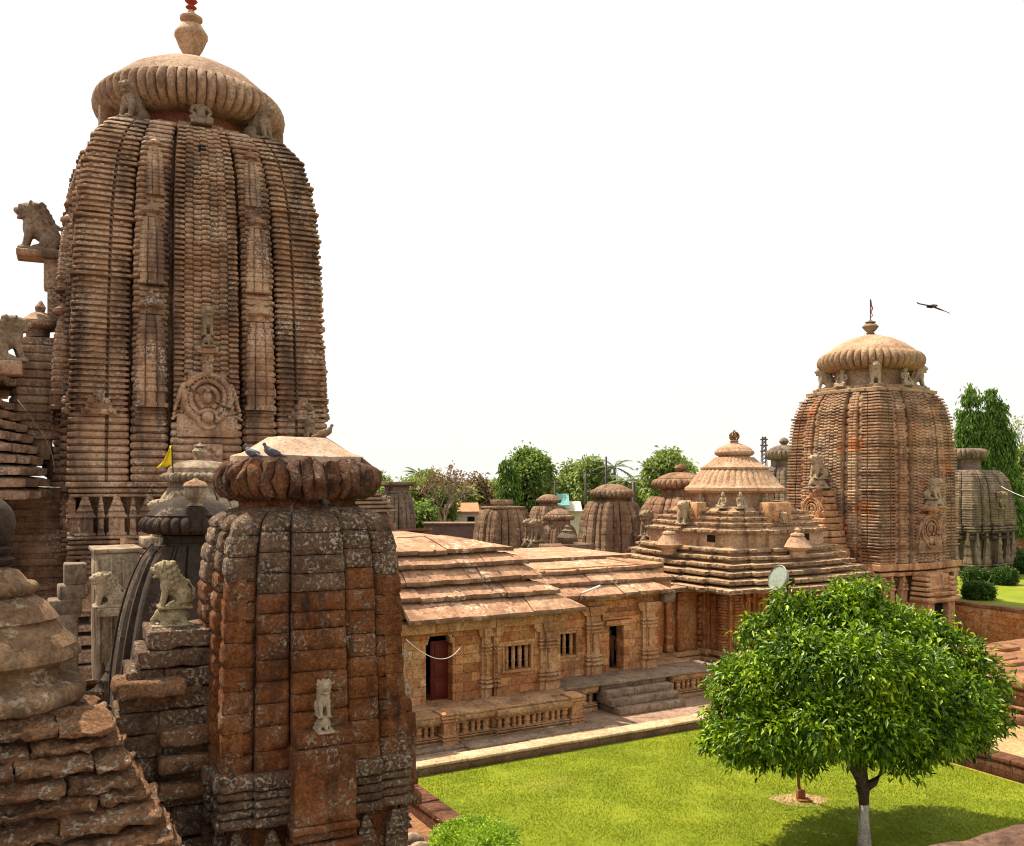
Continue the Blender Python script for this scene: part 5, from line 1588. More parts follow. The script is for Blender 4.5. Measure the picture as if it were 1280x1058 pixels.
# ------------------------------------------------------------------ crumbling tiered roof in the lower left corner (C)
C_ = thing('tiered_roof_hall', 'crumbling laterite hall roof with a plastered bell crown in the lower left corner', 'hall', (-8.2, 14.5, 0), AX)
tiers = [(1.6, 5.42, .11), (1.7, 5.17, .11), (1.82, 4.92, .12), (1.95, 4.66, .12), (2.08, 4.39, .13), (2.22, 4.11, .14), (2.36, 3.82, .15), (2.5, 3.52, .15), (2.64, 3.2, .16), (2.76, 2.88, .16)]
for i, (h, zb, th) in enumerate(tiers):
    m = MB()
    for f in range(4):
        e_ = h if f in (0, 2) else h - .62
        x = -e_; k = 0
        while x < e_ - .05:
            L = rd.uniform(.7, 1.4)
            if e_ - x - L < .4: L = e_ - x
            dep = .9
            jut = rd.uniform(-.12, .09); dz = rd.uniform(-.03, .03)
            mm = rbox((0, 0, 0), (L - .015, dep, th * rd.uniform(.75, 1.1)), .06, .03, .07, 3.4, seed=i * 17 + k + f * 5)
            # slope the top: lean inward
            mm.xf(Matrix.Translation(Vector(fr(f, x + L / 2, h + jut - dep / 2, zb + th / 2 + dz + .08))) @ Matrix.Rotation((0, -PI / 2, PI, PI / 2)[f], 4, 'Z') @ Matrix.Rotation(R(16), 4, 'X'))
            m.join(mm); x += L; k += 1
    m.rough(.035, 7, .022, 17, i)
    m.build('roof_tier', M['slab'], C_, 60)
m = MB(); m.loft([square_ring(2.2, 0), square_ring(2.1, 3.2), square_ring(1.6, 4.4), square_ring(1.2, 5.3), square_ring(1.05, 5.7)]); m.rough(.04, 2); m.build('core', M['slab'], C_)
m = MB(); m.lathe([(1.080, 5.66), (1.296, 5.68), (1.350, 5.74), (1.350, 5.9), (1.296, 5.97), (1.008, 6.08), (0.972, 6.14), (0.972, 6.35), (1.035, 6.36)], 60); 
m.rough(.015, 2.5, .012, 9); m.build('lower_rim', M['bell'], C_, 50)
m = MB(); m.lathe([(0.945, 6.3), (1.170, 6.32), (1.278, 6.4), (1.278, 6.5), (1.224, 6.56), (1.224, 6.6), (1.080, 6.75), (0.918, 6.93), (0.918, 6.97), (0.954, 7.0), (0.900, 7.08), (0.792, 7.22), (0.648, 7.33), (0.540, 7.36)], 60)
m.rough(.012, 2.5, .006, 9); m.build('bell_crown', M['bell'], C_, 45)
m = MB(); m.lathe([(0.504, 7.3), (0.504, 7.38), (0.612, 7.4), (0.666, 7.46), (0.666, 7.52), (0.612, 7.58), (0.504, 7.6), (0.495, 7.62), (0.378, 7.76), (0.180, 7.84), (0.090, 7.86)], 160, ribs=32, depth=.05, rib_z=(7.39, 7.59)); m.build('ribbed_crown', M['bell'], C_, 60)
m = MB(); m.lathe([(0.180, 7.82), (0.306, 7.88), (0.324, 7.95), (0.180, 8.0), (0.270, 8.06), (0.288, 8.12), (0.144, 8.18)], 24); ell(m, (0, 0, 8.5), (.34, .34, .42), sub=3); m.rough(.01, 6); m.build('finial', M['darkshrine'], C_, 60)
# slab bridging between this roof and the tower
m = MB()
for k in range(5): m.join(rbox((2.3 + .3 * k, -.2 + .25 * k, 5.75 - .16 * k), (1.1, .9, .28), .08, .06, .05, 3, seed=k))
for k in range(3): m.join(rbox((2.9, .1, 4.9 - .45 * k), (1.0, 1.5, .3), .1, .06, .05, 3, seed=k + 7))
m.build('broken_slab', M['slab'], C_, 60)
# ------------------------------------------------------------------ smaller shrines
def Z(y, Y): return CAM_H + (600 - y) / 1150 * Y
SP = [(.3, .985), (.55, .95), (.75, .89), (.88, .8), (.95, .71), (1, .6)]
SP2 = [(.3, .98), (.6, .93), (.8, .86), (.93, .76), (1, .64)]
# E: smooth blackened shrine behind the lion
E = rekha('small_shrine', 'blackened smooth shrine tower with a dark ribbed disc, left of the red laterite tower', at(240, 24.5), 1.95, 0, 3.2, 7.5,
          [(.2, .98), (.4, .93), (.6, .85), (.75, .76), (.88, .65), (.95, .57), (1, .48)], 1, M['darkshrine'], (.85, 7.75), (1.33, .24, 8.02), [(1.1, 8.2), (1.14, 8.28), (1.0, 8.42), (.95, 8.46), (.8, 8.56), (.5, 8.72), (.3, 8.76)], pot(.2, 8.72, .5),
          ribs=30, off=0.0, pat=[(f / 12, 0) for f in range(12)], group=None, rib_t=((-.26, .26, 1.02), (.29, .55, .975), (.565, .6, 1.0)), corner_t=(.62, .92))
for a, q in ((-60, 0), (-150, 0), (30, 0), (120, 0)):
    statue('guardian_statue', SEATED, .36, (1.02 * math.cos(R(a)), 1.02 * math.sin(R(a)), 7.5), a, M['statue'], E)
m = MB(); m.lathe([(.12, 8.5), (.2, 8.54), (.12, 8.62), (.25, 8.72), (.3, 8.86), (.26, 9.0), (.3, 9.02), (.3, 9.06)], 20, (-.1, -1.0, 0)); u_ = tag(m.build('stone_urn', M['plaster'], None, 40, loc=E.location, rz=AX), 'pale round stone urn with a reddish lid on the blackened shrine', 'urn')
m = MB(); m.lathe([(.31, 9.05), (.24, 9.14), (.08, 9.2), (.05, 9.24)], 20, (-.1, -1.0, 0)); m.build('lid', M['bgred'], u_, 40)
m = MB(); m.lathe([(.25, 7.9), (.25, 8.5), (.14, 8.52)], 16, (-.1, -1.0, 0)); m.build('pedestal', M['darkshrine'], u_, 40)
# F: pale plastered shrine behind it with a flag
F_ = rekha('small_shrine', 'pale grey shrine tower with flat ribbed disc before the tallest tower', at(250, 31), 1.62, 0, 4.2, Z(612, 31), SP, 14, M['plaster'], (.95, Z(600, 31)), (1.28, .17, Z(597, 31)),
           [(1.05, 9.42), (1.0, 9.6), (.75, 9.78), (.25, 9.86)], pot(.24, 9.84, .62), ribs=34, off=.015, group=None)
m = MB(); m.tube([(-.95, -.6, 9.2), (-1.0, -.6, 10.35)], .02, 6)
fl = tag(m.build('yellow_flag', M['iron'], None, 40, loc=F_.location, rz=AX), 'small yellow triangular flag on the rim of the pale grey shrine', 'flag')
m = MB()
n = 10
g = [[(-1.0 - .85 * (i / n) * (1 - j / 6) - .0, -.6 + .06 * math.sin(i * .9 + j * .5), 10.32 - .95 * (j / 6) - .25 * (i / n)) for i in range(n + 1)] for j in range(7)]
for j in range(7):
    for i in range(n + 1):
        x = -1.0 - (.05 + .42 * (j / 6) ** 1.5) * (i / n)
        m.v.append((x, -.6 + .07 * math.sin(i * .9 + j * .6), 10.3 - .65 * (j / 6) - .05 * (i / n) * (j / 6) + .03 * math.sin(i * 1.3 + j)))
for j in range(6):
    for i in range(n): m.f.append((j * (n + 1) + i, j * (n + 1) + i + 1, (j + 1) * (n + 1) + i + 1, (j + 1) * (n + 1) + i))
c_ = m.build('cloth', M['yellow'], fl, 180); s_ = c_.modifiers.new('s', 'SOLIDIFY'); s_.thickness = .01
# whitewashed piers and stacked blocks between the shrines
F2 = thing('small_shrine', 'whitewashed angular shrine wall with two small lions, behind the blackened shrine', 'shrine', at(140, 29), AX)
zt = Z(692, 28)
m = MB()
m.join(rbox((0.1, 0, zt / 2), (1.25, 1.7, zt), .3, .05, .03, 2)); m.join(rbox((0.1, 0, zt + .06), (1.4, 1.85, .14), .3, .03)); m.join(rbox((.95, .2, zt / 2 - .1), (.5, 1.4, zt - .3), .4, .03, .01, 2))
m.join(rbox((1.5, .3, zt + .25), (1.2, 1.2, .3), .3, .04)); m.join(rbox((1.7, .3, zt + .5), (.8, .9, .25), .3, .04)); m.join(rbox((1.6, .3, zt / 2), (.9, 1.2, zt), .4, .03, .01, 2))
m.build('whitewashed_wall', M['plaster'], F2, 50)
m = MB()
for k in range(4): m.join(rbox((-.45 + .34 * k, -.9, zt / 2 + .1), (.05, .1, zt - .5), .5, .015))
m.build('thin_pilaster', M['plaster'], F2, 50)
statue('lion_statue', LION, 1.0, (1.5, .1, zt + .62), 180, M['statue'], F2)
m = MB(); m.join(rbox((-.2, -1.15, zt - 1.75), (.7, .6, .25), .2, .03)); m.build('lion_bracket', M['plaster'], F2, 50)
statue('lion_statue', LION, 1.1, (-.25, -1.1, zt - 1.62), 180, M['statue'], F2)
m = MB(); m.join(rbox((-1.5, .0, 2.6), (1.0, 1.0, 5.0), .3, .04, .02, 2)); m.join(rbox((-1.35, .0, 5.3), (.9, .9, .5), .3, .05, .02, 2)); m.join(rbox((-1.15, .0, 5.75), (.75, .8, .45), .3, .04, .02, 2)); m.join(rbox((-1.05, 0, 6.3), (.62, .7, .65), .3, .04, .02, 2))
m.build('stepped_pier', M['greyshrine'], F2, 50)
for k, (x, Yp) in enumerate(((128, 25.5), (142, 25.5))):
    t = thing('votive_pinnacle', ['small dark pointed votive shrine low beside the blackened shrine', 'taller dark pointed votive shrine touching the blackened shrine'][k], 'votive shrine', at(x, Yp), AX, 'votive shrines in the dark court')
    m = MB(); m.join(rbox((0, 0, 1.7 + .1 * k), (.5, .5, 3.2 + .5 * k), .2, .04, .01, 3)); m.build('shaft', M['darkshrine'], t, 50)
    m = MB(); m.lathe([(.32, 3.3 + .3 * k), (.34, 3.4 + .3 * k), (.2, 3.6 + .3 * k), (.22, 3.65 + .3 * k), (.1, 3.9 + .3 * k), (.03, 4.15 + .3 * k)], 16); m.build('cap', M['darkshrine'], t, 40)

# background shrines: built at the distance where the court holds them
def bgs(label, x, Y, hw, yt, ncour=16, yam=None, Ram=None, ham=.25, ydome=None, fin=None, flat=False, mat='bgshrine', seed=1, neckr=None, base=True, gz=0, zg=None, off=.03, ribs=24, cat='shrine tower'):
    zt = Z(yt, Y)
    am = (Ram, ham, Z(yam, Y)) if yam else None
    dome = None
    if ydome is not None and am:
        z1 = Z(ydome, Y); z0 = am[2] + ham * .8
        dome = [(Ram * .72, z0), (Ram * .78, z0 + (z1 - z0) * .15), (Ram * .7, z0 + (z1 - z0) * .4), (Ram * .4, z0 + (z1 - z0) * .85), (.12, z1)]
    return rekha('small_shrine', label, at(x, Y, gz), hw, -gz * 0, zg if zg else 3.0, zt - gz, SP2, ncour, M[mat], (neckr or (Ram * .68 if Ram else hw * .5), (am[2] - ham * .7 - gz) if am else zt - gz + .25) if (am or neckr) else None,
                 (Ram, ham, am[2] - gz) if am else None, [(r, z - gz) for r, z in dome] if dome else None, [(r, z - gz) for r, z in fin] if fin else None, ribs=ribs, off=off, flat=flat, rough=.02, seed=seed, pat=ROLL, group='small shrines around the court', cat=cat)
bgs('brown shrine tower with wide ribbed disc and low dome above the smaller hall roof', 765, 58, 1.78, 627, 12, 617.5, 1.42, .3, 605, seed=3, off=.018)
bgs('small brown shrine with dark disc crown and plain body, before the wide domed shrine', 699, 52, .95, 657, 10, 647, .88, .17, 636, seed=4, off=.012)
bgs('brown shrine with low disc crown half hidden behind the small dark disc crowned one', 686, 63, 1.3, 633, 14, 626, .9, .16, 618, seed=5, off=.02)
bgs('broken shrine tower without crown, topped only by a flat slab and low block', 629, 56, 1.62, 636, 12, flat=True, seed=6, off=.012)
m = rbox((0, 0, 0), (1.1, .9, .32), .2, .05, .03, 2); 
bpy.data.objects['small_shrine']
o_ = m.build('loose_block', M['bgshrine'], None, 50, loc=at(627, 56, Z(632, 56) + .18), rz=AX); tag(o_, 'dark flat block lying on the broken crownless shrine', 'block')
R_ = bgs('greyish shrine tower with narrow neck and flat top plate near far trees', 496, 60, 1.1, 617, 16, neckr=.68, flat=False, mat='greyshrine', seed=7, off=.02)
m = MB(); m.loft([square_ring(.78, Z(608, 60)), square_ring(.95, Z(606, 60)), square_ring(.95, Z(603, 60)), square_ring(.5, Z(602.5, 60))]); m.rough(.02, 3); m.build('top_slab', M['greyshrine'], R_, 40)
m = MB(); m.loft([square_ring(.72, Z(616, 60)), square_ring(.6, Z(613, 60)), square_ring(.62, Z(608, 60))]); m.build('neck_block', M['greyshrine'], R_, 40)
bgs('reddish shrine tower with ball finial and broad ribbed disc, left of the fluted ochre dome', 851, 58, 2.3, 621, 10, 605, 1.85, .33, 590, fin=[(.2, Z(592, 58)), (.12, Z(590, 58)), (.34, Z(587, 58)), (.4, Z(585, 58)), (.34, Z(582, 58)), (.1, Z(581, 58)), (.05, Z(578, 58))], mat='bgred', seed=8, off=.03, ribs=30)
bgs('slim grey shrine tower with ball finial between the fluted dome and banded tower', 980, 76, 1.75, 584, 20, 569, 1.55, .42, 556, fin=[(.15, Z(557, 76)), (.35, Z(554, 76)), (.4, Z(552, 76)), (.3, Z(549, 76)), (.05, Z(547, 76))], mat='greyshrine', seed=9)
K = bgs('dark grey shrine tower with a flat ribbed disc, right behind the banded tower', 1204, 68, 2.75, 588, 24, 568, 1.7, .4, None, mat='greyshrine', seed=10, gz=0, zg=5.9, off=.035, ribs=30)
m = MB()
for z in (5.1, 5.5, 5.9): m.loft([tier_ring(2.78, z - .15), tier_ring(2.86, z - .1), tier_ring(2.86, z + .1), tier_ring(2.78, z + .15)])
m.build('dark_band', M['iron'] if False else M['darkshrine'], K, 40)
for f in (0, 1): statue('lion_statue', LION, 1.3, fr(f, 0, 2.85, 7.1), (-90, 180)[f], M['statue_dark'], K)
# small dark brown cap behind the foreground crown
t = bgs('narrow tiered roof shrine peeping out right of the rusty ribbed crown', 458, 42, 1.2, 640, 10, seed=12, flat=True)
m = MB()
for k in range(5): m.loft([square_ring(1.05 - .13 * k, Z(640 - 5 * k, 42)), square_ring(1.1 - .13 * k, Z(639 - 5 * k, 42)), square_ring(1.08 - .13 * k, Z(637.5 - 5 * k, 42)), square_ring(.8 - .13 * k, Z(635.2 - 5 * k, 42))])
m.build('roof_tiers', M['bgshrine'], t, 30)
# lion on a pedestal and a stone urn in the gap
t = thing('lion_statue', 'weathered brown lion statue on a pedestal left of the tiered hall roof', 'statue', at(810, 54), AX)
st = statue('figure', LION_FINE, 2.2, (0, 0, Z(684, 54)), 200, M['statue_dark'], t); m = rbox((0, 0, Z(684, 54) / 2), (1.6, 1.2, Z(684, 54)), .4, .04, .03, 2); m.build('pedestal', M['bgshrine'], t, 50)
t = thing('stone_urn', 'small dark ribbed stone urn on a ledge before the domed brown shrine', 'urn', at(709, 48), AX)
m = MB(); z0 = Z(680, 48); m.lathe([(.3, 0), (.34, .1), (.5, .25), (.52, .35), (.4, .5), (.25, .62), (.3, .68), (.1, .8), (.14, .9), (.03, 1.0)], 60, (0, 0, z0), ribs=20, depth=.08, rib_z=(.05, .6)); m.build('bowl', M['greyshrine'], t, 40)
m = rbox((0, 0, z0 / 2), (2.6, 1.4, z0), .4, .04, .03, 2); m.build('ledge', M['bgshrine'], t, 50)
for k in range(2):
    t = thing('lion_statue', ['crouching weathered lion figure left of the small disc crowned shrine', 'crouching weathered lion figure at the foot of the crownless shrine'][k], 'statue', at((672, 664)[k], 50 + k), AX, 'worn lions among the shrines')
    statue('figure', GAJA, 1.7, (0, 0, Z(688, 50)), 180, M['statue_dark'], t)
    m = rbox((0, 0, Z(688, 50) / 2), (1.2, .9, Z(688, 50)), .4, .04, .03, 2); m.build('pedestal', M['bgshrine'], t, 50)

# ------------------------------------------------------------------ buildings and walls far behind
def bldg(name, label, x0, x1, Y, y0, y1, mat, d=6, cat='building', zb=None):
    X0, X1 = (x0 - 640) / 1150 * Y, (x1 - 640) / 1150 * Y
    t = thing(name, label, cat, ((X0 + X1) / 2, Y + d / 2, 0))
    return t, X1 - X0, Z(y1, Y) if zb is None else zb, Z(y0, Y)
t, w, z0, z1 = bldg('compound_wall', 'long low dark compound wall behind the larger hall roof', 530, 610, 72, 655, 667, M['bldg_dark'], 1, 'wall')
m = rbox((0, 0, z1 / 2), (w, 1, z1), 1, .05); m.build('masonry', M['bldg_dark'], t, 50); m = rbox((0, 0, z1 + .03), (w + .2, 1.3, .16), .8, .04); m.build('coping', M['step'], t, 50)
t, w, z0, z1 = bldg('house', 'low pale house with tiled roof between the grey shrine and crownless shrine', 551, 596, 90, 641, 656, M['bldg_white'])
m = MB(); m.box((0, 0, z1 / 2), (w, 6, z1)); m.build('wall', M['bldg_white'], t)
m = MB(); m.loft([[(-w / 2 - .3, -3.4, z1), (w / 2 + .3, -3.4, z1), (w / 2 + .3, 3.4, z1), (-w / 2 - .3, 3.4, z1)], [(-w / 2 - .3, -3.4, z1 + .12), (w / 2 + .3, -3.4, z1 + .12), (w / 2 + .3, 3.4, z1 + .12), (-w / 2 - .3, 3.4, z1 + .12)], [(-w / 2, -.1, z1 + .9), (w / 2, -.1, z1 + .9), (w / 2, .1, z1 + .9), (-w / 2, .1, z1 + .9)]]); m.build('roof', M['bldg_tile'], t)
for k in range(2): m = MB(); m.box((-.8 + 2 * k, -3.02, z1 - .8), (.7, .08, .8)); m.build('window', M['black'], t)
t, w, z0, z1 = bldg('house', 'small orange house with one white wall panel above the pale house', 585, 613, 105, 625, 650, M['bldg_orange'])
m = MB(); m.box((0, 0, z1 / 2), (w, 6, z1)); m.build('wall', M['bldg_orange'], t); m = MB(); m.box((-w * .22, -3.05, z1 - .8), (w * .42, .12, 1.5)); m.build('white_panel', M['bldg_white'], t); m = MB(); m.box((0, 0, z1 + .06), (w + .3, 6.3, .14)); m.build('roof', M['bldg_tile'], t)
t, w, z0, z1 = bldg('market_shed', 'pale shed roof with a teal awning among the shrines', 700, 728, 92, 629, 640, M['bldg_white'])
m = MB(); m.box((0, 0, z1 / 2 - .3), (w, 5, z1 - .8)); m.build('wall', M['bldg_white'], t); m = MB(); m.loft([[(-w / 2, -3.2, z1 - .8), (w / 2, -3.2, z1 - .8), (w / 2, 3, z1 - .8), (-w / 2, 3, z1 - .8)], [(-w / 2, -.2, z1 + .1), (w / 2, -.2, z1 + .1), (w / 2, .2, z1 + .1), (-w / 2, .2, z1 + .1)]]); m.build('roof', M['bldg_white'], t)
m = MB(); m.loft([[(-w / 2 - .3, -3.6, z1 - .3), (-.2, -3.6, z1 - .3), (-.2, -2, z1 + .1), (-w / 2 - .3, -2, z1 + .1)], [(-w / 2 - .3, -3.6, z1 - .2), (-.2, -3.6, z1 - .2), (-.2, -2, z1 + .9), (-w / 2 - .3, -2, z1 + .9)]]); m.build('awning', M['teal'], t)
t, w, z0, z1 = bldg('compound_wall', 'tall brown compound wall at the right edge beyond the upper lawn', 1240, 1330, 84, 662, 700, M['bldg_tile'], 1, 'wall')
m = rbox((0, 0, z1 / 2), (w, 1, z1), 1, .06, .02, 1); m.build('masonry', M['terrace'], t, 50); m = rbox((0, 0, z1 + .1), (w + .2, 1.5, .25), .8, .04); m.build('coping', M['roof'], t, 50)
t, w, z0, z1 = bldg('house', 'grey brown flat house behind the compound wall at the right edge', 1252, 1330, 92, 627, 665, M['bldg_dark'], 6)
m = MB(); m.box((0, 0, z1 / 2), (w, 6, z1)); m.build('wall', M['bldg_tile'], t); m = MB(); m.box((0, 0, z1 + .1), (w + .5, 6.6, .22)); m.build('roof', M['bldg_dark'], t)
for k in range(4): m = MB(); m.box((-w / 2 + .9 + 1.6 * k, -3.03, z1 - 1.4), (.8, .08, 1.1)); m.build('window', M['black'], t)

# ------------------------------------------------------------------ trees
def leaf_cloud(name, mat, P, Nn, size, parent, seed=1, aspect=3.2, per=8, droop=.5, spread=.35):
    """many folded leaves; P cluster centres (k,3), Nn outward dirs"""
    rr = np.random.default_rng(seed)
    k = len(P); n = k * per
    C0 = np.repeat(P, per, 0); D = np.repeat(Nn, per, 0)
    d = D * .9 + rr.normal(0, .75, (n, 3)); d[:, 2] -= droop * rr.uniform(.3, 1.5, n)
    d /= np.linalg.norm(d, axis=1)[:, None] + 1e-9
    C = C0 + rr.normal(0, spread * size * 1.2, (n, 3))
    L = size * rr.uniform(.65, 1.25, n)[:, None]; W = L / aspect / 2
    up = np.array([0, 0, 1.0]) + rr.normal(0, .45, (n, 3))
    s = np.cross(d, up); s /= np.linalg.norm(s, axis=1)[:, None] + 1e-9
    nn = np.cross(s, d)
    base = C; mid = C + d * L * .5 + nn * L * .04; tip = C + d * L - np.array([0, 0, 1.0]) * L * .12
    a = mid + s * W + nn * W * .45; b = mid - s * W + nn * W * .45
    V = np.stack([base, a, tip, b], 1).reshape(-1, 3)
    i = np.arange(n) * 4
    # two triangles sharing the midrib
    F = np.stack([i, i + 1, i + 2, i, i + 2, i + 3], 1).reshape(-1)
    me = bpy.data.meshes.new(name)
    me.vertices.add(len(V)); me.vertices.foreach_set('co', V.reshape(-1))
    me.loops.add(len(F)); me.loops.foreach_set('vertex_index', F.astype(np.int32))
    me.polygons.add(2 * n); me.polygons.foreach_set('loop_start', np.arange(0, 6 * n, 3, dtype=np.int32))
    me.update(calc_edges=True); me.materials.append(mat)
    o = bpy.data.objects.new(name, me); scene.collection.objects.link(o); o.parent = parent
    return o
def lobes_points(lobes, n, seed, shell=.35, bottom=-1.0):
    rr = np.random.default_rng(seed)
    lob = np.array(lobes)
    wgt = lob[:, 3] ** 2 ; wgt = wgt / wgt.sum()
    ch = rr.choice(len(lob), n * 2, p=wgt)
    d = rr.normal(0, 1, (n * 2, 3)); d /= np.linalg.norm(d, axis=1)[:, None]
    r = 1 - shell * rr.random(n * 2) ** 1.5
    P = lob[ch, :3] + d * (lob[ch, 3] * r)[:, None] * np.array([1, 1, .8])
    # drop points deep inside other lobes
    keep = np.ones(len(P), bool)
    for i in range(len(lob)):
        q = (P - lob[i, :3]) / np.array([1, 1, .8]); dd = np.linalg.norm(q, axis=1)
        keep &= ~((dd < lob[i, 3] * .62) & (ch != i))
    P, d = P[keep][:n], d[keep][:n]
    return P, d
def limbs(t, mat, base, fork, targets, r0, seed=1, name='trunk', n=7, r1=.04):
    rd = random.Random(seed)
    m = MB()
    b, f = Vector(base), Vector(fork)
    pts = [b.lerp(f, k / 4) + Vector((rd.uniform(-1, 1), rd.uniform(-1, 1), 0)) * r0 * .12 for k in range(5)]
    m.tube(pts, [r0 * 1.25, r0, r0 * .92, r0 * .9, r0 * .95], 10)
    tr = m.build(name, mat, t, 180)
    for q in targets:
        m = MB()
        q = Vector(q); mid = f.lerp(q, .45) + Vector((rd.uniform(-.3, .3), rd.uniform(-.3, .3), rd.uniform(.0, .3))) * (q - f).length * .25
        pts = [f - Vector((0, 0, r0)), f.lerp(mid, .4), mid, mid.lerp(q, .5) + Vector((0, 0, .05)), q]
        rr = r0 * rd.uniform(.5, .7)
        m.tube(pts, [rr * 1.15, rr, rr * .75, rr * .5, r1 * .6], n)
        for k in range(3):
            a = pts[2].lerp(q, rd.random()); e = a + Vector((rd.uniform(-1, 1), rd.uniform(-1, 1), rd.uniform(.1, .8))) * (q - f).length * .3
            m.tube([a, a.lerp(e, .5) + Vector((0, 0, .05)), e], [rr * .35, rr * .25, r1 * .4], 5)
        m.build('limb', mat, t, 180)
    return tr

# the round leafy tree on the lawn
TY = 23.0
T = thing('round_leafy_tree', 'round headed glossy green tree with limewashed trunk on the lawn', 'tree', at(1080, TY))
cx = -.15
lob = []
rr = random.Random(7)
# photo outline: column, row, radius (px)
for (x, y, r_, dy) in [(1065, 770, 45, 0), (1010, 775, 40, .4), (1110, 790, 50, -.3), (960, 795, 40, .3), (1150, 800, 45, .6), (1190, 825, 48, .2), (1225, 850, 38, 0), (920, 855, 38, .2), (905, 905, 30, .5), (950, 850, 55, -1.2), (1010, 830, 60, -1.8), (1075, 830, 62, -2.2), (1140, 845, 58, -1.9), (1195, 880, 50, -1.2), (925, 925, 38, -.6), (970, 910, 52, -1.9), (1035, 905, 58, -2.6), (1100, 905, 55, -2.6), (1160, 910, 50, -1.9), (1205, 915, 36, -.6), (1000, 940, 36, -1.2), (1130, 940, 34, -1.4), (950, 935, 34, .9), (1180, 930, 36, .9), (1075, 880, 90, 0), (1010, 870, 80, .8), (1140, 870, 80, .8), (1040, 800, 60, .9), (1110, 800, 60, 1.2), (960, 870, 60, 1.8), (1180, 870, 60, 1.8), (1075, 840, 80, 2.0), (1020, 900, 60, 2.2), (1120, 900, 60, 2.4), (1240, 890, 26, .2), (893, 925, 15, .2), (1060, 745, 28, .3), (1085, 738, 18, -.2), (985, 760, 26, .1)]:
    YY = TY + dy
    lob.append(((x - 640) / 1150 * YY - T.location.x, dy, Z(y, YY), r_ / 1150 * YY))
P, Dn = lobes_points([(a_, b_, c_ + .04 * math.sin(a_ * 9), d_ * (.86 if d_ < 1.3 else .9)) for a_, b_, c_, d_ in lob], 9500, 3, .4)
keep = P[:, 2] > 1.95 + .25 * np.sin(P[:, 0] * 3)
leaf_cloud('crown', M['leaf'], P[keep], Dn[keep], .185, T, 5, 2.7, 9, .35, .5)
m = MB(); m.tube([(0, 0, -.05), (.01, 0, .35), (-.02, 0, .8), (0, 0, 1.12)], [.2, .14, .125, .12], 12); m.rough(.01, 6); m.build('limewashed_trunk', M['limewash'], T, 180)
m = MB(); m.tube([(0, 0, 1.1), (-.01, 0, 1.3), (-.03, 0, 1.55)], [.122, .13, .18], 12); tr = m.build('trunk', M['bark'], T, 180)
def limb(pts, rs): m = MB(); m.tube(pts, rs, 9); m.rough(.012, 5); m.build('limb', M['bark'], T, 180)
limb([(-.02, 0, 1.45), (-.12, -.1, 1.75), (-.32, -.12, 2.05), (-.42, -.1, 2.5), (-1.1, -.2, 3.2), (-1.9, -.3, 3.8)], [.15, .13, .11, .1, .07, .03])
limb([(-.02, 0, 1.45), (-.04, .05, 1.9), (.02, .1, 2.4), (.05, .1, 3.2), (.0, .1, 4.4), (-.1, 0, 5.6)], [.16, .14, .13, .11, .08, .03])
limb([(.02, 0, 1.5), (.22, -.1, 1.68), (.42, -.12, 1.95), (.4, -.15, 2.3), (.7, -.2, 2.9), (1.6, -.2, 3.6), (2.4, 0, 4.0)], [.12, .1, .085, .075, .07, .05, .03])
limb([(-.1, 0, 1.9), (-.2, .1, 2.3), (-.16, .2, 3.0), (-.8, .4, 4.2)], [.09, .08, .07, .03])
limb([(.02, .1, 2.3), (.8, .9, 3.4), (1.5, 1.6, 4.2)], [.1, .07, .03]); limb([(0, .1, 2.3), (-.9, 1.1, 3.4), (-1.6, 1.9, 4.2)], [.1, .07, .03])

def ground_tree(label, x, Y, ytop, ybot, wpx, mat, seed, nl=14, nclust=1500, size=.55, name='broadleaf_tree', kind='round', group='trees beyond the temple court', gz=0, per=7):
    rd = random.Random(seed)
    t = thing(name, label, 'tree', at(x, Y, gz), 0, group)
    k = Y / 1150
    top, bot = Z(ytop, Y) - gz, Z(ybot, Y) - gz
    w = wpx * k / 2
    c = (top + bot) / 2; hh = (top - bot) / 2
    lob = []
    for i in range(nl):
        a = rd.uniform(0, 2 * PI); e = rd.uniform(-.7, 1.0); s = math.sqrt(max(.05, 1 - min(.99, e * e)))
        r_ = min(w, hh) * rd.uniform(.26, .42)
        lob.append(((w - r_ * .8) * s * math.cos(a) * rd.uniform(.6, 1.05), (w - r_) * s * math.sin(a), c + (hh - r_ * .7) * e, r_))
    P, Dn = lobes_points(lob, nclust, seed, .5)
    leaf_cloud('crown', mat, P, Dn, size, t, seed, 2.2, per, .4, .5)
    targets = [l[:3] for l in lob[:7]]
    limbs(t, M['bark'], (0, 0, -.1), (0, 0, max(1.5, bot + hh * .25)), targets, max(.12, w * .06), seed)
    return t
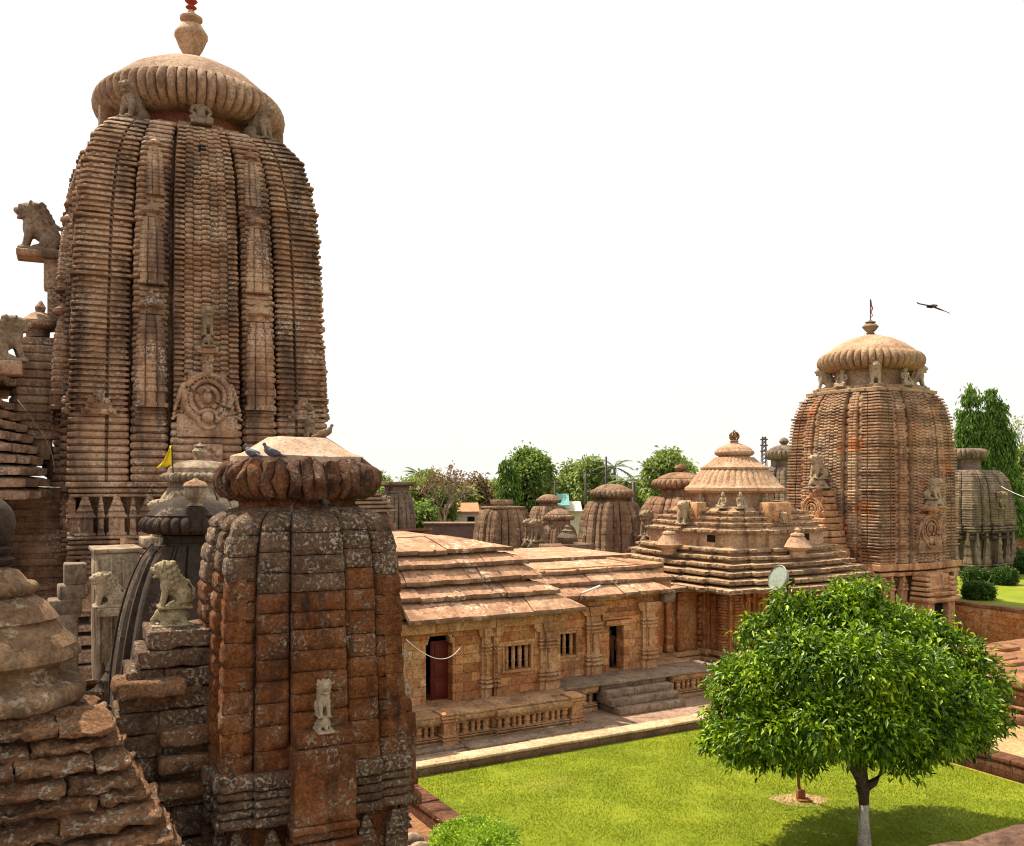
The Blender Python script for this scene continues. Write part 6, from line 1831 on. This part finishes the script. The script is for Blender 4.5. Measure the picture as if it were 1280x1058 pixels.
def ashoka(label, x, Y, ytop, wpx, seed, zb=1.5, n=2600, gz=0, group='trees beyond the temple court', spikes=((0, 1.0),)):
    rd = np.random.default_rng(seed)
    t = thing('drooping_tree', label, 'tree', at(x, Y, gz), 0, group)
    H = Z(ytop, Y) - gz; w = wpx * Y / 1150 / 2
    P = []; D = []
    for dx, hf in spikes:
        nn = n // len(spikes)
        ph = rd.uniform(0, 6)
        for tw in range(nn // 26):          # each hanging twig is a clump of its own
            z = rd.uniform(0, 1) ** .85; a = rd.uniform(0, 2 * PI)
            rad = w / (len(spikes) ** .6) * (1 - z ** 2.0) ** .75 * rd.uniform(.45, 1.12) * (1 + .3 * math.sin(z * 21 + a * 2 + ph)) + .08
            zz = zb + (H * hf - zb) * z
            s_ = rd.uniform(0, 1, 26)
            r_ = rad * (.45 + .6 * s_)
            P.append(np.stack([dx * w + np.cos(a) * r_ + rd.normal(0, .12, 26), np.sin(a) * r_ + rd.normal(0, .12, 26), zz + .5 * s_ - 1.5 * s_ ** 2 * min(1.2, rad) + rd.normal(0, .12, 26)], 1))
            D.append(np.tile([np.cos(a) * .4, np.sin(a) * .4, -1.0], (26, 1)))
    P = np.concatenate(P); D = np.concatenate(D)
    leaf_cloud('crown', M['leaf_ash'], P, D, .45, t, seed, 3.0, 5, 1.3, .4)
    m = MB()
    for dx, hf in spikes: m.tube([(dx * w * .3, 0, -.1), (dx * w * .7, 0, H * hf * .4), (dx * w, 0, H * hf * .97)], [.28, .18, .03], 8)
    m.build('trunk', M['bark'], t, 180)
    return t
def palm(label, x, Y, ytop, seed, fr_len=2.6, gz=0):
    rd = random.Random(seed)
    t = thing('palm_tree', label, 'tree', at(x, Y, gz), 0, 'palms beyond the temple court')
    H = Z(ytop, Y) - gz - fr_len * .35
    m = MB(); m.tube([(0, 0, 0), (.15, 0, H * .5), (0, 0, H)], [.22, .16, .13], 8); m.build('trunk', M['bark'], t, 180)
    for k in range(15):
        a = 2 * PI * k / 15 + rd.uniform(-.2, .2); up = rd.uniform(-.3, 1.1)
        m = MB(); spine = []
        for i in range(9):
            s = i / 8 * fr_len
            spine.append(Vector((math.cos(a) * s * math.cos(up * .8), math.sin(a) * s * math.cos(up * .8), H + s * math.sin(up * .8) - .17 * s * s)))
        m.tube(spine, [.04] * 3 + [.025] * 6, 4)
        sd = Vector((-math.sin(a), math.cos(a), 0))
        for i in range(2, 9):
            for q in (0, .5):
                p = spine[i].lerp(spine[i - 1], q)
                for s in (-1, 1):
                    l = .62 * (1 - abs(i - 4.5) / 7)
                    e = p + sd * s * l + Vector((math.cos(a) * .25, math.sin(a) * .25, -.28)) * l
                    w_ = Vector((math.cos(a), math.sin(a), 0)) * .11
                    m.add([tuple(p - w_), tuple(p + w_), tuple(e)], [(0, 1, 2)])
        m.build('frond', M['leaf_palm'], t, None)
    return t
def bare(label, x, Y, ytop, wpx, seed, leaves=None, name='bare_tree', gz=0):
    rd = random.Random(seed)
    t = thing(name, label, 'tree', at(x, Y, gz), 0, 'trees beyond the temple court')
    H = Z(ytop, Y) - gz; w = wpx * Y / 1150 / 2
    m = MB(); ends = []
    def grow(p, d, L, r, depth):
        e = p + d * L
        mid = p.lerp(e, .5) + Vector((rd.uniform(-1, 1), rd.uniform(-1, 1), 0)) * L * .06
        m.tube([p, mid, e], [r, r * .85, r * .7], 5)
        if depth == 0: ends.append(e); return
        for i in range(rd.choice((2, 3, 3))):
            nd = (d + Vector((rd.uniform(-1, 1), rd.uniform(-1, 1), rd.uniform(-.3, .6))) * .75).normalized()
            grow(e, nd, L * rd.uniform(.62, .85), r * .6, depth - 1)
    grow(Vector((0, 0, 0)), Vector((0, 0, 1)), H * .45, .2, 0); ends.clear()
    for i in range(5):
        a = 2 * PI * i / 5
        grow(Vector((0, 0, H * .43)), Vector((math.cos(a) * .5 * w / (H * .3), math.sin(a) * .5, 1)).normalized(), H * .17, .1, 4)
    m.build('branches', M['bare'], t, None)
    P = np.array([tuple(e) for e in ends]); D = np.tile([0, 0, 1.0], (len(P), 1))
    leaf_cloud('sparse_leaves', leaves or M['leaf_dry'], P[::2] if leaves is None else P, D[::2] if leaves is None else D, .4, t, seed, 2.0, 3, .3, .6)
    return t
G1, G2, G3, G4 = 'leaf_bright', 'leaf_far', 'leaf_pale', 'leaf_dry'
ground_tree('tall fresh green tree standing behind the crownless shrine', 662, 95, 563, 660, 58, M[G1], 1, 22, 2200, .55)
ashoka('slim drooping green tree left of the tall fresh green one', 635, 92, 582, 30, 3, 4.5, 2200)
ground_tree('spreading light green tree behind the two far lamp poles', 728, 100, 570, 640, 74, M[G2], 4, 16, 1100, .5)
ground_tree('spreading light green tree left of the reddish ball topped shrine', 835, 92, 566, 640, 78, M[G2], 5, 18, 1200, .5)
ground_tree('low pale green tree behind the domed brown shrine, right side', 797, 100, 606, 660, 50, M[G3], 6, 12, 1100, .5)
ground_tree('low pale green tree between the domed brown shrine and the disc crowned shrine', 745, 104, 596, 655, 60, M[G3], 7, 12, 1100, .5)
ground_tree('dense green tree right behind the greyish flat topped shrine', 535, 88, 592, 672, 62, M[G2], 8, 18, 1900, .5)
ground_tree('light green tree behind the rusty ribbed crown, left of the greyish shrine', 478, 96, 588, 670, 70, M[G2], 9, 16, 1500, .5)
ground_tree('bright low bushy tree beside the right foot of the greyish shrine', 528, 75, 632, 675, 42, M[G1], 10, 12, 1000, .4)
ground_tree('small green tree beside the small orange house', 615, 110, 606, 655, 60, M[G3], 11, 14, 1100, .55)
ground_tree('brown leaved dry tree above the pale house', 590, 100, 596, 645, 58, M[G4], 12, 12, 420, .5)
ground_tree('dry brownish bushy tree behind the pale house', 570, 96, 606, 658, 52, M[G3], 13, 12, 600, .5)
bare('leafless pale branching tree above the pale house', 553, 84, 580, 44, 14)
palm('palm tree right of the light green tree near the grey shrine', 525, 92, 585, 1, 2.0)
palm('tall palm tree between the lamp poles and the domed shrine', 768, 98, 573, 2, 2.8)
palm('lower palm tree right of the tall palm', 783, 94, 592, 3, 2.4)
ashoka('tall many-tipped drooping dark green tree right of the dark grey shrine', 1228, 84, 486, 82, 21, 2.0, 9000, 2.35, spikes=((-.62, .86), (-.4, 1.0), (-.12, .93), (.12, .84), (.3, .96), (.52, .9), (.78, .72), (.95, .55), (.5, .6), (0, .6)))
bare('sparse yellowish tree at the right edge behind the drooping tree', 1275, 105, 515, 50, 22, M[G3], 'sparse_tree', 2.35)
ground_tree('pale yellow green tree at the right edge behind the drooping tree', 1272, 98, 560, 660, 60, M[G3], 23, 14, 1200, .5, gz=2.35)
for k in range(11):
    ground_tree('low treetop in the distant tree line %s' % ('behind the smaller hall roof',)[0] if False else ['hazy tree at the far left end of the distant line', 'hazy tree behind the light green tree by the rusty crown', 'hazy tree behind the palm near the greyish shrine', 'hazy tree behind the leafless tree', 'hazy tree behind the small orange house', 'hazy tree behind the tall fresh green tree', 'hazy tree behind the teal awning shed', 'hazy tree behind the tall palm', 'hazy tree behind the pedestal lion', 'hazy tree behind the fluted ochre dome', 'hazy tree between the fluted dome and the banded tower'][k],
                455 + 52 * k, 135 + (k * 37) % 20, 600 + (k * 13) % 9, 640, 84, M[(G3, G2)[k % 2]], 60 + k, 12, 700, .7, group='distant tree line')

# shrubs
def shrub(label, x, y, Y, wpx, hpx, mat, seed, name='clipped_shrub', gz=2.35, size=.13, n=1300, group='clipped shrubs on the upper lawn', flat=.8):
    t = thing(name, label, 'shrub', at(x, Y, gz), 0, group)
    w = wpx * Y / 1150 / 2; h = hpx * Y / 1150 / 2
    rd = np.random.default_rng(seed)
    d = rd.normal(0, 1, (n, 3)); d /= np.linalg.norm(d, axis=1)[:, None]
    ss = np.sign(d) * np.abs(d) ** flat
    bump = 1 + .08 * np.sin(d[:, 0] * 7 + seed) * np.cos(d[:, 1] * 6)
    P = ss * np.array([w, w, h]) * (bump * rd.uniform(.82, 1.0, n))[:, None]; P[:, 2] += h * .98
    P[:, 2] = np.maximum(P[:, 2], .04)
    leaf_cloud('foliage', mat, P, d, size, t, seed, 2.0, 5, .0, .5)
    m = MB(); ell(m, (0, 0, h * .95), (w * .86, w * .86, h * .86), sub=2); m.build('inner_foliage', M['leaf_shrub'] if mat != M['leaf_hedge'] else mat, t, 180)
    m = MB(); m.tube([(0, 0, -.05), (0, 0, h * .5)], .06, 6); m.build('stem', M['bark'], t, 180)
def ysh(y): return (CAM_H - 2.35) * 1150 / (y - 600)
shrub('clipped round shrub nearest the retaining wall on the upper lawn', 1223, 748, ysh(749), 34, 20, M['leaf_shrub'], 1)
shrub('clipped round shrub right of the nearest one, casting a shadow on the lawn', 1255, 731, ysh(731), 28, 20, M['leaf_shrub'], 2)
shrub('clipped round shrub at the foot of the dark grey shrine', 1219, 729, ysh(729), 26, 17, M['leaf_shrub'], 3)
shrub('larger loose green shrub by the right edge of the upper lawn', 1270, 716, ysh(716), 46, 26, M['leaf_shrub'], 4, 'loose_shrub', flat=1, size=.2)
shrub('bright yellow green clipped hedge bush cut by the bottom edge', 592, 1130, 21.2, 112, 66, M['leaf_hedge'], 5, 'hedge_bush', gz=0, size=.075, n=6500, group=None, flat=.75)

# ------------------------------------------------------------------ poles, lamps, wires
def floodlight():
    b = at(1000, 26.4)
    t = thing('floodlight_pole', 'thin pole with round floodlight on an orange base block behind the leafy tree', 'lamp', b)
    top = Vector(at(982, 26.0, Z(742, 26.0))) - Vector(b)
    m = MB(); m.tube([(0, 0, 0), (top * .5)[:], top[:]], .045, 8); m.build('pole', M['pole'], t, 180)
    m = rbox((.02, 0, .17), (.22, .22, .32), .1, .02, .005); m.join(rbox((.1, -.08, .04), (.36, .3, .08), .1, .02)); m.build('base_block', M['block_orange'], t, 50)
    hd = Vector(at(976, 26.0, Z(724, 26.0))) - Vector(b)
    m = MB(); m.lathe([(.05, -.2), (.12, -.18), (.2, -.1), (.3, .0), (.34, .1), (.36, .12), (.34, .14), (.29, .02), (.05, -.1)], 32)
    hdob = m.build('lamp_head', M['lampmetal'], t, 40); hdob.location = hd; hdob.rotation_euler = Vector((-.85, -.4, .3)).to_track_quat('Z', 'Y').to_euler(); hdob.scale = (1.05, 1.05, 1.05)
    m = MB(); m.lathe([(.33, .1), (.33, .112), (.05, .125)], 32); g_ = m.build('lamp_glass', M['lampglass'], hdob, 40)
    m = MB(); m.tube([top[:], (top + Vector((.06, 0, .12)))[:], (hd + Vector((.1, 0, -.05)))[:]], .03, 6); m.box(tuple(hd + Vector((.24, .02, -.1))), (.26, .2, .22)); m.build('ballast_box', M['iron'], t, 40)
    m = MB(); m.lathe([(.0, .01), (.9, .012), (1.0, .013)], 24); 
    q = MB(); q.add([(.8 * (1 + .15 * math.sin(3 * a)) * math.cos(a) * 1.0, .55 * (1 + .1 * math.cos(5 * a)) * math.sin(a), .017) for a in [2 * PI * i / 28 for i in range(28)]], [tuple(range(28))])
    tag(q.build('bare_patch', M['dirt'], None, loc=(b[0], b[1], 0)), kind='structure')
floodlight()
for k, (x, Y, yt, lab) in enumerate(((757.5, 80, 571, 'tall thin dark pole right behind the domed brown shrine'), (694, 90, 602, 'short dark lamp pole left of the teal awning'), (732, 84, 590, 'dark pole with crossarm between the spreading tree and the domed shrine'), (792, 76, 603, 'dark thick pole right of the domed brown shrine'))):
    t = thing('lamp_pole', lab, 'pole', at(x, Y), 0, 'poles behind the court')
    h = Z(yt, Y)
    m = MB(); m.tube([(0, 0, 0), (0, 0, h)], [.14, .1] if k != 3 else [.2, .16], 8); m.build('pole', M['iron'], t, 180)
    if k in (1, 2): m = MB(); m.tube([(-.5, 0, h * .985), (.9 * (k - .6), 0, h * .98)], .05, 6); m.box((.9 * (k - .6), 0, h * .98), (.4, .25, .12)); m.build('crossarm', M['iron'], t, 40)
# lattice mast far away
t = thing('lattice_mast', 'thin lattice radio mast far behind, right of the fluted ochre dome', 'mast', at(955, 190))
zt = Z(546, 190); m = MB()
for s in ((-1, -1), (1, -1), (1, 1), (-1, 1)): m.tube([(s[0] * .9, s[1] * .9, 0), (s[0] * .3, s[1] * .3, zt)], .09, 4)
for k in range(22):
    z0, z1 = zt * k / 22, zt * (k + 1) / 22; a, b = .9 - .6 * k / 22, .9 - .6 * (k + 1) / 22
    m.tube([(-a, -a, z0), (b, -b, z1)], .06, 4); m.tube([(a, -a, z0), (-b, -b, z1)], .06, 4); m.tube([(-a, a, z0), (b, b, z1)], .06, 4)
for k in range(3): m.box((0, 0, zt - 1.2 * k - .6), (1.4, .9, .25))
m.build('lattice', M['bldg_dark'], t)
# small lamp tube on the hall roof, hanging cable
t = thing('tube_lamp', 'small white tube lamp on a bent arm at the junction of the two hall roofs', 'lamp', uv(19.9, 29.9, 4.55), AX)
m = MB(); m.tube([(0, 0, 0), (.05, -.05, .2), (.3, -.2, .32)], .02, 6); m.build('arm', M['iron'], t, 180)
m = MB(); m.tube([(.1, -.1, .24), (.75, -.4, .52)], .045, 8); m.build('tube', M['white'], t, 180)
m = MB()
a, b = Vector(at(508, 15.6, Z(800, 15.6))), Vector(uv(14.6, 29.45, 3.3)); pts = []
for i in range(19):
    s = i / 18; p = a.lerp(b, s); p.z -= .9 * 4 * s * (1 - s) * .45; pts.append(p)
m.tube(pts, .009, 6)
tag(m.build('hanging_cable', M['white'], None, 180), 'thin white cable sagging from the red laterite tower to the larger hall', 'cable')
m = MB(); a, b = Vector(at(1247, 66, Z(606, 66))), Vector(at(1340, 60, Z(626, 60)))
m.tube([a.lerp(b, i / 8) - Vector((0, 0, .5 * math.sin(PI * i / 8))) for i in range(9)], .022, 5); tag(m.build('overhead_wire', M['white'], None, 180), 'pale overhead wire crossing behind the dark grey shrine at the right edge', 'wire')
m = MB(); a, b = Vector(at(22, 42.0, Z(500, 42))), Vector(at(68, 41, Z(590, 41)))
m.tube([a.lerp(b, i / 8) + Vector((.5 * math.sin(PI * i / 8), 0, -.3 * math.sin(PI * i / 8))) for i in range(9)], .016, 5); tag(m.build('hanging_cable', M['pole'], None, 180), 'thin cable hanging down beside the brown tiered hall at the left edge', 'cable')
# two people inside the open doorway
def person(label, loc, ang, shirt, trouser, skin, h=1.62, sit=False):
    t = thing('person', label, 'person', loc, ang)
    m = MB(); k = h / 1.7
    for s in (-1, 1):
        cap(m, (.0, .09 * s, .86), (.02, .1 * s, .48), .085, .06); cap(m, (.02, .1 * s, .48), (-.01, .1 * s, .1), .055, .038); cap(m, (-.03, .1 * s, .05), (.14, .12 * s, .035), .04, .035)
        cap(m, (0, .19 * s, 1.38), (-.02, .25 * s, 1.1), .05, .04); cap(m, (-.02, .25 * s, 1.1), (.08, .22 * s, .86), .036, .026); ell(m, (.1, .21 * s, .79), (.035, .02, .06))
        for q in range(4): cap(m, (.09 + .015 * q, .21 * s, .75), (.1 + .018 * q, .2 * s, .68), .009, .007, 5)
        cap(m, (.13, .2 * s, .79), (.15, .185 * s, .73), .01, .008, 5)
        ell(m, (.0, .08 * s, 1.6), (.02, .015, .035)); ell(m, (.085, .032 * s, 1.61), (.014, .014, .01), sub=1)
    ell(m, (0, 0, .92), (.12, .16, .12)); cap(m, (0, 0, .98), (0, 0, 1.28), .125, .14); ell(m, (0, 0, 1.36), (.1, .19, .08)); cap(m, (0, 0, 1.4), (.01, 0, 1.5), .05, .048); ell(m, (.01, 0, 1.6), (.095, .078, .115)); ell(m, (.1, 0, 1.585), (.018, .013, .025), sub=1); ell(m, (.088, 0, 1.545), (.015, .028, .008), sub=1)
    b = fuse(m, .014, 0, 1, 2); b.v = [(x * k, y * k, z * k) for x, y, z in b.v]
    b.build('body', skin, t, 180)
    m = MB()
    m.lathe([(.001, .8), (.17, .8), (.175, .9), (.16, 1.05), (.17, 1.25), (.2, 1.36), (.12, 1.44), (.06, 1.47)], 24); m.v = [(x * .82 * k, y * 1.15 * k, z * k) for x, y, z in m.v]
    for s in (-1, 1): m.tube([(0, .2 * s * k, 1.38 * k), (-.02 * k, .26 * s * k, 1.14 * k)], [.07 * k, .062 * k], 10)
    m.build('shirt', shirt, t, 180)
    m = MB()
    for s in (-1, 1): m.tube([(0, .075 * s * k, .95 * k), (.01, .09 * s * k, .5 * k), (-.01, .1 * s * k, .1 * k)], [.11 * k, .085 * k, .075 * k], 12)
    m.build('trousers', trouser, t, 180)
    m = MB(); ell(m, (-.015 * k, 0, 1.635 * k), (.1 * k, .086 * k, .1 * k), sub=3); m.rough(.006, 20); m.build('hair', M['feather'], t, 180)
M['shirt'] = plain('pale_shirt', (.5, .48, .5), .8); M['shirt2'] = plain('brown_shirt', (.14, .05, .03), .8); M['skin'] = plain('brown_skin', (.16, .075, .04), .6, var=.08); M['cloth'] = plain('dark_trousers', (.03, .03, .04), .8)
x_, y_, z_ = uv(22.1, 31.32, FZ); person('person in a pale shirt standing inside the open doorway, left side', (x_, y_, FZ + .02), AX - PI / 2 + .5, M['shirt'], M['cloth'], M['skin'], 1.6)
x_, y_, z_ = uv(22.58, 31.55, FZ); person('person in dark brown clothes standing inside the open doorway, right side', (x_, y_, FZ + .02), AX - PI / 2 - .4, M['shirt2'], M['shirt2'], M['skin'], 1.55)

# ------------------------------------------------------------------ birds
def perched(label, loc, ang, mat, s=1.0, group=None):
    t = thing('pigeon', label, 'bird', loc, R(ang), group)
    m = MB(); ell(m, (0, 0, .11), (.13, .07, .075), (0, -.35, 0), 2); ell(m, (.07, 0, .15), (.06, .055, .07)); cap(m, (.09, 0, .18), (.115, 0, .235), .035, .028); ell(m, (.12, 0, .25), (.034, .028, .03)); cap(m, (.145, 0, .245), (.17, 0, .238), .009, .004, 5)
    cap(m, (-.1, 0, .08), (-.24, 0, .04), .035, .02); 
    for q in (-1, 1): cap(m, (.0, .03 * q, .06), (.01, .03 * q, .0), .011, .009, 5)
    b = fuse(m, .009, 0, 1, 2); b.v = [(x * s, y * s, z * s) for x, y, z in b.v]; b.build('body', mat, t, 180)
    m = MB()
    for q in (-1, 1): ell(m, (-.04 * s, .062 * q * s, .115 * s), (.12 * s, .018 * s, .05 * s), (0, -.3, 0))
    m.build('wing', mat, t, 180)
bx, by = B.location.x, B.location.y
def onrim(x, zz, r=1.3):
    X = (x - 640) / 1150; 
    # point on the near rim of the crown seen at this column
    best = min(((abs((bx + r * math.cos(a)) / (by + r * math.sin(a)) - X), a) for a in [PI + PI * i / 200 for i in range(201)]))
    return (bx + r * math.cos(best[1]), by + r * math.sin(best[1]), zz)
perched('grey pigeon standing on the rusty ribbed crown, left one', onrim(314, 9.56), 160, M['pigeon'], .95, 'pigeons on the foreground tower')
perched('grey pigeon with pale breast on the rusty ribbed crown, right of the other pigeon', onrim(340, 9.56), 200, M['pigeon'], 1.0, 'pigeons on the foreground tower')
perched('dark pigeon on the shoulder of the red laterite tower below its crown', onrim(406, 8.72, 1.12), -90, M['pigeon'], .95, 'pigeons on the foreground tower')
perched('brown bird on the flat top of the plastered cap', (bx + .5, by + .05, 9.96), 10, M['statue_dark'], 1.0)
t = thing('flying_bird', 'dark bird of prey gliding with spread wings in the pale sky', 'bird', at(1165, 40, Z(383, 40)), R(10))
m = MB(); ell(m, (0, 0, 0), (.1, .26, .075), (0, 0, .5)); ell(m, (.12, .22, .0), (.06, .07, .05)); cap(m, (.16, .29, 0), (.19, .34, -.02), .02, .008, 5)
m.rough(.004, 8); m.build('body', M['feather'], t, 180)
def wing(pts):   # pts: (x, z, chord, back)
    m = MB(); rings = []
    for x, z, c, y0 in pts: rings.append([(x, y0 + c * .5, z), (x, y0 + c * .15, z + .025), (x, y0 - c * .5, z - .01), (x, y0 + c * .1, z - .012)])
    m.loft(rings); return m
m = wing([(-.02, .02, .3, 0), (-.3, .07, .36, .02), (-.52, .09, .3, .0), (-.66, .1, .22, -.05), (-.78, .16, .05, -.1)]); 
m.v = [(x, y, z - .22 * max(0, -(y)) * 1.4) for x, y, z in m.v]; m.build('wing', M['feather'], t, 30)
m = wing([(.02, .02, .3, 0), (.25, -.05, .38, -.02), (.45, -.13, .34, -.04), (.62, -.2, .2, -.06), (.78, -.26, .04, -.1)])
m.v = [(x, y, z - .3 * max(0, -(y)) * 1.6) for x, y, z in m.v]; m.build('wing', M['feather'], t, 30)
m = MB(); m.loft([[(-.04, -.18, 0), (.04, -.18, 0), (.04, -.18, .02), (-.04, -.18, .02)], [(-.2, -.42, -.1), (-.06, -.46, -.1), (-.06, -.46, -.085), (-.2, -.42, -.085)]]); m.build('tail', M['feather'], t, 30)
# far woodland that reads as one mass along the horizon
rdw = random.Random(77)
lobw = [(x_ + rdw.uniform(-3, 3), 165 + rdw.uniform(-9, 9), rdw.uniform(2.0, 6.0), rdw.uniform(3.2, 5.2)) for x_ in np.arange(-170, 190, 4.2)]
P, Dn = lobes_points(lobw, 15000, 78, .5)
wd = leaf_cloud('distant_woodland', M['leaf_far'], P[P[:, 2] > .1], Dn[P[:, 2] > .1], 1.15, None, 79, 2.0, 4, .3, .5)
tag(wd, kind='stuff')
